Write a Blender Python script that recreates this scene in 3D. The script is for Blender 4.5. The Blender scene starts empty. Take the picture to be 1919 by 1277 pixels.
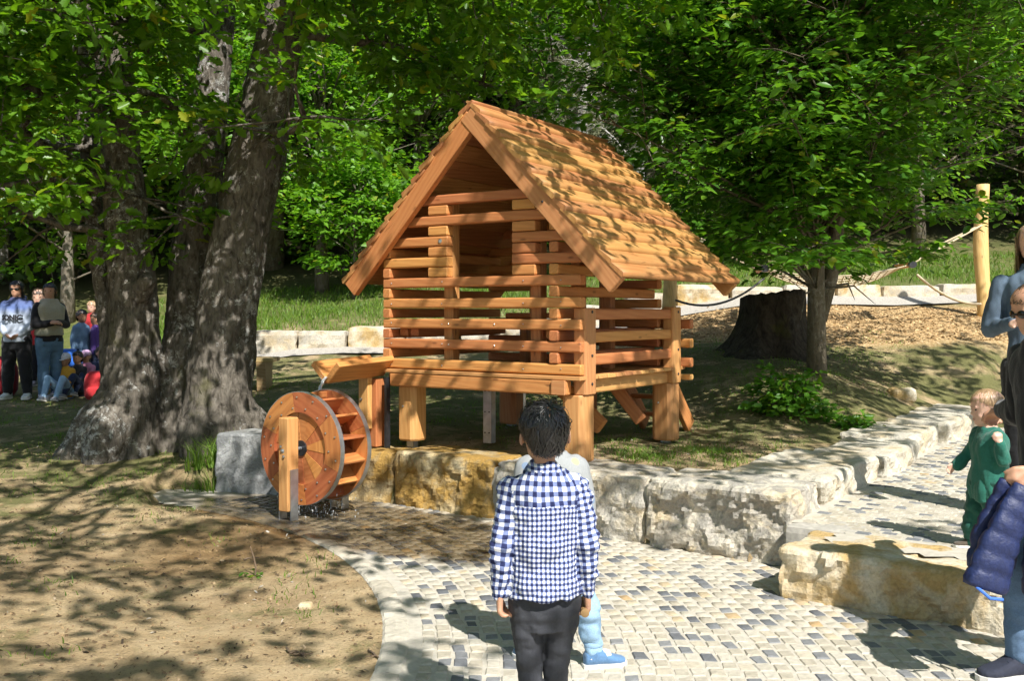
import bpy, bmesh, math, random
import numpy as np
from mathutils import Vector, Matrix, noise as mnoise

random.seed(7)
RNG = np.random.default_rng(7)
SC = bpy.context.scene
COL = SC.collection

# ------------------------------------------------------------------ camera, sky, sun, exposure
CAM_H = 1.62
cam_data = bpy.data.cameras.new('camera')
cam_data.lens = 35.0
cam_data.sensor_width = 36.0
cam_data.shift_y = -0.0279
cam_data.clip_end = 500.0
cam = bpy.data.objects.new('camera', cam_data)
COL.objects.link(cam)
cam.location = (0, 0, CAM_H)
cam.rotation_euler = (math.radians(90), 0, 0)
SC.camera = cam

SUN_EL = math.radians(48.0)
SUN_AZ = math.radians(27.0)          # behind the camera, to the right
SUN_DIR = Vector((math.sin(SUN_AZ) * math.cos(SUN_EL), -math.cos(SUN_AZ) * math.cos(SUN_EL), math.sin(SUN_EL)))
world = bpy.data.worlds.new('World')
SC.world = world
world.use_nodes = True
wn = world.node_tree
sky = wn.nodes.new('ShaderNodeTexSky')
sky.sky_type = 'NISHITA'
sky.sun_disc = False
sky.sun_elevation = SUN_EL
sky.sun_rotation = math.radians(180.0) - SUN_AZ
bg = wn.nodes['Background']
bg.inputs['Strength'].default_value = 0.085
wn.links.new(sky.outputs['Color'], bg.inputs['Color'])
sun_data = bpy.data.lights.new('sun', 'SUN')
sun_data.energy = 5.0
sun_data.angle = math.radians(0.53)
sun_data.color = (1.0, 0.965, 0.91)
sun = bpy.data.objects.new('sun', sun_data)
COL.objects.link(sun)
sun.rotation_euler = SUN_DIR.to_track_quat('Z', 'Y').to_euler()
SC.view_settings.view_transform = 'Standard'
SC.view_settings.look = 'None'
SC.view_settings.gamma = 1.0
SC.view_settings.use_curve_mapping = False
SC.view_settings.exposure = 0.72
SC.cycles.use_denoising = True
SC.cycles.max_bounces = 5
SC.cycles.diffuse_bounces = 3
SC.cycles.glossy_bounces = 3
SC.cycles.transmission_bounces = 5
SC.cycles.use_adaptive_sampling = True
SC.cycles.adaptive_threshold = 0.03
SC.cycles.transparent_max_bounces = 8
SC.cycles.caustics_reflective = False
SC.cycles.caustics_refractive = False

# ------------------------------------------------------------------ helpers
def link(name, me, mat=None, parent=None, loc=None, rot=None, mtx=None):
    o = bpy.data.objects.new(name, me)
    COL.objects.link(o)
    if mat is not None and me is not None and len(me.materials) == 0:
        for m in (mat if isinstance(mat, (list, tuple)) else [mat]):
            me.materials.append(m)
    if parent is not None:
        o.parent = parent
    if loc is not None:
        o.location = loc
    if rot is not None:
        o.rotation_euler = rot
    if mtx is not None:
        o.matrix_local = mtx
    return o

def tag(o, label=None, cat=None, group=None, kind=None):
    if label: o['label'] = label
    if cat: o['category'] = cat
    if group: o['group'] = group
    if kind: o['kind'] = kind
    return o

def empty(name, loc=(0, 0, 0), rz=0.0):
    o = bpy.data.objects.new(name, None)
    COL.objects.link(o)
    o.location = loc
    o.rotation_euler = (0, 0, rz)
    o.empty_display_size = 0.1
    return o

def mesh_py(name, verts, faces, smooth=False):
    me = bpy.data.meshes.new(name)
    me.from_pydata([tuple(v) for v in verts], [], [tuple(f) for f in faces])
    me.update()
    if smooth:
        me.polygons.foreach_set('use_smooth', [True] * len(me.polygons))
    return me

def mesh_np(name, verts, faces_flat, sizes, smooth=False):
    """fast mesh: verts (n,3), flat corner indices, face sizes"""
    me = bpy.data.meshes.new(name)
    verts = np.asarray(verts, dtype=np.float32)
    faces_flat = np.asarray(faces_flat, dtype=np.int32)
    sizes = np.asarray(sizes, dtype=np.int32)
    me.vertices.add(len(verts))
    me.vertices.foreach_set('co', verts.ravel())
    me.loops.add(len(faces_flat))
    me.loops.foreach_set('vertex_index', faces_flat)
    me.polygons.add(len(sizes))
    starts = np.concatenate(([0], np.cumsum(sizes)[:-1])).astype(np.int32)
    me.polygons.foreach_set('loop_start', starts)
    if smooth:
        me.polygons.foreach_set('use_smooth', np.ones(len(sizes), dtype=bool))
    me.update(calc_edges=True)
    return me

class MB:
    """collects shapes for ONE mesh"""
    def __init__(self):
        self.v = []; self.f = []
    def add(self, verts, faces, M=None):
        b = len(self.v)
        for p in verts:
            p = Vector(p)
            self.v.append(M @ p if M is not None else p)
        for f in faces:
            self.f.append(tuple(i + b for i in f))
        return self
    def box(self, c, s, M=None):
        x, y, z = s[0] / 2, s[1] / 2, s[2] / 2
        vs = [(c[0] + a * x, c[1] + b * y, c[2] + d * z) for a, b, d in
              ((-1,-1,-1),(1,-1,-1),(1,1,-1),(-1,1,-1),(-1,-1,1),(1,-1,1),(1,1,1),(-1,1,1))]
        return self.add(vs, [(0,3,2,1),(4,5,6,7),(0,1,5,4),(1,2,6,5),(2,3,7,6),(3,0,4,7)], M)
    def tube(self, pts, rad, n=8, cap=True):
        pts = [Vector(p) for p in pts]
        if not isinstance(rad, (list, tuple)): rad = [rad] * len(pts)
        rings = []
        up = None
        for i, p in enumerate(pts):
            a = pts[max(i - 1, 0)]; b = pts[min(i + 1, len(pts) - 1)]
            t = (b - a)
            if t.length < 1e-9: t = Vector((0, 0, 1))
            t.normalize()
            if up is None:
                up = Vector((1, 0, 0)) if abs(t.x) < 0.8 else Vector((0, 1, 0))
            s = t.cross(up)
            if s.length < 1e-6: s = t.orthogonal()
            s.normalize(); up = s.cross(t).normalized()
            rings.append([p + (s * math.cos(k * 2 * math.pi / n) + up * math.sin(k * 2 * math.pi / n)) * rad[i] for k in range(n)])
        b = len(self.v)
        for r in rings: self.v.extend(r)
        for i in range(len(rings) - 1):
            for k in range(n):
                k2 = (k + 1) % n
                self.f.append((b + i*n + k, b + i*n + k2, b + (i+1)*n + k2, b + (i+1)*n + k))
        if cap:
            self.f.append(tuple(b + k for k in reversed(range(n))))
            self.f.append(tuple(b + (len(rings)-1)*n + k for k in range(n)))
        return self
    def loft(self, rings, cap=True):
        n = len(rings[0]); b = len(self.v)
        for r in rings: self.v.extend(Vector(p) for p in r)
        for i in range(len(rings) - 1):
            for k in range(n):
                k2 = (k + 1) % n
                self.f.append((b + i*n + k, b + i*n + k2, b + (i+1)*n + k2, b + (i+1)*n + k))
        if cap:
            self.f.append(tuple(b + k for k in reversed(range(n))))
            self.f.append(tuple(b + (len(rings)-1)*n + k for k in range(n)))
        return self
    def ball(self, c, r, n=10, m=7, M=None):
        if not isinstance(r, (list, tuple)): r = (r, r, r)
        rings = []
        c = Vector(c)
        vs = [(0, 0, -r[2])]
        for i in range(1, m):
            a = -math.pi / 2 + math.pi * i / m
            for k in range(n):
                t = 2 * math.pi * k / n
                vs.append((r[0]*math.cos(a)*math.cos(t), r[1]*math.cos(a)*math.sin(t), r[2]*math.sin(a)))
        vs.append((0, 0, r[2]))
        fs = []
        for k in range(n): fs.append((0, 1 + (k+1) % n, 1 + k))
        for i in range(m - 2):
            for k in range(n):
                k2 = (k+1) % n
                fs.append((1+i*n+k, 1+i*n+k2, 1+(i+1)*n+k2, 1+(i+1)*n+k))
        top = len(vs) - 1
        for k in range(n): fs.append((1+(m-2)*n+k, 1+(m-2)*n+(k+1) % n, top))
        vs = [(M @ Vector(p) if M is not None else Vector(p)) + c for p in vs]
        return self.add(vs, fs)
    def mesh(self, name, smooth=False):
        return mesh_py(name, self.v, self.f, smooth)
    def build(self, name, mat, parent=None, smooth=False, **k):
        return link(name, self.mesh(name, smooth), mat, parent, **k)

def beam_mesh(name, L, w, h, ch=0.012, endch=0.008, bend=0.0, seed=0):
    """timber with rounded long edges, length along local x, centred"""
    rnd = random.Random(seed)
    sec = []
    def ring(w, h, ch):
        out = []
        for cx, cy, a0 in ((w/2-ch, h/2-ch, 0), (-w/2+ch, h/2-ch, 90), (-w/2+ch, -h/2+ch, 180), (w/2-ch, -h/2+ch, 270)):
            for q in (0, 45, 90):
                a = math.radians(a0 + q)
                out.append((cx + ch*math.cos(a), cy + ch*math.sin(a)))
        return out
    nseg = max(2, int(L / 0.25))
    xs = [-L/2] + [-L/2 + endch + (L - 2*endch) * i / nseg for i in range(nseg + 1)] + [L/2]
    rings = []
    b1, b2 = rnd.uniform(-1, 1) * bend, rnd.uniform(-1, 1) * bend
    for i, x in enumerate(xs):
        e = endch if i in (0, len(xs) - 1) else 0
        k = 1 - (2*x/L)**2
        jw = rnd.uniform(-1, 1) * 0.0015; jh = rnd.uniform(-1, 1) * 0.0015
        rings.append([(x, p[0] + b1*k, p[1] + b2*k) for p in ring(w - 2*e + jw, h - 2*e + jh, max(ch - e*0.3, 0.002))])
    m = MB().loft(rings)
    return m.mesh(name, False)

def frame_mtx(origin, xdir, zdir=(0, 0, 1)):
    x = Vector(xdir).normalized(); z = Vector(zdir)
    y = z.cross(x).normalized(); z = x.cross(y).normalized()
    M = Matrix((x, y, z)).transposed().to_4x4()
    M.translation = Vector(origin)
    return M

def vnoise(co, scale, seed=0.0):
    return mnoise.noise(Vector((co[0]*scale + seed, co[1]*scale - seed*0.7, co[2]*scale + seed*1.3)))

def fbm(co, scale, octv=4, seed=0.0, gain=0.5):
    s = 0; a = 1
    for i in range(octv):
        s += a * vnoise(co, scale, seed + i*7.1)
        a *= gain; scale *= 2.03
    return s

def rot_from(nx, ny, nz, spin):
    pass

# ------------------------------------------------------------------ materials
MATS = {}
def mat(name):
    m = bpy.data.materials.new(name)
    m.use_nodes = True
    nt = m.node_tree
    b = nt.nodes['Principled BSDF']
    MATS[name] = m
    return m, nt, b

def N(nt, t, **kw):
    n = nt.nodes.new(t)
    for k, v in kw.items():
        if hasattr(n, k): setattr(n, k, v)
        else: n.inputs[k].default_value = v
    return n

def ramp(nt, fac, stops):
    r = nt.nodes.new('ShaderNodeValToRGB')
    e = r.color_ramp.elements
    while len(e) < len(stops): e.new(0.5)
    for i, (p, c) in enumerate(stops):
        e[i].position = p
        e[i].color = (c[0], c[1], c[2], 1) if isinstance(c, (tuple, list)) else (c, c, c, 1)
    if fac is not None: nt.links.new(fac, r.inputs['Fac'])
    return r

def mixc(nt, fac, a, b, mode='MIX'):
    m = nt.nodes.new('ShaderNodeMix'); m.data_type = 'RGBA'; m.blend_type = mode
    def put(sock, v):
        if isinstance(v, (int, float)): sock.default_value = v
        elif isinstance(v, (tuple, list)): sock.default_value = (v[0], v[1], v[2], 1)
        else: nt.links.new(v, sock)
    put(m.inputs[0], fac); put(m.inputs[6], a); put(m.inputs[7], b)
    return m.outputs[2]

def math_n(nt, op, a, b=None, c=None, clamp=False):
    m = nt.nodes.new('ShaderNodeMath'); m.operation = op; m.use_clamp = clamp
    for i, v in enumerate((a, b, c)):
        if v is None: continue
        if isinstance(v, (int, float)): m.inputs[i].default_value = v
        else: nt.links.new(v, m.inputs[i])
    return m.outputs[0]

def coords(nt, kind='Object', scale=(1, 1, 1), rand=False):
    tc = nt.nodes.new('ShaderNodeTexCoord')
    mp = nt.nodes.new('ShaderNodeMapping')
    mp.inputs['Scale'].default_value = scale
    nt.links.new(tc.outputs[kind], mp.inputs['Vector'])
    if rand:
        oi = nt.nodes.new('ShaderNodeObjectInfo')
        ml = nt.nodes.new('ShaderNodeVectorMath'); ml.operation = 'SCALE'
        cb = nt.nodes.new('ShaderNodeCombineXYZ')
        for i in range(3): nt.links.new(oi.outputs['Random'], cb.inputs[i])
        nt.links.new(cb.outputs[0], ml.inputs[0]); ml.inputs['Scale'].default_value = 37.0
        nt.links.new(ml.outputs[0], mp.inputs['Location'])
    return mp.outputs['Vector']

def noise_n(nt, vec, scale, detail=4, rough=0.55, dist=0.0, out='Fac'):
    n = nt.nodes.new('ShaderNodeTexNoise')
    n.inputs['Scale'].default_value = scale; n.inputs['Detail'].default_value = detail
    n.inputs['Roughness'].default_value = rough; n.inputs['Distortion'].default_value = dist
    nt.links.new(vec, n.inputs['Vector'])
    return n.outputs[out]

def bump(nt, b, h, strength=0.3, dist=0.01, prev=None):
    bp = nt.nodes.new('ShaderNodeBump')
    bp.inputs['Strength'].default_value = strength; bp.inputs['Distance'].default_value = dist
    nt.links.new(h, bp.inputs['Height'])
    if prev is not None: nt.links.new(prev, bp.inputs['Normal'])
    nt.links.new(bp.outputs[0], b.inputs['Normal'])
    return bp.outputs[0]

def plain(name, col, rough=0.6, metal=0.0, var=0.12, nscale=30, bstr=0.0, spec=0.5, sheen=0.0):
    m, nt, b = mat(name)
    v = coords(nt, 'Object')
    n = noise_n(nt, v, nscale, 4)
    lo = [c * (1 - var) for c in col]; hi = [min(1, c * (1 + var)) for c in col]
    r = ramp(nt, n, [(0.3, lo), (0.7, hi)])
    nt.links.new(r.outputs[0], b.inputs['Base Color'])
    b.inputs['Roughness'].default_value = rough
    b.inputs['Metallic'].default_value = metal
    b.inputs['Specular IOR Level'].default_value = spec
    if sheen: b.inputs['Sheen Weight'].default_value = sheen
    if bstr: bump(nt, b, n, bstr, 0.01)
    return m

def wood(name, c_light, c_dark, rough=0.55, wear=0.0, ring=9.0):
    m, nt, b = mat(name)
    v = coords(nt, 'Object', rand=True)
    # growth rings: distance from a wandering pith line along x
    sx = nt.nodes.new('ShaderNodeSeparateXYZ'); nt.links.new(v, sx.inputs[0])
    warp = coords(nt, 'Object', (1.1, 5, 5), rand=True)
    w1 = noise_n(nt, warp, 1.3, 3, 0.5)
    grain_v = coords(nt, 'Object', (1.2, 26, 26), rand=True)
    g = noise_n(nt, grain_v, 2.2, 5, 0.6, 0.3)
    wv = nt.nodes.new('ShaderNodeTexWave'); wv.wave_type = 'BANDS'; wv.bands_direction = 'DIAGONAL'
    wv.inputs['Scale'].default_value = ring; wv.inputs['Distortion'].default_value = 7.0
    wv.inputs['Detail'].default_value = 2.0; wv.inputs['Detail Scale'].default_value = 0.9
    wvv = coords(nt, 'Object', (0.16, 1.6, 1.6), rand=True)
    nt.links.new(wvv, wv.inputs['Vector'])
    fac = math_n(nt, 'ADD', math_n(nt, 'MULTIPLY', wv.outputs['Fac'], 0.30), math_n(nt, 'MULTIPLY', g, 0.75))
    r = ramp(nt, fac, [(0.25, c_light), (0.85, c_dark)])
    # knots
    kv = coords(nt, 'Object', (2.6, 7.5, 7.5), rand=True)
    vo = nt.nodes.new('ShaderNodeTexVoronoi'); vo.inputs['Scale'].default_value = 1.15
    nt.links.new(kv, vo.inputs['Vector'])
    kn = ramp(nt, vo.outputs['Distance'], [(0.05, 1.0), (0.115, 0.0)])
    c2 = mixc(nt, math_n(nt, 'MULTIPLY', kn.outputs[0], 0.7), r.outputs[0], [c * 0.35 for c in c_dark])
    oi = nt.nodes.new('ShaderNodeObjectInfo')
    hs = nt.nodes.new('ShaderNodeHueSaturation')
    nt.links.new(math_n(nt, 'MULTIPLY_ADD', oi.outputs['Random'], 0.024, 0.488), hs.inputs['Hue'])
    nt.links.new(math_n(nt, 'MULTIPLY_ADD', oi.outputs['Random'], 0.32, 0.83), hs.inputs['Value'])
    hs.inputs['Saturation'].default_value = 0.97
    nt.links.new(c2, hs.inputs['Color'])
    out = hs.outputs['Color']
    # drying cracks along the grain
    ck = noise_n(nt, coords(nt, 'Object', (0.9, 34, 34), rand=True), 1.0, 2, 0.4)
    cr = ramp(nt, ck, [(0.487, 0.0), (0.5, 1.0), (0.513, 0.0)]).outputs[0]
    cm = ramp(nt, noise_n(nt, coords(nt, 'Object', (1.6, 5, 5), rand=True), 1.0, 2), [(0.52, 0.0), (0.60, 1.0)]).outputs[0]
    out = mixc(nt, math_n(nt, 'MULTIPLY', math_n(nt, 'MULTIPLY', cr, cm), 0.6), out, [c * 0.3 for c in c_dark])
    if wear:
        big = noise_n(nt, coords(nt, 'Object', (1.5, 4, 4), rand=True), 2.0, 4)
        wr = ramp(nt, big, [(0.45, 0.0), (0.7, 1.0)])
        out = mixc(nt, math_n(nt, 'MULTIPLY', wr.outputs[0], wear), out, (0.30, 0.22, 0.09))
    nt.links.new(out, b.inputs['Base Color'])
    b.inputs['Roughness'].default_value = rough
    b.inputs['Specular IOR Level'].default_value = 0.35
    bump(nt, b, math_n(nt, 'ADD', g, math_n(nt, 'MULTIPLY', wv.outputs['Fac'], 0.4)), 0.25, 0.003)
    return m

M_LOG = wood('larch_log', (0.56, 0.235, 0.070), (0.46, 0.165, 0.042))
M_POST = wood('larch_post', (0.58, 0.29, 0.100), (0.48, 0.205, 0.062))
M_SLAB = wood('roof_slab_wood', (0.45, 0.205, 0.062), (0.34, 0.138, 0.038), wear=0.32, ring=5)
M_LINING = wood('roof_lining_wood', (0.52, 0.24, 0.08), (0.36, 0.14, 0.04))
M_WHEEL = wood('wet_wheel_wood', (0.52, 0.190, 0.055), (0.36, 0.105, 0.028), rough=0.3, ring=7)
M_TROUGH = wood('wet_trough_wood', (0.54, 0.215, 0.065), (0.40, 0.135, 0.036), rough=0.35)
M_ROBIN = wood('peeled_pole_wood', (0.66, 0.42, 0.18), (0.50, 0.28, 0.10))
M_OLDWOOD = wood('weathered_bench_wood', (0.45, 0.33, 0.16), (0.30, 0.19, 0.08))
M_GALV = plain('galvanised_steel', (0.50, 0.53, 0.56), 0.38, 0.9, 0.2, 14)
M_BOLT = plain('bolt_steel', (0.62, 0.62, 0.62), 0.3, 1.0, 0.05, 60)
M_BLACKSTEEL = plain('dark_steel', (0.05, 0.052, 0.058), 0.4, 0.6, 0.2, 20)

def stone(name, base, ochre, grey, ochre_amt=0.5, grey_amt=0.5, bs=0.7):
    m, nt, b = mat(name)
    v = coords(nt, 'Object', rand=True)
    n1 = noise_n(nt, v, 2.6, 6, 0.6, 0.4)
    n2 = noise_n(nt, v, 6.0, 6, 0.65, 0.8)
    n3 = noise_n(nt, v, 55, 4, 0.6)
    r1 = ramp(nt, n1, [(0.5 - 0.25*ochre_amt + 0.06, 0.0), (0.5 - 0.25*ochre_amt + 0.22, 1.0)])
    c = mixc(nt, math_n(nt, 'MULTIPLY', r1.outputs[0], min(1, ochre_amt*1.4)), base, ochre)
    r2 = ramp(nt, n2, [(0.62 - 0.28*grey_amt, 0.0), (0.62 - 0.28*grey_amt + 0.10, 1.0)])
    c = mixc(nt, math_n(nt, 'MULTIPLY', r2.outputs[0], grey_amt), c, grey)
    sp = ramp(nt, n3, [(0.3, 0.70), (0.6, 1.08)])
    c = mixc(nt, 0.8, c, sp.outputs[0], 'MULTIPLY')
    nt.links.new(c, b.inputs['Base Color'])
    b.inputs['Roughness'].default_value = 0.85
    b.inputs['Specular IOR Level'].default_value = 0.25
    h = math_n(nt, 'ADD', n2, math_n(nt, 'MULTIPLY', n3, 0.45))
    bump(nt, b, h, bs, 0.03)
    return m
M_STONE_LIGHT = stone('pale_limestone', (0.52, 0.475, 0.385), (0.46, 0.34, 0.17), (0.31, 0.30, 0.275), 0.4, 0.42)
M_STONE_GREY = stone('grey_split_limestone', (0.54, 0.49, 0.40), (0.46, 0.34, 0.17), (0.25, 0.24, 0.22), 0.4, 0.68)
M_STONE_OCHRE = stone('ochre_sandstone', (0.50, 0.42, 0.26), (0.36, 0.22, 0.06), (0.22, 0.19, 0.13), 0.85, 0.45)
M_STONE_BLUE = stone('blue_grey_stone', (0.21, 0.215, 0.215), (0.24, 0.22, 0.18), (0.46, 0.46, 0.45), 0.3, 0.5, 0.45)
M_MORTAR = plain('mortar', (0.38, 0.355, 0.31), 0.95, 0, 0.2, 25, 0.4)
# ------------------------------------------------------------------ layout frame of the playhouse
O2 = Vector((0.517, 7.60)); U2 = Vector((-0.825, 0.565)).normalized(); V2 = Vector((U2.y, -U2.x))
def HP(s, v, z):
    p = O2 + U2 * s + V2 * v
    return Vector((p.x, p.y, z))
def PX(x, y, Y):
    """world point seen at photo pixel (x, y) at depth Y"""
    return Vector(((x - 959.5) / 1866 * Y, Y, CAM_H + (585 - y) / 1866 * Y))

# ------------------------------------------------------------------ terrain height
CTRL = [(-0.9,2,0),(-0.7,3.5,0),(-0.9,5.2,0),(-1.4,6.4,0.0),(-2.2,7.4,.01),(-3.2,8.2,.04),(-4,4,.0),(-8,4,.05),(-3,6,.02),(-5,7,.08),(-8,8,.1),
 (-3.4,9.3,.14),(-4.3,10,.2),(-2.6,10.4,.35),(-1.9,9.6,.42),(-7,14,.38),(-5.5,14,.40),(-9,14,.38),(-13,12,.3),(-5.2,16,.68),(-9,18,.7),(-14,20,.8),
 (.6,8.0,.43),(1.6,9.2,.43),(-.9,8.8,.43),(.3,10,.48),(0,12,.62),(2,11,.6),(3.0,9.3,.42),(2.2,8.2,.44),(4.4,11.0,.46),(5.4,12.3,.48),(2.9,10.3,.62),(3.5,11.5,.93),(3.6,13.3,1.1),
 (5.2,13.2,.85),(6.4,14,1.15),(6.6,17,1.6),(3.5,17,1.6),(10,16,1.5),(2.9,17.6,1.68),(1.1,17.2,1.25),(-.8,16.9,1.08),(-2.2,16.6,.98),(-4.3,16.3,.90),(-1.5,14,.8),
 (-4.3,17.6,1.25),(-2.2,17.8,1.35),(0,18.3,1.65),(3,19,2.15),(6,19.2,2.2),(9,19.2,2.2),(13,19,2.2),
 (-5,22,2.0),(-1,22,2.2),(3,22,2.7),(8,22,2.7),(-11,22,1.4),(-18,24,1.6),(16,22,2.7),
 (-20,32,6.0),(-8,32,6.2),(0,32,6.6),(8,32,6.9),(20,32,7.0),(-30,60,22),(0,60,23),(30,60,23),(-50,100,42),(0,100,42),(50,100,42),
 (-20,0,0),(20,-3,0),(-20,-10,0),(0,-10,0),(20,-20,0),(-40,10,.5),(40,10,1.0),(40,30,6),(-40,32,6),(3,2,-.0),(8,4,.2),(8,9,.3),(12,9,.35)]
CTRL = np.array(CTRL, dtype=float)
def _tp(d2):
    return np.where(d2 > 1e-12, 0.5 * d2 * np.log(np.maximum(d2, 1e-12)), 0.0)
_n = len(CTRL)
_d2 = ((CTRL[:, None, :2] - CTRL[None, :, :2]) ** 2).sum(-1)
_A = np.zeros((_n + 3, _n + 3)); _A[:_n, :_n] = _tp(_d2) + np.eye(_n) * 0.02
_A[:_n, _n] = 1; _A[:_n, _n+1:] = CTRL[:, :2]; _A[_n, :_n] = 1; _A[_n+1:, :_n] = CTRL[:, :2].T
_W = np.linalg.solve(_A, np.concatenate([CTRL[:, 2], [0, 0, 0]]))
def terrain_raw(P):
    P = np.atleast_2d(np.asarray(P, dtype=float))
    out = np.zeros(len(P))
    for i in range(0, len(P), 20000):
        q = P[i:i+20000]
        d2 = ((q[:, None, :] - CTRL[None, :, :2]) ** 2).sum(-1)
        out[i:i+20000] = _tp(d2) @ _W[:_n] + _W[_n] + q @ _W[_n+1:]
    return out
CURB_C = Vector((-4.98, 4.5)); CURB_R = 4.37
WALLX = np.array([-2.70, -1.88, -1.01, -.145, .925, 1.77]); WALLY = np.array([8.98, 8.74, 8.40, 7.76, 6.93, 6.26])
CORNER = Vector((1.77, 6.26))
PATH_Z = 0.29
def cs(P):
    """(s, v) of points relative to the wall corner, along U and V"""
    P = np.atleast_2d(np.asarray(P, dtype=float))
    d = P - np.array([CORNER.x, CORNER.y])
    return d @ np.array([U2.x, U2.y]), d @ np.array([V2.x, V2.y])
def plaza_mask(P, grow=0.0):
    P = np.atleast_2d(np.asarray(P, dtype=float))
    X, Y = P[:, 0], P[:, 1]
    s, v = cs(P)
    r = np.hypot(X - CURB_C.x, Y - CURB_C.y)
    inc = (r > CURB_R + 0.06 - grow) | (Y < 2.0) & (X > -1.2)
    wy = np.interp(X, WALLX, WALLY)
    front = np.where(X < CORNER.x, Y < wy + 0.12 + grow, v < -0.25 + grow)
    return inc & front & (X > -3.2) & (X < 14) & (Y > -6)
def path_mask(P, grow=0.0):
    s, v = cs(P)
    return (s < 0.10 + grow) & ((v > 0.05) | ((s < -0.32) & (v > -0.40 - grow))) & (s > -2.6 - grow) & (v < 10)
def terrain(P):
    P = np.atleast_2d(np.asarray(P, dtype=float))
    z = terrain_raw(P)
    for i, (sc_, a) in enumerate(((0.9, .02), (2.7, .008))):
        z += a * np.sin(P[:, 0] * sc_ * 2.1 + 1.3 * np.sin(P[:, 1] * sc_)) * np.cos(P[:, 1] * sc_ * 1.7 + i)
    rk = np.hypot(P[:, 0] - CURB_C.x, P[:, 1] - CURB_C.y)
    kz = (rk > CURB_R - 0.6) & (rk < CURB_R + 0.3) & (P[:, 0] > -3.0) & (P[:, 1] < 8.6)
    z = np.where(kz, np.minimum(z, 0.001 + np.maximum(0, CURB_R - 0.10 - rk) * 0.22), z)
    pl = plaza_mask(P, -0.02); pa = path_mask(P, 0.02)
    z = np.where(pl, -0.07, z)
    s, v = cs(P)
    zp = PATH_Z - 0.07 + np.maximum(0, v - 6.2) * 0.24
    z = np.where(pa & ~pl, zp, z)
    near = (v > 6.6) & (v < 12) & (s > 0.0) & (s < 2.5)
    z = np.where(near, np.minimum(z, zp + np.maximum(0, s) * 0.55), z)
    near = (v > 0.0) & (v < 12) & (s < -2.5)
    z = np.where(near, np.minimum(z, zp + np.maximum(0, -2.5 - s) * 0.5), z)
    return z
def tz(x, y):
    return float(terrain([(x, y)])[0])

# ------------------------------------------------------------------ ground materials
def wet_mask(nt):
    g = nt.nodes.new('ShaderNodeNewGeometry')
    mp = nt.nodes.new('ShaderNodeMapping'); mp.vector_type = 'POINT'
    mp.inputs['Scale'].default_value = (1/2.05, 1/0.72, 0.0)
    mp.inputs['Location'].default_value = (-5.75/2.05, -5.22/0.72, 0)
    rt = nt.nodes.new('ShaderNodeMapping'); rt.inputs['Rotation'].default_value = (0, 0, -math.atan2(0.62, -0.78))
    nt.links.new(g.outputs['Position'], rt.inputs['Vector'])
    sy = nt.nodes.new('ShaderNodeVectorMath'); sy.operation = 'MULTIPLY'; sy.inputs[1].default_value = (1, -1, 1)
    nt.links.new(rt.outputs[0], sy.inputs[0])
    nt.links.new(sy.outputs[0], mp.inputs['Vector'])
    ln = nt.nodes.new('ShaderNodeVectorMath'); ln.operation = 'LENGTH'
    nt.links.new(mp.outputs[0], ln.inputs[0])
    n = noise_n(nt, g.outputs['Position'], 2.2, 4)
    d = math_n(nt, 'ADD', ln.outputs['Value'], math_n(nt, 'MULTIPLY_ADD', n, 0.7, -0.35))
    return ramp(nt, d, [(0.80, 1.0), (1.02, 0.0)]).outputs[0]

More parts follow.
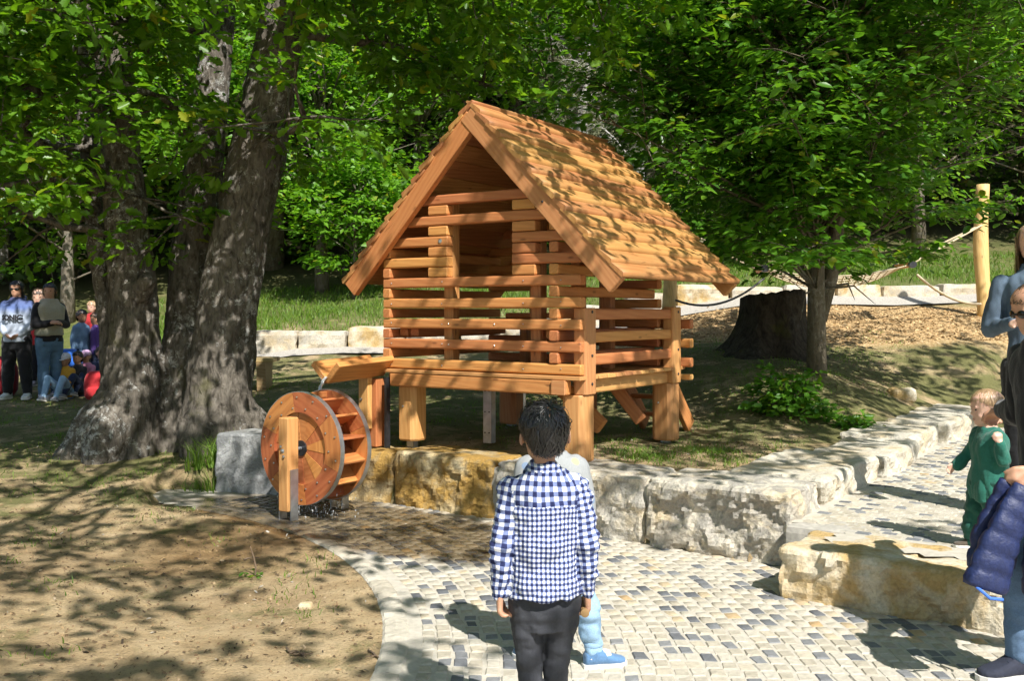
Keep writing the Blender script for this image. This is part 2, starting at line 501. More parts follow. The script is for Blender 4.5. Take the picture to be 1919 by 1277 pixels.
def ground_mat():
    m, nt, b = mat('sandy_soil')
    g = nt.nodes.new('ShaderNodeNewGeometry')
    P = g.outputs['Position']
    n_big = noise_n(nt, P, 0.8, 5, 0.6)
    n_mid = noise_n(nt, P, 5, 6, 0.65)
    n_fine = noise_n(nt, P, 60, 6, 0.7)
    c = ramp(nt, n_mid, [(0.25, (0.33, 0.23, 0.12)), (0.5, (0.48, 0.355, 0.20)), (0.75, (0.57, 0.44, 0.27))]).outputs[0]
    c = mixc(nt, ramp(nt, noise_n(nt, P, 0.55, 5, 0.65, 0.6), [(0.48, 0.0), (0.66, 0.55)]).outputs[0], c, (0.27, 0.18, 0.095))
    # moss and thin sward, thicker away from the plaza
    sep = nt.nodes.new('ShaderNodeSeparateXYZ'); nt.links.new(P, sep.inputs[0])
    yb = ramp(nt, math_n(nt, 'MULTIPLY', sep.outputs['Y'], 0.05), [(0.34, 0.0), (0.48, 0.20)]).outputs[0]
    gm = ramp(nt, math_n(nt, 'ADD', noise_n(nt, P, 2.1, 6, 0.7), yb), [(0.56, 0.0), (0.70, 0.8)]).outputs[0]
    c = mixc(nt, gm, c, (0.105, 0.125, 0.035))
    # wood chips by the hammock
    dc = nt.nodes.new('ShaderNodeVectorMath'); dc.operation = 'DISTANCE'
    mp = nt.nodes.new('ShaderNodeMapping'); mp.inputs['Scale'].default_value = (0.22, 0.45, 0)
    nt.links.new(P, mp.inputs['Vector']); nt.links.new(mp.outputs[0], dc.inputs[0])
    dc.inputs[1].default_value = (5.2*0.22, 15.9*0.45, 0)
    chips = ramp(nt, math_n(nt, 'ADD', dc.outputs['Value'], math_n(nt, 'MULTIPLY_ADD', n_mid, 0.25, -0.12)), [(0.80, 1.0), (0.95, 0.0)]).outputs[0]
    ch_v = nt.nodes.new('ShaderNodeTexVoronoi'); ch_v.inputs['Scale'].default_value = 38
    nt.links.new(P, ch_v.inputs['Vector'])
    chc = ramp(nt, ch_v.outputs['Color'], [(0.2, (0.34, 0.21, 0.09)), (0.6, (0.50, 0.35, 0.17)), (0.9, (0.60, 0.46, 0.27))]).outputs[0]
    c = mixc(nt, chips, c, chc)
    # forest litter beyond the bank
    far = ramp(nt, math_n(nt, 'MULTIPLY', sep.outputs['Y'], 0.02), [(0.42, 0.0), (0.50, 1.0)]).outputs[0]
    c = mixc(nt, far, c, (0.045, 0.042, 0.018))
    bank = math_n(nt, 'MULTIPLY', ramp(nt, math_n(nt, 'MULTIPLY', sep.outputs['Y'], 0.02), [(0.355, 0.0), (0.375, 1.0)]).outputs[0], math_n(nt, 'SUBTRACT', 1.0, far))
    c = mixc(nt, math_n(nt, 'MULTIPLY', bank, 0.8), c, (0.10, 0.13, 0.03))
    sp = ramp(nt, n_fine, [(0.32, 0.55), (0.48, 1.0), (0.8, 1.12)]).outputs[0]
    c = mixc(nt, 0.8, c, sp, 'MULTIPLY')
    dw = nt.nodes.new('ShaderNodeVectorMath'); dw.operation = 'DISTANCE'; nt.links.new(P, dw.inputs[0]); dw.inputs[1].default_value = (-1.95, 6.95, 0.0)
    w2 = ramp(nt, math_n(nt, 'ADD', dw.outputs['Value'], math_n(nt, 'MULTIPLY_ADD', noise_n(nt, P, 2.6, 4), 0.7, -0.35)), [(0.35, 0.75), (1.15, 0.0)]).outputs[0]
    w = math_n(nt, 'MAXIMUM', wet_mask(nt), w2)
    c = mixc(nt, w, c, mixc(nt, 1.0, c, (0.52, 0.42, 0.30), 'MULTIPLY'))
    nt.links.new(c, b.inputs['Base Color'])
    rr = nt.nodes.new('ShaderNodeMapRange'); nt.links.new(w, rr.inputs[0]); rr.inputs[3].default_value = 0.95; rr.inputs[4].default_value = 0.35
    nt.links.new(rr.outputs[0], b.inputs['Roughness'])
    b.inputs['Specular IOR Level'].default_value = 0.2
    h = math_n(nt, 'ADD', math_n(nt, 'MULTIPLY', n_mid, 0.8), math_n(nt, 'MULTIPLY', n_fine, 0.4))
    bump(nt, b, h, 1.0, 0.06)
    return m
M_GROUND = ground_mat()

def axis(fine0, fine1, step, lo, hi, g=1.18):
    a = list(np.arange(fine0, fine1 + 1e-6, step))
    x, d = fine0, step
    left = []
    while x > lo: d *= g; x -= d; left.append(x)
    x, d = a[-1], step
    right = []
    while x < hi: d *= g; x += d; right.append(x)
    return np.array(left[::-1] + a + right)
gx = axis(-7.5, 7.5, 0.085, -70, 70); gy = axis(2.0, 18.0, 0.085, -25, 120)
GX, GY = np.meshgrid(gx, gy)
Pg = np.stack([GX.ravel(), GY.ravel()], 1)
Zg = terrain(Pg)
ni, nj = len(gy), len(gx)
idx = np.arange(ni * nj).reshape(ni, nj)
quads = np.stack([idx[:-1, :-1], idx[:-1, 1:], idx[1:, 1:], idx[1:, :-1]], -1).reshape(-1, 4)
me = mesh_np('ground', np.column_stack([Pg, Zg]), quads.ravel(), np.full(len(quads), 4), smooth=True)
ground = link('ground', me, M_GROUND)
tag(ground, 'sandy brown soil with thin grass rising to a forest bank', None, None, 'structure')

# ------------------------------------------------------------------ paving
def cobble_mat():
    m, nt, b = mat('cobble_stone')
    oi = nt.nodes.new('ShaderNodeObjectInfo')
    at = nt.nodes.new('ShaderNodeAttribute'); at.attribute_name = 'tone'
    g = nt.nodes.new('ShaderNodeNewGeometry')
    n = noise_n(nt, g.outputs['Position'], 35, 5, 0.65)
    tone = at.outputs['Fac']
    c = ramp(nt, tone, [(0.0, (0.105, 0.110, 0.120)), (0.10, (0.15, 0.156, 0.165)), (0.20, (0.22, 0.222, 0.225)), (0.215, (0.37, 0.33, 0.26)), (0.5, (0.43, 0.39, 0.315)), (0.8, (0.47, 0.435, 0.365)), (0.97, (0.46, 0.38, 0.26)), (1.0, (0.42, 0.28, 0.14))]).outputs[0]
    sp = ramp(nt, n, [(0.25, 0.72), (0.65, 1.12)]).outputs[0]
    c = mixc(nt, 0.85, c, sp, 'MULTIPLY')
    w = wet_mask(nt)
    c = mixc(nt, w, c, mixc(nt, 1.0, c, (0.36, 0.31, 0.24), 'MULTIPLY'))
    nt.links.new(c, b.inputs['Base Color'])
    rr = nt.nodes.new('ShaderNodeMapRange'); nt.links.new(w, rr.inputs[0]); rr.inputs[3].default_value = 0.8; rr.inputs[4].default_value = 0.16
    nt.links.new(rr.outputs[0], b.inputs['Roughness'])
    b.inputs['Specular IOR Level'].default_value = 0.35
    bump(nt, b, n, 0.5, 0.012)
    return m
M_COBBLE = cobble_mat()
def grout_mat():
    m, nt, b = mat('paving_grout')
    g = nt.nodes.new('ShaderNodeNewGeometry'); P = g.outputs['Position']
    n = noise_n(nt, P, 18, 6, 0.7)
    c = ramp(nt, n, [(0.25, (0.36, 0.33, 0.27)), (0.7, (0.52, 0.48, 0.41))]).outputs[0]
    w = wet_mask(nt)
    c = mixc(nt, w, c, mixc(nt, 1.0, c, (0.35, 0.30, 0.23), 'MULTIPLY'))
    nt.links.new(c, b.inputs['Base Color'])
    rr = nt.nodes.new('ShaderNodeMapRange'); nt.links.new(w, rr.inputs[0]); rr.inputs[3].default_value = 0.95; rr.inputs[4].default_value = 0.12
    nt.links.new(rr.outputs[0], b.inputs['Roughness'])
    bump(nt, b, n, 0.5, 0.01)
    return m
M_GROUT = grout_mat()

def sheet(name, maskf, x0, x1, y0, y1, step, z, m):
    xs = np.arange(x0, x1, step); ys = np.arange(y0, y1, step)
    A, B = np.meshgrid(xs, ys); Pn = np.stack([A.ravel(), B.ravel()], 1)
    ii = np.arange(len(Pn)).reshape(len(ys), len(xs))
    q = np.stack([ii[:-1, :-1], ii[:-1, 1:], ii[1:, 1:], ii[1:, :-1]], -1).reshape(-1, 4)
    cc = Pn[q].mean(1)
    q = q[maskf(cc)]
    used = np.unique(q); rm = np.full(len(Pn), -1); rm[used] = np.arange(len(used))
    V = np.column_stack([Pn[used], np.full(len(used), z)])
    return link(name, mesh_np(name, V, rm[q].ravel(), np.full(len(q), 4)), m)
plaza = tag(sheet('pavement', lambda P: plaza_mask(P, 0.03), -3.3, 9, -4, 10, 0.06, 0.0010, M_GROUT), 'pale cobbled plaza in front of the block wall', None, None, 'structure')
path = tag(sheet('path', lambda P: path_mask(P, 0.0) & ~plaza_mask(P, -0.25) & (cs(P)[1] < 6.4), 1.2, 12, 5.0, 17, 0.08, PATH_Z + 0.0010, M_GROUT), 'raised cobbled path climbing beside the block wall', None, None, 'structure')

def cobble_shape(w, d, h, rnd):
    j = lambda a: rnd.uniform(-a, a)
    top_in = 0.11 * min(w, d)
    c4 = [(-w/2 + j(.006), -d/2 + j(.006)), (w/2 + j(.006), -d/2 + j(.006)), (w/2 + j(.006), d/2 + j(.006)), (-w/2 + j(.006), d/2 + j(.006))]
    vs = [(x, y, -h) for x, y in c4] + [(x * .98, y * .98, -0.004) for x, y in c4] + \
         [(x * (1 - 2*top_in/w), y * (1 - 2*top_in/d), 0.004 + j(.002)) for x, y in c4]
    fs = [(8, 9, 10, 11)]
    for k in range(4):
        k2 = (k + 1) % 4
        fs += [(k, k2, 4 + k2, 4 + k), (4 + k, 4 + k2, 8 + k2, 8 + k)]
    return vs, fs
crnd = random.Random(11)
def tone_of():
    return crnd.uniform(0.0, 0.2) if crnd.random() < 0.23 else crnd.uniform(0.22, 1.0)
def set_tone(me, arr, dom='POINT'):
    a = me.attributes.new('tone', 'FLOAT', dom)
    a.data.foreach_set('value', np.asarray(arr, dtype=np.float32))
VARIANTS = []
for k in range(24):
    vs, fs = cobble_shape(0.069 + crnd.uniform(-.006, .006), 0.088 + crnd.uniform(-.008, .006), 0.05, crnd)
    mm = mesh_py('cobble', vs, fs)
    t = crnd.uniform(0.0, 0.2) if k < 7 else crnd.uniform(0.22, 1.0)
    set_tone(mm, [t] * len(vs)); mm.materials.append(M_COBBLE)
    VARIANTS.append((mm, vs, fs))
def lay(spots, parent, z, limit=300):
    spots.sort(key=lambda q: q[1] + 0.3 * abs(q[0]))
    inview = [q for q in spots if q[1] > 3.6 and abs(q[0]) < q[1] * 0.53 and CAM_H - (q[1] * 0.372) < z + 0.02]
    ids = set(id(q) for q in inview[:limit])
    for q in inview[:limit]:
        vi = crnd.randrange(7) if crnd.random() < 0.23 else crnd.randrange(7, 24)
        o = link('cobble', VARIANTS[vi][0], None, parent)
        o.location = (q[0], q[1], z + crnd.uniform(-.0005, .004)); o.rotation_euler = (crnd.uniform(-.03, .03), crnd.uniform(-.03, .03), q[2] + crnd.uniform(-.07, .07))
    V, F, S, T = [], [], [], []
    b = 0
    for q in spots:
        if id(q) in ids: continue
        vi = crnd.randrange(24); vs, fs = VARIANTS[vi][1], VARIANTS[vi][2]
        a = q[2] + crnd.uniform(-.07, .07); ca, sa = math.cos(a), math.sin(a); zz = z + crnd.uniform(-.0005, .004)
        t = tone_of()
        for x, y, h in vs: V.append((q[0] + ca*x - sa*y, q[1] + sa*x + ca*y, zz + h)); T.append(t)
        for f in fs: F.extend(i + b for i in f); S.append(len(f))
        b += len(vs)
    mm = mesh_np('cobbles_beyond', V, F, S); set_tone(mm, T)
    o = link('cobbles_beyond', mm, M_COBBLE, parent); o['kind'] = 'stuff'
spots = []
r = CURB_R + 0.215
row = 0
while r < 10.5:
    n = r * 2 * math.pi / 0.098
    st = 2 * math.pi / int(n)
    a = -0.75 + (row % 2) * st / 2
    while a < 1.0:
        jr = crnd.uniform(-.006, .006)
        x = CURB_C.x + (r + jr) * math.cos(a); y = CURB_C.y + (r + jr) * math.sin(a)
        if 3.3 < y and x < 4.8: spots.append((x, y, a))
        a += st
    r += 0.077; row += 1
arr = np.array([(q[0], q[1]) for q in spots])
s_, v_ = cs(arr)
wy = np.interp(arr[:, 0], WALLX, WALLY)
ok = plaza_mask(arr, -0.02) & np.where(arr[:, 0] < CORNER.x, arr[:, 1] < wy + 0.02, True) & ~((s_ < -.28) & (v_ > -0.55)) & (arr[:, 0] < arr[:, 1] * 0.62 + 0.3)
spots = [q for q, k in zip(spots, ok) if k]
lay(spots, plaza, 0.0)
spots = []
v = -0.05
row = 0
while v < 6.2:
    s = -0.07 - (row % 2) * 0.04
    while s > -2.4:
        p = CORNER + U2 * s + V2 * v
        if p.x < p.y * 0.62 and (v > 0.10 or s < -0.34): spots.append((p.x + crnd.uniform(-.006, .006), p.y + crnd.uniform(-.006, .006), math.atan2(V2.y, V2.x)))
        s -= 0.093
    v += 0.078; row += 1
lay(spots, path, PATH_Z)

# curb stones round the sand
kr = random.Random(5)
curb = empty('kerb', (CURB_C.x, CURB_C.y, 0)); tag(curb, 'curved kerb of pale limestone setts between sand and cobbles', None, None, 'structure')
a = -0.34
while a < 0.98:
    da = kr.uniform(0.055, 0.10)
    L = CURB_R * da - 0.012
    nL = max(3, int(L / 0.035))
    vs, fs = [], []
    prof = [(-0.068, -0.10), (-0.066, 0.004), (-0.052, 0.016), (0.0, 0.021), (0.052, 0.015), (0.064, 0.004), (0.066, -0.10)]
    for i in range(nL + 1):
        aa = a + (L / CURB_R) * i / nL
        ends = 0.012 if i in (0, nL) else 0
        for (dr, z) in prof:
            rr = CURB_R + 0.055 + dr * (1 - ends*3) + kr.uniform(-.003, .003)
            zz = z + kr.uniform(-.004, .004) - (ends if z > 0 else 0)
            vs.append((rr * math.cos(aa), rr * math.sin(aa), zz))
    m_ = len(prof)
    for i in range(nL):
        for k in range(m_ - 1): fs.append((i*m_ + k, (i+1)*m_ + k, (i+1)*m_ + k + 1, i*m_ + k + 1))
    fs.append(tuple(range(m_))); fs.append(tuple(reversed([nL*m_ + k for k in range(m_)])))
    mk = mesh_py('kerb_stone', vs, fs); set_tone(mk, [kr.uniform(.35, .9)] * len(vs)); link('kerb_stone', mk, M_COBBLE, curb)
    a += da
vs, fs = [], []
nA = 80
for i in range(nA + 1):
    aa = -0.34 + 1.32 * i / nA
    for rr in (CURB_R - 0.01, CURB_R + 0.19): vs.append((rr * math.cos(aa), rr * math.sin(aa), 0.0045))
for i in range(nA): fs.append((2*i, 2*i+1, 2*i+3, 2*i+2))
link('mortar_bed', mesh_py('mortar_bed', vs, fs), M_GROUT, curb)

# ------------------------------------------------------------------ rough stone blocks
def boulder_mesh(name, quad, z0, z1, r=0.05, step=0.03, amp=0.02, chip=0.02, seed=0.0, smooth=True, ztop=None):
    """block over plan quad (front-left, front-right, back-right, back-left); local origin at the quad's centre, z0"""
    q = [Vector((p[0], p[1])) for p in quad]
    c = sum(q, Vector((0, 0))) / 4
    lx = ((q[1] - q[0]).length + (q[2] - q[3]).length) / 2; ly = ((q[3] - q[0]).length + (q[2] - q[1]).length) / 2; lz = z1 - z0
    nx, ny, nz = max(3, int(lx/step)), max(3, int(ly/step)), max(3, int(lz/step))
    ids = {}; vs = []; fs = []
    def vid(i, j, k):
        key = (i, j, k)
        if key in ids: return ids[key]
        p = Vector(((i/nx - .5) * lx, (j/ny - .5) * ly, (k/nz) * lz))
        h = Vector((lx/2, ly/2, lz/2)); pc = p - Vector((0, 0, lz/2))
        qq = Vector([max(-(h[a]-r), min(h[a]-r, pc[a])) for a in range(3)])
        d = pc - qq
        L = d.length
        nrm = d / L if L > 1e-9 else Vector((0, 0, 1))
        pc = qq + nrm * r
        w = pc + Vector((c.x, c.y, 0)) * 3.0
        disp = amp * 0.6 * fbm(w, 2.6, 3, seed)
        vd, vp = mnoise.voronoi(w * 6.5 + Vector((seed, 0, 0)))
        pt = vp[0]; hx = math.sin(pt.x * 12.9 + pt.y * 78.2 + pt.z * 37.7) * 43758.5; hx -= math.floor(hx); hy = hx * 17.3 - math.floor(hx * 17.3); hw = hx * 91.7 - math.floor(hx * 91.7)
        rel = w * 6.5 + Vector((seed, 0, 0)) - pt
        facet = rel.x * (hx - .5) * 1.6 + rel.y * (hy - .5) * 1.6 + rel.z * (hw - .5) * 1.6 + (hy - .5) * .5
        rid = abs(fbm(w, 5.5, 4, seed + 3, 0.55))
        side = 1.0 - 0.72 * max(0, nrm.z)
        disp += chip * (0.2 - rid) * side * 0.7 + chip * facet * side * 0.9
        # split ledges
        led = 3.0 * fbm((w.x, w.y, w.z * 1.6), 3.4, 2, seed + 9)
        fr_ = led - math.floor(led)
        disp += chip * 0.4 * (math.floor(led) + min(1.0, fr_ * 6)) * side
        pc = pc + nrm * disp
        u = pc.x / lx + .5; v = pc.y / ly + .5
        p2 = q[0] * (1-u)*(1-v) + q[1] * u*(1-v) + q[2] * u*v + q[3] * (1-u)*v - c
        z = pc.z + lz/2
        if ztop is not None: z *= 1 + (ztop[0]*(u-.5) + ztop[1]*(v-.5)) / lz
        ids[key] = len(vs); vs.append((p2.x, p2.y, z))
        return ids[key]
    for i in range(nx):
        for j in range(ny):
            fs.append((vid(i,j,nz), vid(i+1,j,nz), vid(i+1,j+1,nz), vid(i,j+1,nz)))
            fs.append((vid(i,j,0), vid(i,j+1,0), vid(i+1,j+1,0), vid(i+1,j,0)))
    for i in range(nx):
        for k in range(nz):
            fs.append((vid(i,0,k), vid(i+1,0,k), vid(i+1,0,k+1), vid(i,0,k+1)))
            fs.append((vid(i,ny,k), vid(i,ny,k+1), vid(i+1,ny,k+1), vid(i+1,ny,k)))
    for j in range(ny):
        for k in range(nz):
            fs.append((vid(0,j,k), vid(0,j,k+1), vid(0,j+1,k+1), vid(0,j+1,k)))
            fs.append((vid(nx,j,k), vid(nx,j+1,k), vid(nx,j+1,k+1), vid(nx,j,k+1)))
    return mesh_py(name, vs, fs, False), (c.x, c.y, z0)

def V2d(a): return Vector((a[0], a[1]))
def back(p, d, dirv=None):
    dv = dirv or V2
    return (p[0] + dv.x * d, p[1] + dv.y * d)
front_pts = [(-2.70, 8.98), (-1.90, 8.74), (-1.00, 8.40), (-.145, 7.76), (.925, 6.93), (1.77, 6.26)]
block_wall = empty('block_wall', (0.5, 7.3, 0))
tag(block_wall, 'low wall of rough limestone blocks along the plaza, turning up the raised path', 'wall')
def wall_block(quad, z0, z1, m, seed, **k):
    me, loc = boulder_mesh('stone_block', quad, z0, z1, seed=seed, **k)
    return link('stone_block', me, m, block_wall, loc=Vector(loc) - block_wall.location)
def between(a, b, g=0.012):
    a = Vector(a); b = Vector(b); d = (b - a).normalized()
    return a + d * g, b - d * g
spec = [(M_STONE_BLUE, 0.53, 0.01, 0.45), (M_STONE_OCHRE, 0.43, 0.022, 0.5), (M_STONE_OCHRE, 0.45, 0.028, 0.55), (M_STONE_GREY, 0.455, 0.024, 0.58), (M_STONE_GREY, 0.465, 0.040, 0.62)]
for i, (m, zt, chip, dep) in enumerate(spec):
    a, b2 = between(front_pts[i], front_pts[i + 1], 0.022)
    wall_block([a, b2, back(b2, dep), back(a, dep)], -0.12, zt, m, 3.1 * i + 1, chip=chip, amp=0.018 if i else 0.006, r=0.035, step=0.024)
# mortar joints between the front blocks
for i in range(1, 5):
    p = Vector(front_pts[i]); zt = min(spec[i-1][1], spec[i][1]) - 0.05
    q0 = p + V2 * 0.035 - U2 * 0.045; q1 = p + V2 * 0.035 + U2 * 0.045
    me, loc = boulder_mesh('mortar_joint', [q1, q0, back(q0, 0.42), back(q1, 0.42)], -0.1, zt, r=0.02, step=0.04, amp=0.01, chip=0.004, seed=i)
    link('mortar_joint', me, M_MORTAR, block_wall, loc=Vector(loc) - block_wall.location)
# blocks that turn up the path
vv = [0.66, 2.05, 3.30, 4.50, 5.60, 6.9]
for i in range(5):
    p0 = CORNER + V2 * (vv[i] + .02); p1 = CORNER + V2 * (vv[i+1] - .02)
    jit = (-0.01, 0.05, -0.03, 0.05, 0.0)[i]; wd = (0.72, 0.62, 0.66, 0.60, 0.6)[i]
    p0 = p0 - U2 * jit; p1 = p1 - U2 * jit
    # front-left is the near outer corner seen from the path side
    wall_block([p0 + U2 * wd, p0, p1, p1 + U2 * wd], 0.10, 0.475 + (0.0, -.015, .01, .03, .02)[i], M_STONE_LIGHT, 20 + 2.3 * i, chip=0.032, amp=0.02, r=0.045, step=0.03)
# big step stone at the end of the raised path
bs = -0.13
p0 = CORNER + U2 * bs - V2 * 0.66; p1 = CORNER - U2 * 2.9 - V2 * 0.66
me, loc = boulder_mesh('step_stone', [p0, p1, p1 + V2 * 0.62, p0 + V2 * 0.62], -0.1, 0.285, r=0.045, step=0.028, amp=0.035, chip=0.03, seed=41)
M_STONE_STEP = stone('step_sandstone', (0.60, 0.53, 0.40), (0.40, 0.26, 0.085), (0.36, 0.34, 0.30), 0.62, 0.28, 0.5)
o = link('step_stone', me, M_STONE_STEP, None, loc=loc)
qa, qb = CORNER + U2 * 0.02 - V2 * 0.10, CORNER - U2 * 0.46 - V2 * 0.10
me, loc = boulder_mesh('mortar_joint', [qa, qb, qb + V2 * 0.34, qa + V2 * 0.34], -0.05, 0.292, r=0.02, step=0.04, amp=0.01, chip=0.006, seed=8)
link('mortar_joint', me, M_MORTAR, block_wall, loc=Vector(loc) - block_wall.location)
tag(o, 'large flat sandstone slab edging the raised path, shadowed ochre front face', 'stone')

# low wall at the foot of the bank, behind the playhouse
back_wall = empty('block_wall', (0, 17, 1))
tag(back_wall, 'long low wall of pale blocks at the foot of the grassy bank', 'wall')
bw = [(-5.6,16.0),(-4.5,16.25),(-3.55,16.42),(-2.75,16.55),(-1.8,16.7),(-.9,16.85),(.2,17.05),(1.1,17.25),(2.0,17.45),(2.9,17.6),(3.9,17.75),(4.9,17.85),(5.85,17.95),(6.7,18.0),(7.8,18.05),(8.7,18.1),(9.8,18.1),(11,18.1),(12.3,18.05)]
bz = np.interp([p[0] for p in bw], [-5.6,-4.3,-2.2,-.8,1.1,2.9,6.5,12], [.86,.90,.98,1.08,1.25,1.70,1.73,1.75])
for i in range(len(bw) - 1):
    a, b2 = between(bw[i], bw[i+1], 0.02)
    zb = (bz[i] + bz[i+1]) / 2
    me, loc = boulder_mesh('stone_block', [a, b2, (b2.x, b2.y + .5), (a.x, a.y + .5)], zb - 0.15, zb + 0.38 + 0.02 * math.sin(i * 2.3), r=0.05, step=0.07, amp=0.02, chip=0.02, seed=60 + i)
    link('stone_block', me, M_STONE_LIGHT if i % 3 else M_STONE_STEP, back_wall, loc=Vector(loc) - back_wall.location)
# pale gravel strip at its foot
vs, fs = [], []
for i, p in enumerate(bw):
    for d in (-1.0, 0.06):
        x, y = p[0], p[1] + d * (0.40 if p[0] < 1 else 0.55)
        vs.append((x, y, tz(x, y) + 0.03))
for i in range(len(bw) - 1): fs.append((2*i, 2*i+2, 2*i+3, 2*i+1))
M_GRAVEL = plain('pale_gravel', (0.36, 0.335, 0.29), 0.95, 0, 0.3, 40, 0.6)
o = link('gravel_path', mesh_py('gravel_path', vs, fs), M_GRAVEL); tag(o, 'pale gravel strip along the low back wall', None, None, 'structure')
# ------------------------------------------------------------------ the log playhouse
hz = math.atan2(U2.y, U2.x)
house = empty('log_playhouse', (O2.x, O2.y, 0.45))
tag(house, 'raised log playhouse of orange larch timber with steep slab roof', 'playhouse')
HB = Vector(house.location)
U3 = Vector((U2.x, U2.y, 0)); V3 = Vector((V2.x, V2.y, 0)); Z3 = Vector((0, 0, 1))
hseed = [0]
def timber(name, a, b, w, h, m=None, parent=None, up=(0, 0, 1), ch=0.013, endch=0.007, bend=0.0):
    """beam from a to b (world), w = horizontal thickness, h = height"""
    a = Vector(a); b = Vector(b)
    hseed[0] += 1
    me = beam_mesh(name, (b - a).length, w, h, ch, endch, bend, hseed[0])
    M = frame_mtx((a + b) / 2, b - a, up)
    o = link(name, me, m or M_LOG, parent or house)
    base = HB if (parent is None or parent is house) else parent.matrix_world.translation
    M.translation = M.translation - (HB if o.parent is house else Vector(o.parent['base']))
    o.matrix_basis = M
    return o
def bolt(parent, p, n, r=0.011, m=None):
    """round bolt head at world p facing n, a piece of `parent` timber"""
    mb = MB(); n = Vector(n).normalized()
    mb.tube([(0, 0, -0.003), (0, 0, 0.004), (0, 0, 0.007)], [r, r, r * 0.6], 10)
    o = link('bolt', mb.mesh('bolt'), m or M_BOLT, parent)
    q = n.to_track_quat('Z', 'Y').to_matrix().to_4x4(); q.translation = Vector(p) - HB
    o.matrix_basis = parent.matrix_basis.inverted() @ q
    return o

FZ = 1.125         # top of the platform
K0 = FZ + 0.006; KH = 0.087; LW = 0.085; LH = 0.083
def rowz(k): return K0 + KH * k + LH / 2
SL = 2.00          # left end of the front
SR = 0.235         # right log wall
SW = 1.955         # left log wall
VB = 1.62          # back log wall
VF = 0.045         # front log wall centre
# front wall, even rows
for k in (0, 2, 4, 6, 8):
    lg = timber('wall_log', HP(SL, VF, rowz(k)), HP(-0.005, VF, rowz(k)), LW, LH, bend=0.003)
    for s_b in (1.90, 1.34, 0.52, 0.17):
        bolt(lg, HP(s_b, VF - LW/2 - .0005, rowz(k) + .006 * math.sin(s_b * 9 + k)), -V3, 0.0045, M_GALV)
    if k in (2, 4):
        bolt(lg, HP(1.27, VF - LW/2 - .001, rowz(k)), -V3, 0.006); bolt(lg, HP(0.80, VF - LW/2 - .001, rowz(k)), -V3, 0.006)
OPL, OPR = 1.285, 0.635
for k in (10, 12):
    lg = timber('wall_log', HP(SL, VF, rowz(k)), HP(OPL, VF, rowz(k)), LW, LH)
    if k == 12: bolt(lg, HP(1.36, VF - LW/2 - .001, rowz(k)), -V3, 0.020)
    timber('wall_log', HP(OPR, VF, rowz(k)), HP(-0.005 if k == 10 else 0.05, VF, rowz(k)), LW, LH)
for k in (9, 11, 13, 15):
    timber('spacer_block', HP(OPL + 0.21, VF, rowz(k)), HP(OPL + .003, VF, rowz(k)), LW, LH)
    timber('spacer_block', HP(OPR - .003, VF, rowz(k)), HP(OPR - 0.225, VF, rowz(k)), LW, LH)
timber('wall_log', HP(1.83, VF, rowz(14)), HP(0.15, VF, rowz(14)), LW, LH)
timber('wall_log', HP(1.66, VF, rowz(16)), HP(0.31, VF, rowz(16)), LW, LH)
# side walls, odd rows
for k in (1, 3, 5, 7, 9, 11, 13):
    if k <= 13:
        timber('wall_log', HP(SW, -0.005, rowz(k)), HP(SW, VB + 0.06, rowz(k)), LW, LH, bend=0.003)
    timber('wall_log', HP(SR, -0.005, rowz(k)), HP(SR, VB + 0.06, rowz(k)), LW, LH, bend=0.003)
# back wall, even rows with an entrance
for k in (0, 2, 4, 6, 8, 10, 12):
    if k in (0, 2):
        timber('wall_log', HP(SL, VB, rowz(k)), HP(SR - .12, VB, rowz(k)), LW, LH)
    else:
        timber('wall_log', HP(SL, VB, rowz(k)), HP(1.42, VB, rowz(k)), LW, LH)
        timber('wall_log', HP(0.62, VB, rowz(k)), HP(SR - .12, VB, rowz(k)), LW, LH)
for k in (14, 16, 18, 20):
    hw = 0.86 - (k - 14) * 0.075
    timber('wall_log', HP(0.97 + hw, VB, rowz(k)), HP(0.97 - hw, VB, rowz(k)), LW, LH)
# inner posts
for s in (OPL + 0.06, OPR - 0.17):
    timber('inner_post', HP(s, VF + LW/2 + 0.055, FZ), HP(s, VF + LW/2 + 0.055, 2.62 if s > 1 else 2.72), 0.10, 0.10, M_LINING, up=V3)
for s, v in ((OPL + .10, VB - .10), (OPR - .02, VB - .10), (SR + .10, 1.05), (SR + .10, .55)):
    timber('inner_post', HP(s, v, FZ), HP(s, v, 2.20 if v < 1.3 else 2.6), 0.10, 0.10, M_LINING, up=V3)
# benches inside
for s0 in (SW - 0.16, SR + 0.16):
    for ds in (-0.06, 0.06):
        timber('bench_rail', HP(s0 + ds, 0.11, rowz(3) + .01), HP(s0 + ds, 1.45, rowz(3) + .01), 0.09, 0.07, M_LOG)
timber('bench_seat', HP(1.55, 1.36, rowz(5) - .02), HP(.62, 1.36, rowz(5) - .02), 0.26, 0.05)
for s in (1.40, .78): timber('bench_support', HP(s, 1.36, FZ), HP(s, 1.36, rowz(5) - .046), 0.08, 0.10, M_LINING, up=V3)
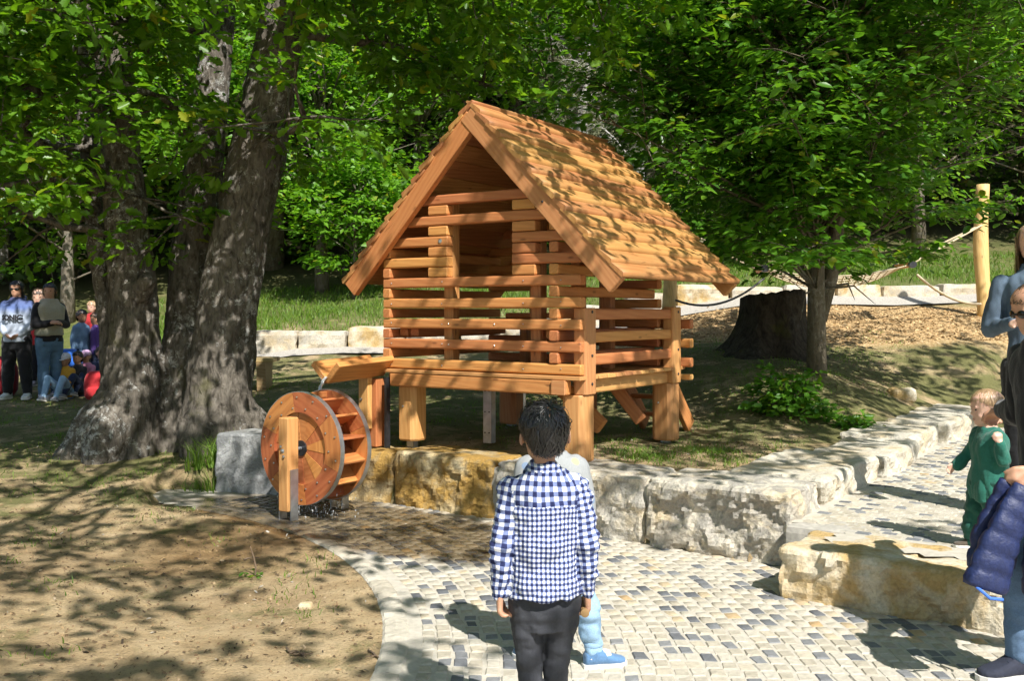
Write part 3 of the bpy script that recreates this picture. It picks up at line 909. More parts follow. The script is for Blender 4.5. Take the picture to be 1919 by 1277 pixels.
# platform
nb = 13
for i in range(nb):
    v0 = -0.03 + i * (1.90 / nb)
    timber('floor_board', HP(SL + .03, v0 + 0.07, FZ - .016), HP(-0.02, v0 + 0.07, FZ - .016), 0.136, 0.030, M_POST, ch=.005, endch=.003)
fb = timber('floor_beam', HP(SL - .10, 0.01, FZ - .090), HP(0.10, 0.01, FZ - .090), 0.07, 0.115, M_LOG)
timber('floor_beam', HP(SL - .10, 1.78, FZ - .090), HP(0.10, 1.78, FZ - .090), 0.07, 0.115, M_LOG)
timber('floor_beam', HP(0.075, 0.09, FZ - .090), HP(0.075, 1.72, FZ - .090), 0.07, 0.115, M_POST)
timber('floor_beam', HP(SL - .06, 0.05, FZ - .090), HP(SL - .06, 1.72, FZ - .090), 0.07, 0.115, M_LOG)
timber('beam_end', HP(0.235, -0.034, FZ - .090), HP(0.105, -0.034, FZ - .090), 0.02, 0.112, M_POST, ch=.004)
# corner posts: full section below, outer half above the floor
def octo_post(name, s, v, z0, z1, w, m=M_POST):
    sec = []
    c = w * 0.20
    for x, y in ((w/2, -w/2 + c), (w/2, w/2 - c), (w/2 - c, w/2), (-w/2 + c, w/2), (-w/2, w/2 - c), (-w/2, -w/2 + c), (-w/2 + c, -w/2), (w/2 - c, -w/2)):
        sec.append((x, y))
    H = z1 - z0
    rings = []
    for z, k in ((-H/2, .93), (-H/2 + .015, 1), (0, 1), (H/2 - .008, 1), (H/2, .96)):
        rings.append([(z, x * k, y * k) for x, y in sec])
    me = MB().loft(rings).mesh(name)
    M = frame_mtx(HP(s, v, (z0 + z1) / 2), Z3, V3)
    M.translation -= HB
    o = link(name, me, m, house); o.matrix_basis = M
    return o
P1 = octo_post('post', 0.095, 0.14, 0.455, FZ - .150, 0.205)
P1u = timber('rail_post', HP(0.035, 0.14, FZ - .148), HP(0.035, 0.14, 1.652), 0.115, 0.165, M_POST, up=V3, ch=.018)
P2 = octo_post('post', 0.095, 1.70, 0.46, FZ - .150, 0.205)
P2u = timber('rail_post', HP(0.035, 1.70, FZ - .148), HP(0.035, 1.70, 1.665), 0.115, 0.165, M_POST, up=V3, ch=.018)
P3 = octo_post('post', 1.78, 0.14, 0.50, FZ - .150, 0.205)
P4 = octo_post('post', 1.80, 1.70, 0.50, FZ - .150, 0.205)
P5 = octo_post('post', 0.95, 1.70, 0.50, FZ - .150, 0.205)
bolt(P1, HP(0.13, 0.14 - .1035, .80), -V3, 0.010)
bolt(P3, HP(1.80, 0.14 - .1035, .80), -V3, 0.010)
bolt(P2, HP(0.12, 1.70 - .1035, .80), -V3, 0.010)
for pu, vv_ in ((P1u, 0.14), (P2u, 1.70)):
    for z in (1.62, 1.28, 1.06):
        bolt(pu, HP(0.035 - .0585, vv_ + .01, z), -U3, 0.012, M_BLACKSTEEL)
# steel feet
for p, s, v, z in ((P1, .095, .14, .455), (P2, .095, 1.70, .46), (P3, 1.78, .14, .5), (P4, 1.80, 1.70, .5), (P5, .95, 1.70, .5)):
    mb = MB(); mb.box((0, 0, 0), (0.07, 0.07, 0.14))
    M = frame_mtx(HP(s, v, z - .06), U3); M.translation -= HB
    f = link('post_foot', mb.mesh('post_foot'), M_GALV, p); f.matrix_basis = p.matrix_basis.inverted() @ M
# side rail
for i, z in enumerate((1.600, 1.420, 1.245)):
    timber('rail', HP(0.035, 0.205, z), HP(0.035, 1.635, z), 0.06, (0.088, 0.085, 0.085)[i], M_LOG, bend=0.004)
for z in (1.510, 1.335, 1.16):
    timber('rail', HP(0.55, 1.84, z), HP(-0.10, 1.84, z), 0.075, 0.085, M_LOG)
timber('rail', HP(.30, 1.84, FZ - .10), HP(-0.10, 1.84, FZ - .10), 0.075, 0.05, M_POST)
# roof
RM, RT = 0.972, 3.352       # ridge: s and z of the outer peak
HW, ZE = 1.395, 1.915       # half width and eave height
slope = Vector((HW, RT - ZE)); SLN = slope.length
VR0, VR1 = -0.115, 2.155
for sgn in (1, -1):
    dn = (U3 * (sgn * HW) + Z3 * (ZE - RT)).normalized()        # down the slope
    up = (U3 * (sgn * (RT - ZE)) + Z3 * HW).normalized()        # outward
    def RP(d, v, h): return HP(RM, v, RT) + dn * d + up * h
    # lining boards
    nl = 11
    for i in range(nl):
        d0 = 0.04 + i * (SLN - 0.09) / nl; d1 = d0 + (SLN - 0.09) / nl - 0.003
        timber('roof_lining', RP((d0 + d1)/2, VR0 + .05, -0.052), RP((d0 + d1)/2, VR1 - .01, -0.052), d1 - d0, 0.022, M_LINING, up=up, ch=.003, endch=.002)
    # slabs: half-round, waney, lapped
    ns = 14
    for i in range(ns):
        rr = random.Random(100 * sgn + i)
        pit = SLN / ns
        wdt = pit * 1.28; L = VR1 - VR0 + rr.uniform(-.012, .02)
        th = 0.036 + rr.uniform(-.003, .005)
        nseg = 14; rings = []
        ph = rr.uniform(0, 9); prof_n = 13
        for j in range(nseg + 1):
            x = -L/2 + L * j / nseg
            wob = 0.004 * math.sin(x * 3.1 + ph) + 0.002 * math.sin(x * 9 + ph * 2)
            w2 = wdt / 2
            ring = []
            for q in range(prof_n):
                t = -1 + 2 * q / (prof_n - 1)
                yy = (t if t < 0.7 else 0.7 + (t - 0.7)) * w2 + (wob if t > 0 else 0)
                tt = (t + 1) / 2
                hh = th * (0.30 + 0.75 * tt ** 0.8) * (1.0 if tt < 0.86 else max(0.0, 1 - ((tt - 0.86) / 0.14) ** 2) ** 0.5) + 0.002 * math.sin(x * 7 + ph + t * 2)
                ring.append((x, yy, max(hh, 0.004) - 0.010))
            ring.append((x, w2 * 0.97 + wob, -0.016)); ring.append((x, -w2 * 0.97, -0.016))
            rings.append(ring)
        me = MB().loft(rings).mesh('roof_slab')
        me.polygons.foreach_set('use_smooth', [len(p.vertices) == 4 for p in me.polygons])
        dc = pit * (i + 0.5) + 0.012
        # lower slabs lie under the ones above: tilt each a little
        M = frame_mtx(RP(dc, (VR0 + VR1)/2 + rr.uniform(-.006, .006), -0.022), V3 * sgn, (up - dn * 0.065).normalized())
        M.translation -= HB
        o = link('roof_slab', me, M_SLAB, house); o.matrix_basis = M
    # barge boards front and back
    for v, nm in ((VR0 + .045, 'barge_board'), (VR1 - .05, 'barge_board')):
        e = 0.02 if sgn > 0 else -0.015
        bb = timber(nm, RP(0.075 + e, v + (0.006 if sgn > 0 else 0), -0.110), RP(SLN + 0.03, v + (0.006 if sgn > 0 else 0), -0.110), 0.070, 0.155, M_LOG if sgn > 0 else M_POST, up=up, ch=.008)
        if sgn < 0 and v < 0: bolt(bb, RP(1.12, v - .037, -.11), -V3, .010, M_BLACKSTEEL)
    # eave plate
    timber('wall_plate', RP(SLN - 0.42, 0.0, -0.115), RP(SLN - 0.42, 1.70, -0.115), 0.09, 0.085, M_LOG, up=up)
timber('ridge_beam', HP(RM, 0.03, RT - 0.20), HP(RM, 1.72, RT - 0.20), 0.09, 0.12, M_LINING)
# ladder at the back, under the platform
lad = empty('ladder'); lad.parent = house
for s in (.62, 1.10):
    a, b2 = HP(s - .42, 2.45, 0.50), HP(s - .42, 1.86, 1.12)
    timber('stringer', a, b2, 0.055, 0.16, M_LOG)
for i in range(3):
    t = (i + .6) / 3.3
    timber('tread', HP(.18, 2.45 - .59*t, .50 + .62*t), HP(.70, 2.45 - .59*t, .50 + .62*t), 0.15, 0.04, M_LOG)
bpy.data.objects.remove(lad)
for s0, v0, s1, v1 in ((.30, 1.62, .62, 1.1),):
    timber('brace', HP(s0, v0, 0.62), HP(s1, v1 + .4, 1.06), 0.06, 0.12, M_LOG)
timber('brace', HP(.45, 1.15, 0.60), HP(1.02, 1.15, 1.05), 0.07, 0.15, M_LOG)
# galvanised channel and pipe under the floor
mb = MB(); mb.box((0, 0, 0), (0.012, 0.085, 0.50)); mb.box((0.03, -0.038, 0), (0.06, 0.009, 0.50)); mb.box((0.03, 0.038, 0), (0.06, 0.009, 0.50))
M = frame_mtx(HP(1.17, 0.42, .735), V3); M.translation -= HB
ch = link('steel_channel', mb.mesh('steel_channel'), M_GALV, house); ch.matrix_basis = M
for dz in (.20, .02, -.16):
    for du in (-.022, .022):
        bolt(ch, HP(1.17 + du, 0.412, .735 + dz), -V3, .006, M_BLACKSTEEL)
mb = MB().tube([HP(.92, .62, .50) - HB, HP(.92, .62, 1.08) - HB], 0.013, 8); mb.tube([HP(.92, .62, .62) - HB, HP(.80, .62, .62) - HB], 0.02, 6)
mb.build('water_pipe', M_GALV, house)

# ------------------------------------------------------------------ trough that feeds the wheel
trough = empty('water_trough', HP(2.0, -0.30, 0.43)); HBs = HB
tag(trough, 'wooden V-shaped water trough on a post at the playhouse corner', 'trough')
trough['base'] = tuple(trough.location)
def tpart(name, a, b, w, h, m=M_LOG, up=(0, 0, 1), ch=.008):
    return timber(name, a, b, w, h, m, trough, up, ch)
TS = 2.04
for sg in (-1, 1):
    upv = (U3 * sg * 0.72 + Z3 * 0.70).normalized()
    c0 = HP(TS, -0.66, 1.045) + upv * 0.105; c1 = HP(TS, 0.03, 1.075) + upv * 0.105
    tpart('trough_board', c0, c1, 0.055, 0.215, M_TROUGH, upv)
tp = tpart('support', HP(TS + .02, -0.02, 0.44), HP(TS + .02, -0.02, 1.04), 0.12, 0.13, M_LOG, V3)
tpart('support_plate', HP(TS + .05, -.125, 0.60), HP(TS + .05, -.125, 1.06), 0.11, 0.06, M_POST, V3)
for z in (.86, .68):
    mb = MB().tube([(0, 0, -.004), (0, 0, .006), (0, 0, .010)], [.014, .014, .007], 10)
    q = (-V3).to_track_quat('Z', 'Y').to_matrix().to_4x4(); q.translation = HP(TS + .07, -.157, z) - Vector(trough['base'])
    o = link('bolt', mb.mesh('bolt'), M_BOLT, trough); o.matrix_basis = q
mb = MB().box((0, 0, 0), (.025, .05, .62)); M = frame_mtx(HP(1.93, -0.02, .74), U3); M.translation -= Vector(trough['base'])
o = link('steel_upright', mb.mesh('steel_upright'), M_BLACKSTEEL, trough); o.matrix_basis = M
del trough['base']

# ------------------------------------------------------------------ water wheel
WC = Vector((-1.657, 7.85, 0.545))         # centre of the front disc
wheel = empty('waterwheel', (WC.x, WC.y, 0.0)); WB = Vector(wheel.location)
tag(wheel, 'wooden water wheel with two ringed discs and wet paddles', 'water wheel')
RW = 0.443; RI = 0.285; GAPV = 0.30
WF = frame_mtx(Vector((0, 0, WC.z)), U3, Z3)      # local x = U, y = Z x U = -V ... z up
ax = V3
def WP(r, a, v): return U3 * (r * math.cos(a)) + Z3 * (WC.z + r * math.sin(a)) + ax * v
def ring_segment(name, r0, r1, a0, a1, v0, v1, parent, m, n=10):
    """annular wooden segment, its own local frame: x along the tangent so the grain runs round"""
    am = (a0 + a1) / 2
    t = -U3 * math.sin(am) + Z3 * math.cos(am); rad = U3 * math.cos(am) + Z3 * math.sin(am)
    M = Matrix((t, rad, t.cross(rad))).transposed().to_4x4(); M.translation = WP((r0 + r1)/2, am, (v0 + v1)/2)
    Mi = M.inverted()
    rings = []
    for i in range(n + 1):
        a = a0 + (a1 - a0) * i / n
        rings.append([Mi @ WP(r0, a, v0), Mi @ WP(r1, a, v0), Mi @ WP(r1, a, v1), Mi @ WP(r0, a, v1)])
    me = MB().loft(rings).mesh(name)
    o = link(name, me, m, parent); o.matrix_basis = M
    return o
for di, v in enumerate((0.0, GAPV)):
    disc = empty('disc', (0, 0, 0)); disc.parent = wheel
    nseg = 6
    for i in range(nseg):
        a0 = 2*math.pi*i/nseg + .35 + di * .3; a1 = a0 + 2*math.pi/nseg - .006
        ring_segment('rim_segment', RI, RW, a0, a1, v - .028, v + .018, disc, M_WHEEL)
    nw = 14
    for i in range(nw):
        a0 = 2*math.pi*i/nw + .1; a1 = a0 + 2*math.pi/nw - .010
        ring_segment('wedge_board', 0.055, RI + .03, a0, a1, v - .006 + .003*(i % 2), v + .022, disc, M_TROUGH, 3)
    # steel band
    rings = []
    mb = MB(); vs = []; fs = []
    nb_ = 64
    for i in range(nb_):
        a = 2*math.pi*i/nb_
        vs += [WP(RW + .001, a, v - .026), WP(RW + .005, a, v - .026), WP(RW + .005, a, v + .016), WP(RW + .001, a, v + .016)]
    for i in range(nb_):
        j = (i + 1) % nb_
        for q in range(4): fs.append((4*i + q, 4*i + (q+1) % 4, 4*j + (q+1) % 4, 4*j + q))
    link('steel_band', mesh_py('steel_band', vs, fs, False), M_GALV, disc)
    if di == 0:
        mbm = MB().tube([(0, 0, -.002), (0, 0, .004), (0, 0, .007)], [.0085, .0085, .005], 8).mesh('bolt'); mbm.materials.append(M_BOLT)
        q = (-ax).to_track_quat('Z', 'Y').to_matrix().to_4x4()
        for i in range(14):
            for rr_, da in ((RI + .035, .0), (RW - .04, .16)):
                a = 2*math.pi*i/14 + da
                o = link('bolt', mbm, None, disc); qq = q.copy(); qq.translation = WP(rr_, a, -.028); o.matrix_basis = qq
        mb = MB().tube([WP(0, 0, -.015), WP(0, 0, .03)], .062, 20); mb.build('hub', M_BLACKSTEEL, disc)
for i in range(14):
    a = 2*math.pi*i/14
    p0 = WP(0.20, a, GAPV/2); p1 = WP(RW - .012, a + .22, GAPV/2)
    M = frame_mtx((p0 + p1)/2, ax, (p1 - p0))
    me = beam_mesh('paddle', GAPV - .045, .022, (p1 - p0).length, .004, .002, 0, i)
    o = link('paddle', me, M_WHEEL, wheel); o.matrix_basis = M
MB().tube([WP(0, 0, -.20), WP(0, 0, .52)], .016, 10).build('axle', M_GALV, wheel)
MB().tube([WP(0.26, 2*math.pi*i/28, .02) for i in range(28)] + [WP(.26, 0, .02)], .004, 4).build('drum_hoop', M_WHEEL, wheel)
# front post and rear post with steel shoes
def wpost(v, top, z0):
    M = frame_mtx(WP(0, 0, v) * 1.0 + Z3 * ((z0 + top)/2 - WC.z), Z3, V3)
    me = beam_mesh('stand_post', top - z0, .10, .115, .006, .006, 0, 3)
    o = link('stand_post', me, M_POST, wheel); o.matrix_basis = M
    return o
fp = wpost(-.14, 0.80, 0.075)
rp = wpost(GAPV + .12, 0.74, 0.075)
for v in (-.14, GAPV + .12):
    for du in (-.063, .063):
        mb = MB(); mb.box((0, 0, 0), (.010, .075, .40 if du < 0 else .12))
        M = frame_mtx(WP(0, 0, v) + U3 * du + Z3 * ((.20 if du < 0 else .06) - WC.z), U3)
        o = link('steel_shoe', mb.mesh('steel_shoe'), M_GALV, wheel); o.matrix_basis = M
for (z, du) in ((.545, .01), (.575, .02), (.50, -.01)):
    mb = MB().tube([(0, 0, -.002), (0, 0, .006), (0, 0, .009)], [.012, .012, .006], 8)
    q = (-ax).to_track_quat('Z', 'Y').to_matrix().to_4x4(); q.translation = U3 * du + Z3 * z + ax * (-.199)
    o = link('bolt', mb.mesh('bolt'), M_BOLT, wheel); o.matrix_basis = q
# falling water
def water_mat():
    m, nt, b = mat('water')
    b.inputs['Base Color'].default_value = (0.92, 0.95, 0.96, 1); b.inputs['Roughness'].default_value = 0.06
    b.inputs['Transmission Weight'].default_value = 0.6; b.inputs['IOR'].default_value = 1.33
    return m
M_WATER = water_mat()
mb = MB(); wr = random.Random(3)
p0 = HP(TS, -0.655, 1.075)
for st in range(5):
    pts, rad = [], []
    ox, oz = wr.uniform(-.014, .014), wr.uniform(-.008, .008)
    for i in range(14):
        t = i / 13 * 0.245
        pts.append(p0 - V3 * (0.55 * t) + U3 * (ox + .004 * math.sin(i * 1.7 + st)) + Z3 * (oz - 4.9 * t * t))
        rad.append(.009 + .004 * math.sin(i * 2.1 + st))
    mb.tube([p - p0 for p in pts], rad, 6)
for i in range(40):
    t = wr.uniform(.05, .26)
    p = - V3 * (0.55 * t) + U3 * wr.gauss(0, .02) + Z3 * (wr.gauss(0, .02) - 4.9*t*t)
    mb.ball(p, wr.uniform(.002, .006), 5, 4)
o = mb.build('water_stream', M_WATER, None, True, loc=p0); tag(o, 'thin stream of water pouring from the trough onto the wheel', 'water')
mb = MB()
for i in range(260):
    v = wr.uniform(-.05, GAPV + .06)
    p = WP(0, 0, v) * 1 + U3 * wr.gauss(0, .14); p.z = wr.random() ** 1.5 * .20 + .015
    ln = wr.uniform(.004, .03) if wr.random() < .5 else .004
    mb.tube([p, p - Z3 * ln], [wr.uniform(.0018, .004)] * 2, 5)
o = mb.build('water_drops', M_WATER, None, True, loc=WB); tag(o, 'spray of water drops falling under the wheel', None, None, 'stuff')
# ------------------------------------------------------------------ foliage materials
def leaf_mat(name, dark, light, trans, gloss=0.45, tw=0.42):
    m, nt, b = mat(name)
    at = nt.nodes.new('ShaderNodeAttribute'); at.attribute_name = 'tone'
    c = ramp(nt, at.outputs['Fac'], [(0.0, dark), (0.75, light), (0.97, [light[0]*1.25, light[1]*1.05, light[2]]), (1.0, (light[0]*1.9, light[1]*1.0, light[2]))]).outputs[0]
    nt.links.new(c, b.inputs['Base Color'])
    b.inputs['Roughness'].default_value = gloss
    b.inputs['Specular IOR Level'].default_value = 0.4
    tr = nt.nodes.new('ShaderNodeBsdfTranslucent')
    ct = mixc(nt, 1.0, c, trans, 'MULTIPLY')
    nt.links.new(ct, tr.inputs['Color'])
    mx = nt.nodes.new('ShaderNodeMixShader'); mx.inputs[0].default_value = tw
    nt.links.new(b.outputs[0], mx.inputs[1]); nt.links.new(tr.outputs[0], mx.inputs[2])
    nt.links.new(mx.outputs[0], nt.nodes['Material Output'].inputs['Surface'])
    return m
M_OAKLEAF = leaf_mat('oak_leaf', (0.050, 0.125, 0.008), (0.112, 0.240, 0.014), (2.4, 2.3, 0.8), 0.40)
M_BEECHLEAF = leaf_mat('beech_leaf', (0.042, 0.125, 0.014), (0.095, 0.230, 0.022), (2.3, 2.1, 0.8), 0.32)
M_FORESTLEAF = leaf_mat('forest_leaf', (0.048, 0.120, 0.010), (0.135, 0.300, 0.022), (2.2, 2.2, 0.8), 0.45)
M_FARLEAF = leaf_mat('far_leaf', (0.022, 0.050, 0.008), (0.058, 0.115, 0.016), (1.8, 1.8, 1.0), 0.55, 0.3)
M_PINE = leaf_mat('pine_needle', (0.10, 0.12, 0.055), (0.21, 0.22, 0.12), (1.2, 1.2, 1.0), 0.6, 0.2)
M_GRASS = leaf_mat('grass_blade', (0.060, 0.125, 0.014), (0.155, 0.26, 0.030), (1.8, 1.9, 0.9), 0.5, 0.35)

def bark_mat(name, dark, light, lichen, lichen_amt=0.4, moss=0.3, vs=1.0):
    m, nt, b = mat(name)
    g = nt.nodes.new('ShaderNodeNewGeometry'); P = g.outputs['Position']
    mp = nt.nodes.new('ShaderNodeMapping'); mp.inputs['Scale'].default_value = (14*vs, 14*vs, 5.5*vs); nt.links.new(P, mp.inputs['Vector'])
    n1 = noise_n(nt, mp.outputs[0], 1.0, 7, 0.65, 0.8)
    c = ramp(nt, n1, [(0.30, dark), (0.62, light)]).outputs[0]
    n2 = noise_n(nt, P, 13.0, 8, 0.8, 0.4)
    n2b = noise_n(nt, P, 1.4, 3, 0.5)
    lf = ramp(nt, math_n(nt, 'ADD', n2, math_n(nt, 'MULTIPLY_ADD', n2b, 0.5, -0.25)), [(0.56, 0.0), (0.64, 1.0)]).outputs[0]
    c = mixc(nt, math_n(nt, 'MULTIPLY', lf, lichen_amt), c, lichen)
    n3 = noise_n(nt, P, 1.9, 5, 0.6)
    mf = ramp(nt, n3, [(0.60, 0.0), (0.70, 1.0)]).outputs[0]
    c = mixc(nt, math_n(nt, 'MULTIPLY', mf, moss), c, (0.10, 0.10, 0.018))
    nt.links.new(c, b.inputs['Base Color']); b.inputs['Roughness'].default_value = 0.9; b.inputs['Specular IOR Level'].default_value = 0.15
    bump(nt, b, n1, 1.0, 0.05)
    return m
M_BARK = bark_mat('oak_bark', (0.036, 0.030, 0.023), (0.205, 0.180, 0.148), (0.50, 0.50, 0.47), 0.85, 0.5, 1.3)
M_BARK_BEECH = bark_mat('beech_bark', (0.10, 0.085, 0.06), (0.21, 0.18, 0.13), (0.45, 0.45, 0.40), 0.4, 0.4)
M_BARK_FAR = bark_mat('forest_bark', (0.07, 0.058, 0.042), (0.20, 0.17, 0.13), (0.36, 0.35, 0.31), 0.45, 0.4, 0.7)
M_BARK_PALE = bark_mat('pale_bark', (0.20, 0.19, 0.17), (0.40, 0.38, 0.35), (0.55, 0.55, 0.52), 0.5, 0.15, 0.7)

# ------------------------------------------------------------------ leaf meshes
def leaf_template(kind):
    if kind == 'oak':     # lobed outline, two halves folded on the midrib
        half = [(0, 0), (.10, .05), (.22, .16), (.32, .12), (.45, .27), (.55, .19), (.70, .30), (.80, .17), (.93, .15), (1, 0)]
    elif kind == 'beech':
        half = [(0, 0), (.22, .20), (.52, .27), (.80, .16), (1, 0)]
    else:
        half = [(0, 0), (.45, .30), (1, 0)]
    n = len(half)
    v = []
    for x, y in half: v.append((x, y, abs(y) * 0.30 - 0.10 * x * x))
    for x, y in half[1:-1]: v.append((x, -y, abs(y) * 0.30 - 0.10 * x * x))
    f1 = list(range(n)); f2 = [0] + [n + i for i in range(n - 2)][::1] + [n - 1]
    f1 = f1[::-1]
    return np.array(v), [f1, f2]
TEMPL = {k: leaf_template(k) for k in ('oak', 'beech', 'small')}

def leaves_mesh(name, pos, nrm, axis, size, kind, tone):
    tv, tf = TEMPL[kind]
    n = len(pos)
    nrm = nrm / np.linalg.norm(nrm, axis=1, keepdims=True)
    axis = axis - nrm * (axis * nrm).sum(1, keepdims=True)
    axis /= np.maximum(np.linalg.norm(axis, axis=1, keepdims=True), 1e-6)
    side = np.cross(nrm, axis)
    V = (pos[:, None, :] + size[:, None, None] * (tv[None, :, 0:1] * axis[:, None, :] + tv[None, :, 1:2] * side[:, None, :] + tv[None, :, 2:3] * nrm[:, None, :])).reshape(-1, 3)
    k = len(tv)
    flat = np.concatenate([np.array(f) for f in tf]); sz = np.array([len(f) for f in tf])
    F = (np.arange(n)[:, None] * k + flat[None, :]).ravel()
    me = mesh_np(name, V, F, np.tile(sz, n))
    set_tone(me, np.repeat(tone, k))
    return me

def spray_leaves(base, dirs, length, per, rng, flat=0.35, droop=0.25, spread=0.75, tilt=0.45, size=0.12, size_var=0.45):
    """leaves set along little twigs that fan out of each base; returns pos, normal, axis, size, tone"""
    n = len(base)
    dirs = dirs / np.maximum(np.linalg.norm(dirs, axis=1, keepdims=True), 1e-6)
    B = np.repeat(base, per, 0); D = np.repeat(dirs, per, 0); L = np.repeat(length, per)
    m = len(B)
    up = np.array([0, 0, 1.0])
    S = np.cross(D, up); S /= np.maximum(np.linalg.norm(S, axis=1, keepdims=True), 1e-6)
    Uu = np.cross(S, D)
    ang = rng.choice(np.array([-1, -.5, 0, .5, 1]), m) * spread + rng.normal(0, .12, m)
    T = D * np.cos(ang)[:, None] + S * np.sin(ang)[:, None]
    t = rng.uniform(0.12, 1.0, m) ** 0.8
    p = B + T * (L * t)[:, None] + Uu * (rng.normal(0, flat * 0.3, m) * L)[:, None]
    p[:, 2] -= droop * L * t * t
    sg = rng.choice(np.array([-1, 1]), m)
    ax = T * 0.7 + np.cross(T, up) * (sg * 0.8)[:, None]; ax[:, 2] -= rng.uniform(0, .5, m)
    nr = np.tile(up, (m, 1)) + rng.normal(0, tilt, (m, 3)) + T * 0.25
    s = size * (1 + rng.uniform(-size_var, size_var, m))
    tone_c = np.repeat(rng.uniform(0.15, 0.85, n), per)
    tone = np.clip(tone_c + rng.normal(0, 0.16, m), 0, 1)
    return p, nr, ax, s, tone

def cat(parts): return [np.concatenate(a) for a in zip(*parts)]

def branch_pts(p0, d, L, rnd, n=6, curl=0.18, lift=0.0):
    pts = [Vector(p0)]; d = Vector(d).normalized()
    for i in range(n):
        d = (d + Vector((rnd.gauss(0, curl), rnd.gauss(0, curl), rnd.gauss(0, curl) + lift))).normalized()
        pts.append(pts[-1] + d * (L / n))
    return pts
def radii(r0, r1, n): return [r0 + (r1 - r0) * (i / (n - 1)) ** 0.9 for i in range(n)]

def remesh_obj(mb_or_me, voxel, smooth=2, name='tmp'):
    me = mb_or_me.mesh(name) if isinstance(mb_or_me, MB) else mb_or_me
    o = bpy.data.objects.new(name, me); COL.objects.link(o)
    md = o.modifiers.new('r', 'REMESH'); md.mode = 'VOXEL'; md.voxel_size = voxel; md.use_smooth_shade = True
    if smooth:
        ms = o.modifiers.new('s', 'SMOOTH'); ms.factor = 0.5; ms.iterations = smooth
    dg = bpy.context.evaluated_depsgraph_get(); dg.update()
    out = bpy.data.meshes.new_from_object(o.evaluated_get(dg))
    bpy.data.objects.remove(o); bpy.data.meshes.remove(me)
    out.name = name
    return out
def get_co(me):
    a = np.empty(len(me.vertices) * 3, dtype=np.float32); me.vertices.foreach_get('co', a); return a.reshape(-1, 3)
def get_no(me):
    a = np.empty(len(me.vertices) * 3, dtype=np.float32); me.vertices.foreach_get('normal', a); return a.reshape(-1, 3)
def put_co(me, a):
    me.vertices.foreach_set('co', np.asarray(a, dtype=np.float32).ravel()); me.update()

# ------------------------------------------------------------------ where the photograph is sunlit: thin the overhead sprays there
SD = np.array(SUN_DIR)
def shade_keep(p):
    """keep probability of an overhead spray by where its shadow lands"""
    def proj(z): return p - SD[None, :] * ((p[:, 2] - z) / SD[2])[:, None]
    g = proj(0.15); X, Y = g[:, 0], g[:, 1]
    keep = np.full(len(p), 0.50)
    d = np.stack([X - O2.x, Y - O2.y], 1)
    s = d @ np.array([U2.x, U2.y]); v = d @ np.array([V2.x, V2.y])
    rc = np.hypot(X - CURB_C.x, Y - CURB_C.y)
    keep = np.where((X > -2.1) & (rc < CURB_R + .1) & (Y < 6.0) & (Y > 3.4), 0.20, keep)          # bright sand by the kerb
    keep = np.where((v > 0.9) & (X > -2.2) & (Y < 15.0), 0.95, keep)                        # ground behind the house
    keep = np.where((X > 2.2) & (Y > 13.9), 0.42, keep)                                     # chips, wall and bank
    keep = np.where((X < 2.2) & (Y > 14.8), 0.22, keep)
    keep = np.where((rc > CURB_R + .1) & (v < -0.1) & (s < 1.0) & (Y > 2.6), 0.035, keep)        # plaza
    keep = np.where((rc > CURB_R) & (v < 0.0) & (s >= 1.0) & (Y > 6.3), 0.80, keep)         # wet corner at the wheel
    s2, v2 = cs(np.stack([X, Y], 1))
    keep = np.where((s2 < np.where(v2 < 6.0, 0.8, 0.2)) & (v2 > -0.9) & (v2 < 9), 0.05, keep)                                  # raised path
    keep = np.where((X < -1.2) & (Y > 10.2) & (Y < 15.5), 0.22, keep)                     # lets light into the hanging oak leaves
    g2 = proj(1.7); d = np.stack([g2[:, 0] - O2.x, g2[:, 1] - O2.y], 1)
    s = d @ np.array([U2.x, U2.y]); v = d @ np.array([V2.x, V2.y])
    keep = np.where((s > -.4) & (s < 2.3) & (v > -.5) & (v < .55), np.minimum(keep, 0.30), keep)
    g3 = proj(2.6); d = np.stack([g3[:, 0] - O2.x, g3[:, 1] - O2.y], 1)
    s = d @ np.array([U2.x, U2.y]); v = d @ np.array([V2.x, V2.y])
    keep = np.where((s > -.5) & (s < 1.2) & (v > .2) & (v < 2.3), 0.68, keep)
    return keep

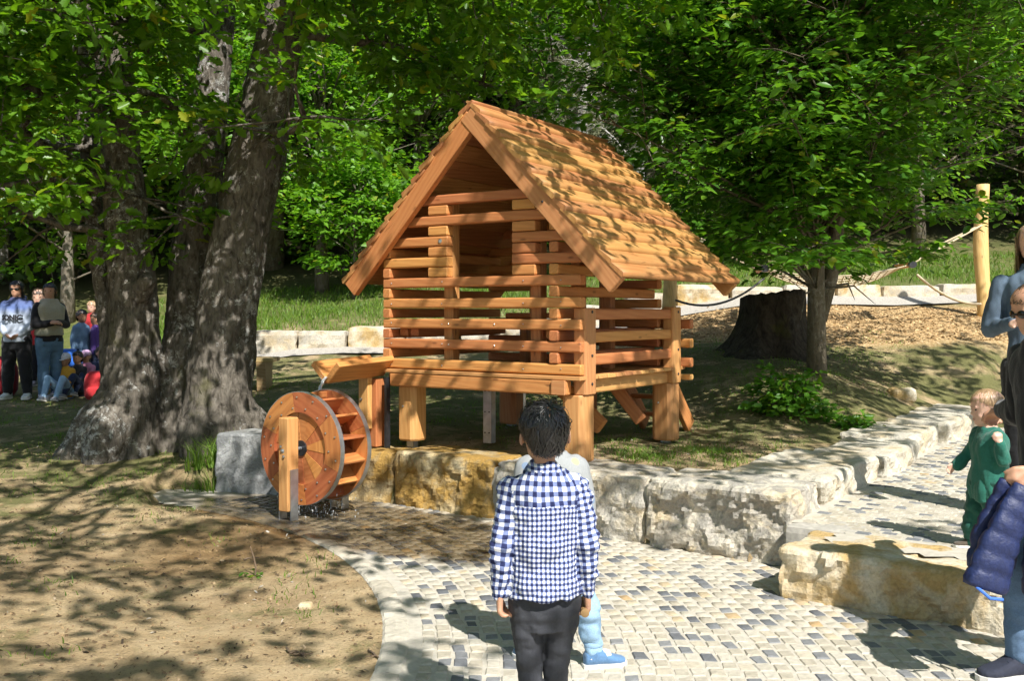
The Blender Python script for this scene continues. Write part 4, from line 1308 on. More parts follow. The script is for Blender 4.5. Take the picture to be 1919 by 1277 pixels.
# ------------------------------------------------------------------ the great oak
def make_oak():
    rnd = random.Random(21); rng = np.random.default_rng(21)
    bx, by = -3.35, 10.1
    root = empty('oak_tree', (bx, by, 0.15)); RB = Vector(root.location)
    tag(root, 'old many-stemmed oak with lichen-spotted bark beside the water wheel', 'tree')
    mb = MB()
    def tb(pts, rad, n=12): mb.tube([Vector(p) for p in pts], rad, n)
    L_ = [(-3.84,10.05,.0),(-3.82,10.0,.7),(-3.80,10.0,1.75),(-3.92,10.0,3.15),(-4.05,10.0,4.75),(-4.2,9.8,6.5),(-4.4,9.4,8.6)]
    M_ = [(-3.36,10.3,.0),(-3.37,10.35,1.0),(-3.34,10.4,2.1),(-3.16,10.4,3.7),(-3.05,10.4,4.75),(-2.9,10.5,6.6),(-2.7,10.7,8.8)]
    R_ = [(-2.94,9.95,.0),(-2.93,9.95,.8),(-2.85,9.95,1.6),(-2.66,9.95,2.72),(-2.42,9.9,3.8),(-2.2,9.85,4.8),(-1.9,9.6,6.4),(-1.5,9.1,8.4)]
    tb(L_, [.36,.28,.245,.195,.185,.17,.10]); tb(M_, [.38,.27,.235,.19,.16,.13,.08]); tb(R_, [.40,.335,.305,.285,.25,.22,.17,.10])
    tb([(-2.66,10.15,2.5),(-2.50,10.3,3.2),(-2.40,10.5,4.2),(-2.3,10.7,5.6)], [.19,.17,.15,.12])
    tb([(-4.0,10.2,.5),(-4.12,10.25,1.5),(-4.28,10.3,2.3),(-4.42,10.4,3.3),(-4.6,10.5,5.0)], [.20,.14,.11,.09,.07])
    # stub
    tb([(-3.70,9.85,1.78),(-3.58,9.74,1.90),(-3.53,9.68,1.97)], [.12,.09,.075])
    # roots
    for a, L, r in ((-2.7, .85, .28), (-2.0, .65, .25), (-1.35, .55, .24), (-.75, .65, .23), (-.1, .6, .22), (3.1, .9, .25), (2.4, .8, .22), (.6, .7, .2)):
        c = Vector((bx + .1, by, 0)); d = Vector((math.cos(a), math.sin(a) * .8, 0))
        c = Vector((-3.80 if d.x < -.1 else -2.98, by - .05, 0)); d = d * .75
        if abs(a + 1.35) < .1: c = Vector((-3.1, by - .1, 0))
        tb([c + d*.12 + Vector((0, 0, .85 if abs(a + 1.35) > .1 else .55)), c + d*.42 + Vector((0, 0, .50)), c + d*(.50 + L*.28) + Vector((0, 0, .20)), c + d*(.50 + L*.66) + Vector((0, 0, .02))], [r*.8, r*.95, r*.72, r*.34])
    # visible limbs
    limbs = [
      [(-3.88,10,3.0),(-4.3,9.8,3.05),(-4.75,9.6,3.35),(-5.3,9.4,3.55),(-6.2,9.2,3.6)],
      [(-4.0,10,4.3),(-4.4,9.7,4.75),(-5.1,9.5,4.95),(-6.2,9.2,5.2)],
      [(-3.9,9.95,2.75),(-4.35,9.6,2.9),(-4.9,9.3,3.3)],
    ]
    lr = [.105, .13, .05]
    for pts, r in zip(limbs, lr): tb(pts, radii(r, .03, len(pts)), 8)
    tr = remesh_obj(mb, 0.026, 3, 'trunk')
    co = get_co(tr); no = get_no(tr)
    disp = np.zeros(len(co))
    for i in range(len(co)):
        p = co[i]
        big = fbm(p, 2.3, 2, 4.0) * (0.04 if p[2] < 1.6 else 0.018)
        rg = fbm((p[0]*3.0, p[1]*3.0, p[2]*.75), 6.0, 3, 1.0)
        disp[i] = big + (0.10 - abs(rg)) * (0.034 if p[2] < 2.0 else 0.022)
    put_co(tr, co + no * disp[:, None] - np.array(RB))
    link('trunk', tr, M_BARK, root)
    # ---- limbs and sprays that hang into view
    tw = MB(); bases = []; dirs = []
    def add_branch(p0, d, L, r, n_sub, lift=-.02, subL=1.0):
        pts = branch_pts(p0, d, L, rnd, 7, .13, lift)
        tw.tube([p - RB for p in pts], radii(r, r*.25, len(pts)), 6)
        for k in range(n_sub):
            t = rnd.uniform(.18, 1.0); i = min(int(t * 7), 6); p = pts[i].lerp(pts[i+1], t*7 - i)
            dd = (pts[i+1] - pts[i]).normalized()
            ss = Vector((rnd.gauss(0, 1), rnd.gauss(0, 1), rnd.gauss(-.1, .5))).normalized()
            d2 = (dd * .6 + ss).normalized(); l2 = subL * rnd.uniform(.5, 1.1)
            q = branch_pts(p, d2, l2, rnd, 4, .2, -.03)
            tw.tube([a - RB for a in q], radii(r*.28 + .003, .003, 5), 4)
            for j in (1, 2, 3, 4):
                bases.append(q[j]); dirs.append((q[j] - q[j-1]) + Vector((rnd.gauss(0, .12), rnd.gauss(0, .12), rnd.gauss(0, .05))))
    for pts in limbs:
        for p in pts[1:]:
            add_branch(p, (rnd.gauss(0, .6), -.6 + rnd.gauss(0, .4), rnd.gauss(0, .35)), 1.5, .035, 5)
    starts = [((-4.0,9.9,4.6),(-.6,-.8,.1),2.6),((-4.1,9.9,5.0),(-.9,-.2,.1),3.0),((-3.1,10.2,4.9),(.0,-1,.05),2.6),((-3.2,10.2,4.5),(-.3,-1,-.1),2.2),((-2.3,9.8,4.7),(.6,-.7,.1),2.6),
              ((-2.25,9.8,5.0),(1,-.3,.05),3.2),((-2.3,9.8,4.4),(.9,.4,.0),2.4),((-4.1,10,5.2),(-.6,.8,.1),2.6),((-3.0,10.4,5.0),(.3,1,.1),2.4),((-2.5,9.75,3.3),(.55,-.8,.15),1.3),
              ((-3.95,9.9,3.6),(-.4,-.9,.0),2.0),((-4.3,10.3,3.3),(-1,.1,.05),2.3),((-4.0,9.9,2.4),(-.8,-.5,.05),1.5),((-3.3,10.2,3.4),(.15,-1,.1),1.5),((-4.4,10.3,2.6),(-1,.3,-.05),2.2),
              ((-4.3,9.6,5.4),(-.2,-1,-.1),3.0),((-3.4,9.8,5.6),(.1,-1,-.12),3.0),((-2.2,9.8,5.5),(.3,-1,-.1),2.8),((-1.9,9.6,5.6),(1,-.5,-.06),3.0),((-2.0,9.7,5.4),(1,.3,-.05),3.0),((-4.6,9.5,4.8),(-.1,-1,-.15),2.2),((-3.6,9.9,4.2),(.0,-1,.0),1.6),((-2.2,9.8,4.9),(.7,-.9,-.15),2.2),((-5.6,9.3,4.6),(-.3,-1,-.1),2.2),((-1.2,9.4,5.3),(.8,.2,-.15),2.4),((-5.0,9.5,4.9),(-.5,-.8,-.1),2.4),((-5.3,9.4,3.6),(-.7,-.6,-.08),2.0)]
    for p, d, L in starts: add_branch(p, d, L, .05, int(7 + L*3), subL=.95)
    # ---- canopy above and towards the sun, out of the picture
    rng2 = np.random.default_rng(5)
    nc = 4300
    cp = np.stack([rng2.uniform(-9, 10.5, nc), rng2.uniform(-6.5, 12.5, nc), rng2.uniform(4.4, 8.0, nc)], 1)
    okv = cp[:, 2] > CAM_H + .335 * np.maximum(cp[:, 1], 0) + .75
    cp = cp[okv]
    cp = cp[rng2.random(len(cp)) < shade_keep(cp)]
    far_dirs = np.stack([cp[:, 0] - bx, cp[:, 1] - by, rng2.normal(0, .6, len(cp))], 1) + rng2.normal(0, 3.0, (len(cp), 3))
    # big limbs that carry it
    for k in range(16):
        tgt = Vector((rnd.uniform(-8, 9), rnd.uniform(-5, 10), rnd.uniform(6.5, 8.5)))
        st = Vector(rnd.choice([L_[-2], M_[-2], R_[-2], R_[-1], L_[-1]]))
        if tgt.x > 1.0 and tgt.y < 6: continue
        if tgt.z < CAM_H + .335*max(tgt.y, 0) + .9: continue
        mid = st.lerp(tgt, .5) + Vector((rnd.gauss(0, .3), rnd.gauss(0, .3), .8))
        tw.tube([p - RB for p in (st, st.lerp(mid, .5) + Vector((0, 0, .15)), mid, mid.lerp(tgt, .5) + Vector((0, 0, .1)), tgt)], [.12, .10, .08, .055, .02], 6)
    link('branches', tw.mesh('branches', True), M_BARK, root)
    B = np.array([tuple(b) for b in bases]); D = np.array([tuple(d) for d in dirs])
    low = B[:, 2] > np.where(B[:, 0] < -3.2, 2.35, 1.9)
    B, D = B[low], D[low]
    thin = np.zeros(len(B), bool)
    for sx_, hw_ in ((-3.95, .26), (-2.45, .30)): thin |= (np.abs(B[:, 0] / B[:, 1] * 10 - sx_) < hw_) & (B[:, 1] < 9.8) & (B[:, 2] < 5)
    kp = ~thin | (rng.random(len(B)) < .35); B, D = B[kp], D[kp]
    p, n_, a_, s_, t_ = spray_leaves(B, D, rng.uniform(.28, .48, len(B)), 20, rng, tilt=.5, size=.118, droop=.2)
    link('crown', leaves_mesh('crown', p - np.array(RB), n_, a_, s_, 'oak', t_), M_OAKLEAF, root)
    p, n_, a_, s_, t_ = spray_leaves(cp, far_dirs, rng.uniform(.38, .62, len(cp)), 18, rng, tilt=.45, size=.13)
    link('crown', leaves_mesh('crown', p - np.array(RB), n_, a_, s_, 'beech', t_), M_OAKLEAF, root)
    print('oak leaves', len(B)*15, len(cp)*26)
make_oak()

# ------------------------------------------------------------------ broadleaf trees with limbs, twigs and leaves
def broadleaf(name, label, base, H, trunk_r, crown_c, crown_r, n_limb, n_sub, per, leaf, size, lmat, bmat, seed, group=None, flat=.35, droop=.22, lean=(0, 0), cat_='tree', spray=(.35, .6), zmin=None, tilt=.5, twigs=True, stem2=None, fill=0.55, under=-.35):
    rnd = random.Random(seed); rng = np.random.default_rng(seed)
    base = Vector(base); root = empty(name, base)
    tag(root, label, cat_, group)
    tm = MB(); pts = []
    top = Vector((base.x + lean[0], base.y + lean[1], base.z + H))
    for i in range(9):
        t = i / 8
        p = base.lerp(top, t) + Vector((rnd.gauss(0, .03), rnd.gauss(0, .03), 0)) * H * .12 * t - Vector((0, 0, .12 if i == 0 else 0))
        pts.append(p)
    rad = [trunk_r * (1.35 if i == 0 else 1.08 if i == 1 else (1 - .85 * i / 8)) for i in range(9)]
    tm.tube([p - base for p in pts], rad, 10)
    if stem2:
        q = [Vector(p) for p in stem2[0]]
        tm.tube([p - base for p in q], stem2[1], 8)
    link('trunk', tm.mesh('trunk', True), bmat, root)
    tw = MB(); B = []; D = []
    cc = Vector(crown_c); cr = Vector(crown_r)
    for k in range(n_limb):
        u = Vector((rnd.gauss(0, 1), rnd.gauss(0, 1), rnd.gauss(0, 1))).normalized()
        if u.z < under and rnd.random() < .7: u.z *= -.4
        tgt = cc + Vector((u.x*cr.x, u.y*cr.y, u.z*cr.z)) * rnd.uniform(fill, 1.0)
        hz_ = min(max((tgt.z - base.z) / H * rnd.uniform(.55, .85), .12), .95)
        st = pts[int(hz_*8)].lerp(pts[min(int(hz_*8)+1, 8)], hz_*8 - int(hz_*8))
        mid = st.lerp(tgt, .5) + Vector((rnd.gauss(0, .1), rnd.gauss(0, .1), .08)) * cr.z * .5
        q = [st, st.lerp(mid, .55), mid, mid.lerp(tgt, .5), tgt]
        r0 = trunk_r * rnd.uniform(.18, .34)
        tw.tube([a - base for a in q], [r0, r0*.8, r0*.6, r0*.4, r0*.15], 5)
        for j in range(n_sub):
            t = rnd.uniform(.35, 1.0) * 4; i = min(int(t), 3); p = q[i].lerp(q[i+1], t - i)
            dd = (q[i+1] - q[i]).normalized() * .7 + Vector((rnd.gauss(0, .7), rnd.gauss(0, .7), rnd.gauss(0, .28)))
            l2 = rnd.uniform(.4, 1.1) * (cr.x + cr.y) * .12
            e = p + dd.normalized() * l2
            if zmin is not None and e.z < zmin: continue
            if twigs: tw.tube([p - base, (p.lerp(e, .5) + Vector((0, 0, .04))) - base, e - base], [r0*.22 + .002, r0*.16 + .002, .002], 3)
            for f in (.35, .7, 1.0):
                B.append(p.lerp(e, f)); D.append(dd)
    link('branches', tw.mesh('branches', True), bmat, root)
    B = np.array([tuple(b) for b in B]); D = np.array([tuple(d) for d in D])
    p, n_, a_, s_, t_ = spray_leaves(B, D, rng.uniform(spray[0], spray[1], len(B)), per, rng, flat=flat, droop=droop, tilt=tilt, size=size)
    if zmin is not None:
        ok = p[:, 2] > zmin; p, n_, a_, s_, t_ = p[ok], n_[ok], a_[ok], s_[ok], t_[ok]
    link('crown', leaves_mesh('crown', p - np.array(base), n_, a_, s_, leaf, t_), lmat, root)
    return root, len(p)

bz_ = tz(3.5, 11.5)
r1 = broadleaf('beech_tree', 'young beech with layered dark green leaves over the stump', (3.52, 11.5, bz_), 8.0, .088, (3.35, 10.9, 4.6), (3.5, 2.7, 3.3), 165, 9, 11, 'beech', .108, M_BEECHLEAF, M_BARK_BEECH, 31,
               flat=.2, droop=.15, spray=(.30, .52), zmin=2.0, tilt=.33, fill=.35, under=-1.1,
               stem2=([(3.60, 11.6, bz_ + .6), (3.72, 11.62, bz_ + 1.1), (3.82, 11.6, bz_ + 1.9), (3.95, 11.5, bz_ + 3.0), (4.1, 11.3, bz_ + 4.6)], [.07, .085, .075, .06, .03]))
print('beech', r1[1])
# ------------------------------------------------------------------ forest edge
edge = [
 # x, y, crown centre dz, radii, seed, label
 (-9.6, 21.5, 4.0, (2.8, 2.2, 3.6), 'leafy young maple at the wood edge above the seated children'),
 (-6.6, 22.5, 4.3, (2.6, 2.2, 3.8), 'young maple behind the forked oak stems at the wood edge'),
 (-4.2, 22.0, 3.6, (2.3, 2.0, 3.2), 'light green hornbeam at the wood edge right of the oak'),
 (-2.2, 23.2, 5.2, (2.6, 2.2, 4.0), 'tall hornbeam at the wood edge left of the playhouse roof'),
 (-3.3, 20.9, 1.9, (1.6, 1.3, 1.6), 'low bright shrub tree on the bank left of the playhouse'),
 (0.6, 24.0, 5.5, (2.8, 2.2, 3.6), 'bright maple at the wood edge directly behind the playhouse'),
 (3.4, 24.5, 6.6, (2.8, 2.2, 3.8), 'maple with yellow-green crown behind the roof ridge'),
 (6.2, 23.5, 4.3, (2.9, 2.2, 3.9), 'dense maple at the wood edge behind the beech'),
 (9.4, 23.0, 4.5, (2.9, 2.2, 4.1), 'leafy maple at the wood edge behind the tall hammock pole'),
 (12.4, 23.0, 4.5, (2.8, 2.2, 4.0), 'leafy maple at the wood edge by the path, far side'),
 (-12.6, 22.0, 4.4, (2.8, 2.2, 4.2), 'leafy maple at the wood edge behind the two standing women'),
 (4.4, 21.0, 1.3, (1.5, 1.0, 1.0), 'low hazel bush on the bank behind the hammock'),
 (2.0, 21.3, 1.2, (1.2, 1.0, 1.0), 'low hazel bush on the bank beside the playhouse eave'),
]
for i, (x, y, dz, cr, lab) in enumerate(edge):
    b0 = tz(x, y)
    small = cr[2] < 2
    broadleaf('edge_tree', lab, (x, y, b0), (dz + cr[2]*.8), .05 if small else .13, (x, y, b0 + dz), cr, 42 if small else 80, 6, 8, 'small', .135, M_FORESTLEAF, M_BARK_FAR, 300 + i,
              'trees at the wood edge', flat=.5, droop=.2, spray=(.35, .65), zmin=b0 + (.15 if small else .9), tilt=.55, fill=.5)
# ------------------------------------------------------------------ deeper wood: trunks and high crowns, copies of three trees
def wood_tree(seed, H, r, bm, nl=2600):
    rng = np.random.default_rng(seed); rnd = random.Random(seed)
    tm = MB(); pts = [Vector((rnd.gauss(0, .05)*i, rnd.gauss(0, .05)*i, H*i/7 - (.3 if i == 0 else 0))) for i in range(8)]
    tm.tube(pts, [r*1.3] + [r*(1 - .8*i/7) for i in range(1, 8)], 8)
    for k in range(14):
        z = rnd.uniform(.12, .9)*H; a = rnd.uniform(0, 6.28); L = rnd.uniform(.8, 2.2)
        p = Vector((0, 0, z)); q = branch_pts(p, (math.cos(a), math.sin(a), .25), L, rnd, 4, .15)
        tm.tube(q, radii(r*.2, .008, 5), 4)
    trunk = tm.mesh('trunk', True); trunk.materials.append(bm)
    n = nl // 8
    u = rng.normal(size=(n, 3)); u /= np.linalg.norm(u, axis=1, keepdims=True)
    c = np.array([0, 0, H*.62]) + u * np.array([2.6, 2.6, H*.40]) * rng.uniform(.5, 1, (n, 1))
    p, n_, a_, s_, t_ = spray_leaves(c, u + rng.normal(0, .4, (n, 3)), rng.uniform(.5, 1.0, n), 8, rng, tilt=.6, size=.28)
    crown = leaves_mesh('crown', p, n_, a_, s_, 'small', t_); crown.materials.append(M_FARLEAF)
    return trunk, crown
protos = [wood_tree(51, 13, .20, M_BARK_FAR), wood_tree(52, 12, .15, M_BARK_FAR), wood_tree(53, 14, .17, M_BARK_PALE)]
wr_ = random.Random(9)
spots = []
tries = 0
while len(spots) < 95 and tries < 4000:
    tries += 1
    y = 25.5 + 30 * wr_.random() ** 1.4; x = wr_.uniform(-.62, .62) * y
    if all((x-a)**2 + (y-b)**2 > 4.0 for a, b in spots): spots.append((x, y))
spots += [(-8.3, 25.6), (-5.9, 24.6), (-11.0, 24.8), (-14.5, 24.5)]
for i, (x, y) in enumerate(spots):
    k = wr_.choice((0, 0, 1, 1, 2))
    t, c = protos[k]
    root = empty('wood_tree', (x, y, tz(x, y)), wr_.uniform(0, 6.28)); s_ = wr_.uniform(.85, 1.2); root.scale = (s_, s_, s_)
    px_ = 960 + 1866 * x / y
    where = ('behind the standing women', 'behind the oak stems', 'between the oak and the playhouse', 'behind the playhouse roof', 'behind the beech crown', 'beyond the tall hammock pole')[int(np.searchsorted([150, 480, 760, 1150, 1700], px_))]
    deep = 'just inside the wood' if y < 30 else 'farther up the wooded slope' if y < 40 else 'high on the wooded slope'
    tag(root, ('brown-barked', 'slender dark', 'pale-barked')[k] + ' forest tree ' + deep + ' ' + where, 'tree', 'trees deep in the wood')
    link('trunk', t, None, root); link('crown', c, None, root)
# undergrowth that closes the view between the trunks
rng = np.random.default_rng(77)
n = 7000
P2 = np.stack([rng.uniform(-34, 34, n), 24.2 + 40 * rng.random(n) ** 1.5], 1)
P3 = np.column_stack([P2, terrain(P2) + np.abs(rng.normal(0, 1.1, n)) + .2 + 5.0 * (rng.random(n) < .35) * rng.random(n)])
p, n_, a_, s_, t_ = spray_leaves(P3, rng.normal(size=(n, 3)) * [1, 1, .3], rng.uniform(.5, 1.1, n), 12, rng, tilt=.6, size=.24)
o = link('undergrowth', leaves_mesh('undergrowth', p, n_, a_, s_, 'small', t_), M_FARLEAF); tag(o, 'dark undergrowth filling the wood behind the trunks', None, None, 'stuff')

# grey-green pines with bare twigs, above and behind the ridge
def pine(x, y, H, seed, label):
    rnd = random.Random(seed); rng = np.random.default_rng(seed)
    b0 = Vector((x, y, tz(x, y))); root = empty('pine_tree', b0); tag(root, label, 'tree', 'pines behind the playhouse')
    tm = MB(); pts = [Vector((math.sin(i*.8 + seed)*.06*i, rnd.gauss(0, .04), H*i/8 - (.2 if i == 0 else 0))) for i in range(9)]
    tm.tube(pts, [.15*(1 - .07*i) for i in range(9)], 8)
    B = []; D = []
    for k in range(75):
        t = rnd.uniform(.25, 1.0); i = min(int(t*8), 7); p = pts[i].lerp(pts[i+1], t*8 - i)
        a = rnd.uniform(0, 6.28); L = rnd.uniform(1.0, 2.6)
        q = branch_pts(p, (math.cos(a), math.sin(a), rnd.uniform(-.1, .3)), L, rnd, 6, .22, -.01)
        tm.tube(q, radii(.028, .004, 7), 4)
        for j in range(5):
            e = rnd.randint(2, 6); q2 = branch_pts(q[e], Vector((rnd.gauss(0, 1), rnd.gauss(0, 1), rnd.gauss(-.2, .5))), rnd.uniform(.3, .8), rnd, 3, .3, -.03)
            tm.tube(q2, [.008, .006, .004, .002], 3)
            for w in q2[1:]: B.append(w); D.append(q2[-1] - q2[0])
    link('trunk', tm.mesh('trunk', True), M_BARK_PALE, root)
    B = np.array([tuple(b) for b in B]); D = np.array([tuple(d) for d in D])
    m = 16
    base = np.repeat(B, m, 0) + rng.normal(0, .06, (len(B)*m, 3)); dd = np.repeat(D, m, 0) + rng.normal(0, .5, (len(B)*m, 3))
    dd /= np.linalg.norm(dd, axis=1, keepdims=True); L = rng.uniform(.10, .2, len(base)); sd = np.cross(dd, rng.normal(size=dd.shape)); sd /= np.linalg.norm(sd, axis=1, keepdims=True)
    V = np.stack([base - sd*.006, base + sd*.006, base + dd*L[:, None]], 1).reshape(-1, 3)
    me = mesh_np('crown', V, np.arange(len(V)), np.full(len(base), 3)); set_tone(me, np.repeat(rng.uniform(0, .9, len(base)), 3))
    link('crown', me, M_PINE, root)
pine(1.6, 20.8, 9.5, 3, 'sparse grey-green pine with bare twigs above the roof ridge')
pine(2.75, 21.6, 10.5, 8, 'crooked pale-trunked pine right of the roof ridge')
# ------------------------------------------------------------------ stump, poles, hammock, bush, bench
def make_stump():
    x, y = 3.46, 13.2; b0 = tz(x, y)
    mb = MB(); n = 40; rings = []
    top = 1.86 - b0
    for i in range(15):
        t = i / 14; z = -0.15 + (top + .15) * t
        rr = .40 + .34 * (1 - t) ** 3.0
        ring = []
        for k in range(n):
            a = 2*math.pi*k/n
            q = rr * (1 + .10*math.sin(5*a + 1) * (1 - t*.6) + .05*math.sin(9*a + 2) + .05*vnoise((math.cos(a)*2, math.sin(a)*2, z*1.5), 2.5))
            if math.cos(a) < -.3: q *= 1 + .25*(1 - t)**2
            ring.append((q*math.cos(a), q*math.sin(a), z + (.05*vnoise((a*3, 0, 0), 2.0) + .06*math.cos(a + .5) if i == 14 else 0)))
        rings.append(ring)
    for f in (.8, .45, .12):
        rings.append([(p[0]*f, p[1]*f, top - .05*(1 - f) + .03*vnoise((p[0]*5*f, p[1]*5*f, 0), 2)) for p in rings[14]])
    mb.loft(rings)
    o = mb.build('tree_stump', bark_mat('stump_bark', (0.018, 0.014, 0.010), (0.075, 0.060, 0.042), (0.14, 0.13, 0.11), .3, .5), None, True, loc=(x, y, b0))
    tag(o, 'broad dark old tree stump behind the beech trunk', 'stump')
make_stump()

def pole(name, label, x, y, z1, r, seed):
    b0 = tz(x, y); rnd = random.Random(seed); n = 14; rings = []
    H = z1 - b0 + .1
    for i in range(17):
        t = i / 16
        cx, cy = .03*math.sin(t*5 + seed), .03*math.sin(t*4 + seed*2)
        rr = r * (1.06 - .14*t + .04*math.sin(t*11 + seed)) * (.93 if i == 16 else 1)
        rings.append([(H*t - H/2, cx + rr*(1 + .05*math.sin(2*a*6.283/n + t*3))*math.cos(a*2*math.pi/n), cy + rr*math.sin(a*2*math.pi/n)) for a in range(n)])
    me = MB().loft(rings).mesh(name, True)
    o = link(name, me, M_ROBIN); o.matrix_basis = frame_mtx((x, y, b0 - .1 + H/2), (0, 0, 1), (0, 1, 0)); tag(o, label, 'pole', 'peeled hammock poles')
pole('wooden_pole', 'tall peeled timber pole carrying the hammock ropes', 7.80, 16.5, 3.74, .112, 2)
pole('wooden_pole', 'peeled timber pole half hidden behind the playhouse eave', 2.42, 15.4, 3.3, .10, 5)

M_ROPE = plain('hemp_rope', (0.50, 0.42, 0.28), 0.9, 0, .15, 60)
M_ROPE_DARK = plain('dark_rope', (0.09, 0.09, 0.085), 0.8, 0, .15, 60)
ham = empty('hammock', (5.3, 16.0, 1.6)); HMB = Vector(ham.location)
tag(ham, 'rope net hammock with wooden spreader bar behind the beech', 'hammock')
HR = Vector((6.28, 15.95, 2.36)); HL = Vector((4.0, 16.0, 2.30))
def net(u, v):
    p = HL.lerp(HR, u) + Vector((0.10*(u - .5), 0, 0)) * 0
    wd = .42
    return p + Vector((.10 * v, wd * v * 2 * (.85 + .15*abs(2*u - 1)), -.46*4*u*(1 - u)*(.75 + .25*(1 - abs(v)*2)) * .72 + .10*abs(v)*2*4*u*(1-u)))
mb = MB()
for k in range(11):
    v = -.5 + k/10
    mb.tube([net(i/16, v) - HMB for i in range(17)], .011, 4)
for k in range(1, 20):
    u = k/20
    mb.tube([net(u, -.5 + i/8) - HMB for i in range(9)], .010, 4)
mb.build('net', M_ROPE, ham, True)
for P_, nm in ((HR, 0), (HL, 1)):
    me = beam_mesh('spreader_bar', 1.0, .09, .075, .02, .01, 0, 5)
    o = link('spreader_bar', me, M_LOG, ham); o.matrix_basis = frame_mtx(P_ - HMB, (.12, 1, 0))
    for e in (-.47, .47):
        m2 = MB().tube([P_ + Vector((.12*e, e - .04, 0)) - HMB, P_ + Vector((.12*e, e + .04, 0)) - HMB], .058, 10); m2.build('end_cap', M_BLACKSTEEL, ham)
for e in (-.45, .45):
    MB().tube([HR + Vector((.1*e, e, .02)) - HMB, Vector((7.74, 16.45 + e*.1, 3.05)) - HMB], .016, 6).build('hanging_rope', M_ROPE, ham)
    MB().tube([HL + Vector((.1*e, e, .02)) - HMB, Vector((2.50, 15.5 + e*.1, 2.95)) - HMB], .016, 6).build('hanging_rope', M_ROPE, ham)
def sag_rope(a, b, sag, r, m, name, label):
    a = Vector(a); b = Vector(b)
    pts = [a.lerp(b, i/14) - Vector((0, 0, sag*4*(i/14)*(1 - i/14))) for i in range(15)]
    o = MB().tube([p - a for p in pts], r, 6).build(name, m, None, True, loc=a); tag(o, label, 'rope')
sag_rope((6.35, 15.6, 2.2), (7.72, 16.4, 1.75), .12, .022, M_ROPE, 'rope', 'pale rope hanging from the spreader bar to the pole foot')
sag_rope((2.50, 15.2, 1.80), (3.95, 15.6, 2.15), .22, .018, M_ROPE_DARK, 'rope', 'dark rope sagging from the half hidden pole to the hammock')

# leafy bush below the beech
def bush(x, y, r, h, label, seed, n=140, size=.075):
    rng = np.random.default_rng(seed); rnd = random.Random(seed)
    b0 = tz(x, y); root = empty('bush', (x, y, b0)); tag(root, label, 'bush')
    tw = MB(); B = []; D = []
    for k in range(n):
        a = rnd.uniform(0, 6.28); e = rnd.uniform(0, 1.2); q = rnd.uniform(.35, 1)
        d = Vector((math.cos(a)*math.cos(e)*r, math.sin(a)*math.cos(e)*r, math.sin(e)*h)) * q
        tw.tube([(0, 0, 0), d*.5 + Vector((0, 0, .06*h)), d], [.007, .005, .002], 3)
        B.append(d); D.append(d + Vector((rnd.gauss(0, .2), rnd.gauss(0, .2), 0)))
    link('stems', tw.mesh('stems'), M_BARK_BEECH, root)
    p, n_, a_, s_, t_ = spray_leaves(np.array([tuple(b) for b in B]), np.array([tuple(d) for d in D]), rng.uniform(.12, .22, n), 9, rng, tilt=.5, size=size, droop=.3)
    p[:, 2] = np.maximum(p[:, 2], .01)
    link('crown', leaves_mesh('crown', p, n_, a_, s_, 'beech', t_), M_BEECHLEAF, root)
bush(2.82, 10.1, .36, .46, 'low leafy green bush growing at the beech foot', 61)
bush(3.35, 9.9, .15, .14, 'small leafy seedling clump right of the low bush', 62, 40, .06)

# bench behind the oak
bench = empty('bench', (-3.9, 13.6, tz(-3.6, 13.6))); BB = Vector(bench.location)
tag(bench, 'timber bench half hidden behind the oak trunk', 'bench')
def bpart(nm, c, sz, m):
    o = link(nm, beam_mesh(nm, sz[0], sz[1], sz[2], .01, .006, 0, 3), m, bench); o.matrix_basis = frame_mtx(c, (1, .05, 0)); return o
for k in range(3): bpart('seat_plank', (0, -.15 + .15*k, .42), (1.35, .14, .06), M_OLDWOOD)
for x in (.52, -.52):
    m2 = MB(); m2.loft([[(x - .06, -.16, -.1), (x + .06, -.16, -.1), (x + .06, .16, -.1), (x - .06, .16, -.1)], [(x - .06, -.21, .388), (x + .06, -.21, .388), (x + .06, .21, .388), (x - .06, .21, .388)]]); m2.build('support', M_OLDWOOD, bench)

# ------------------------------------------------------------------ grass, litter, chips, twigs
def blades(name, pts, h, w, label, seed, lean=.35):
    rng = np.random.default_rng(seed); n = len(pts)
    z = terrain(pts); B = np.column_stack([pts, z - .01])
    a = rng.uniform(0, 6.28, n); sd = np.stack([np.cos(a), np.sin(a), np.zeros(n)], 1)
    ld = rng.normal(0, lean, (n, 3)); ld[:, 2] = 1; hh = h * rng.uniform(.5, 1.3, n)
    ww = w * rng.uniform(.7, 1.3, n)
    mid = B + ld * (hh*.55)[:, None] * [1*.6, .6, 1]; tip = B + ld * hh[:, None] * np.array([1.4, 1.4, .92])
    V = np.stack([B - sd*ww[:, None], B + sd*ww[:, None], mid + sd*(ww*.7)[:, None], mid - sd*(ww*.7)[:, None], tip], 1).reshape(-1, 3)
    k = np.arange(n)[:, None]*5
    F = np.concatenate([k + [0, 1, 2, 3], k + [3, 2, 4]], 1).ravel()
    me = mesh_np(name, V, F, np.tile([4, 3], n)); set_tone(me, np.repeat(np.clip(rng.normal(.5, .25, n), 0, .96), 5))
    o = link(name, me, M_GRASS); tag(o, label, None, None, 'stuff'); return o
rng = np.random.default_rng(17)
def scatter(n, x0, x1, y0, y1): return np.stack([rng.uniform(x0, x1, n), rng.uniform(y0, y1, n)], 1)
P = scatter(75000, -8, 15, 16.6, 22.5)
wl = np.interp(P[:, 0], [p[0] for p in bw], [p[1] for p in bw]); P = P[(P[:, 1] > wl + .45)]
dens = np.array([.5 + .5*fbm((a*.5, b*.5, 0), 1.0, 3) for a, b in P]); P = P[rng.random(len(P)) < np.clip(-.1 + dens*1.3, .03, 1)]
blades('grass', P, .13, .008, 'lush grass on the bank below the wood', 1)
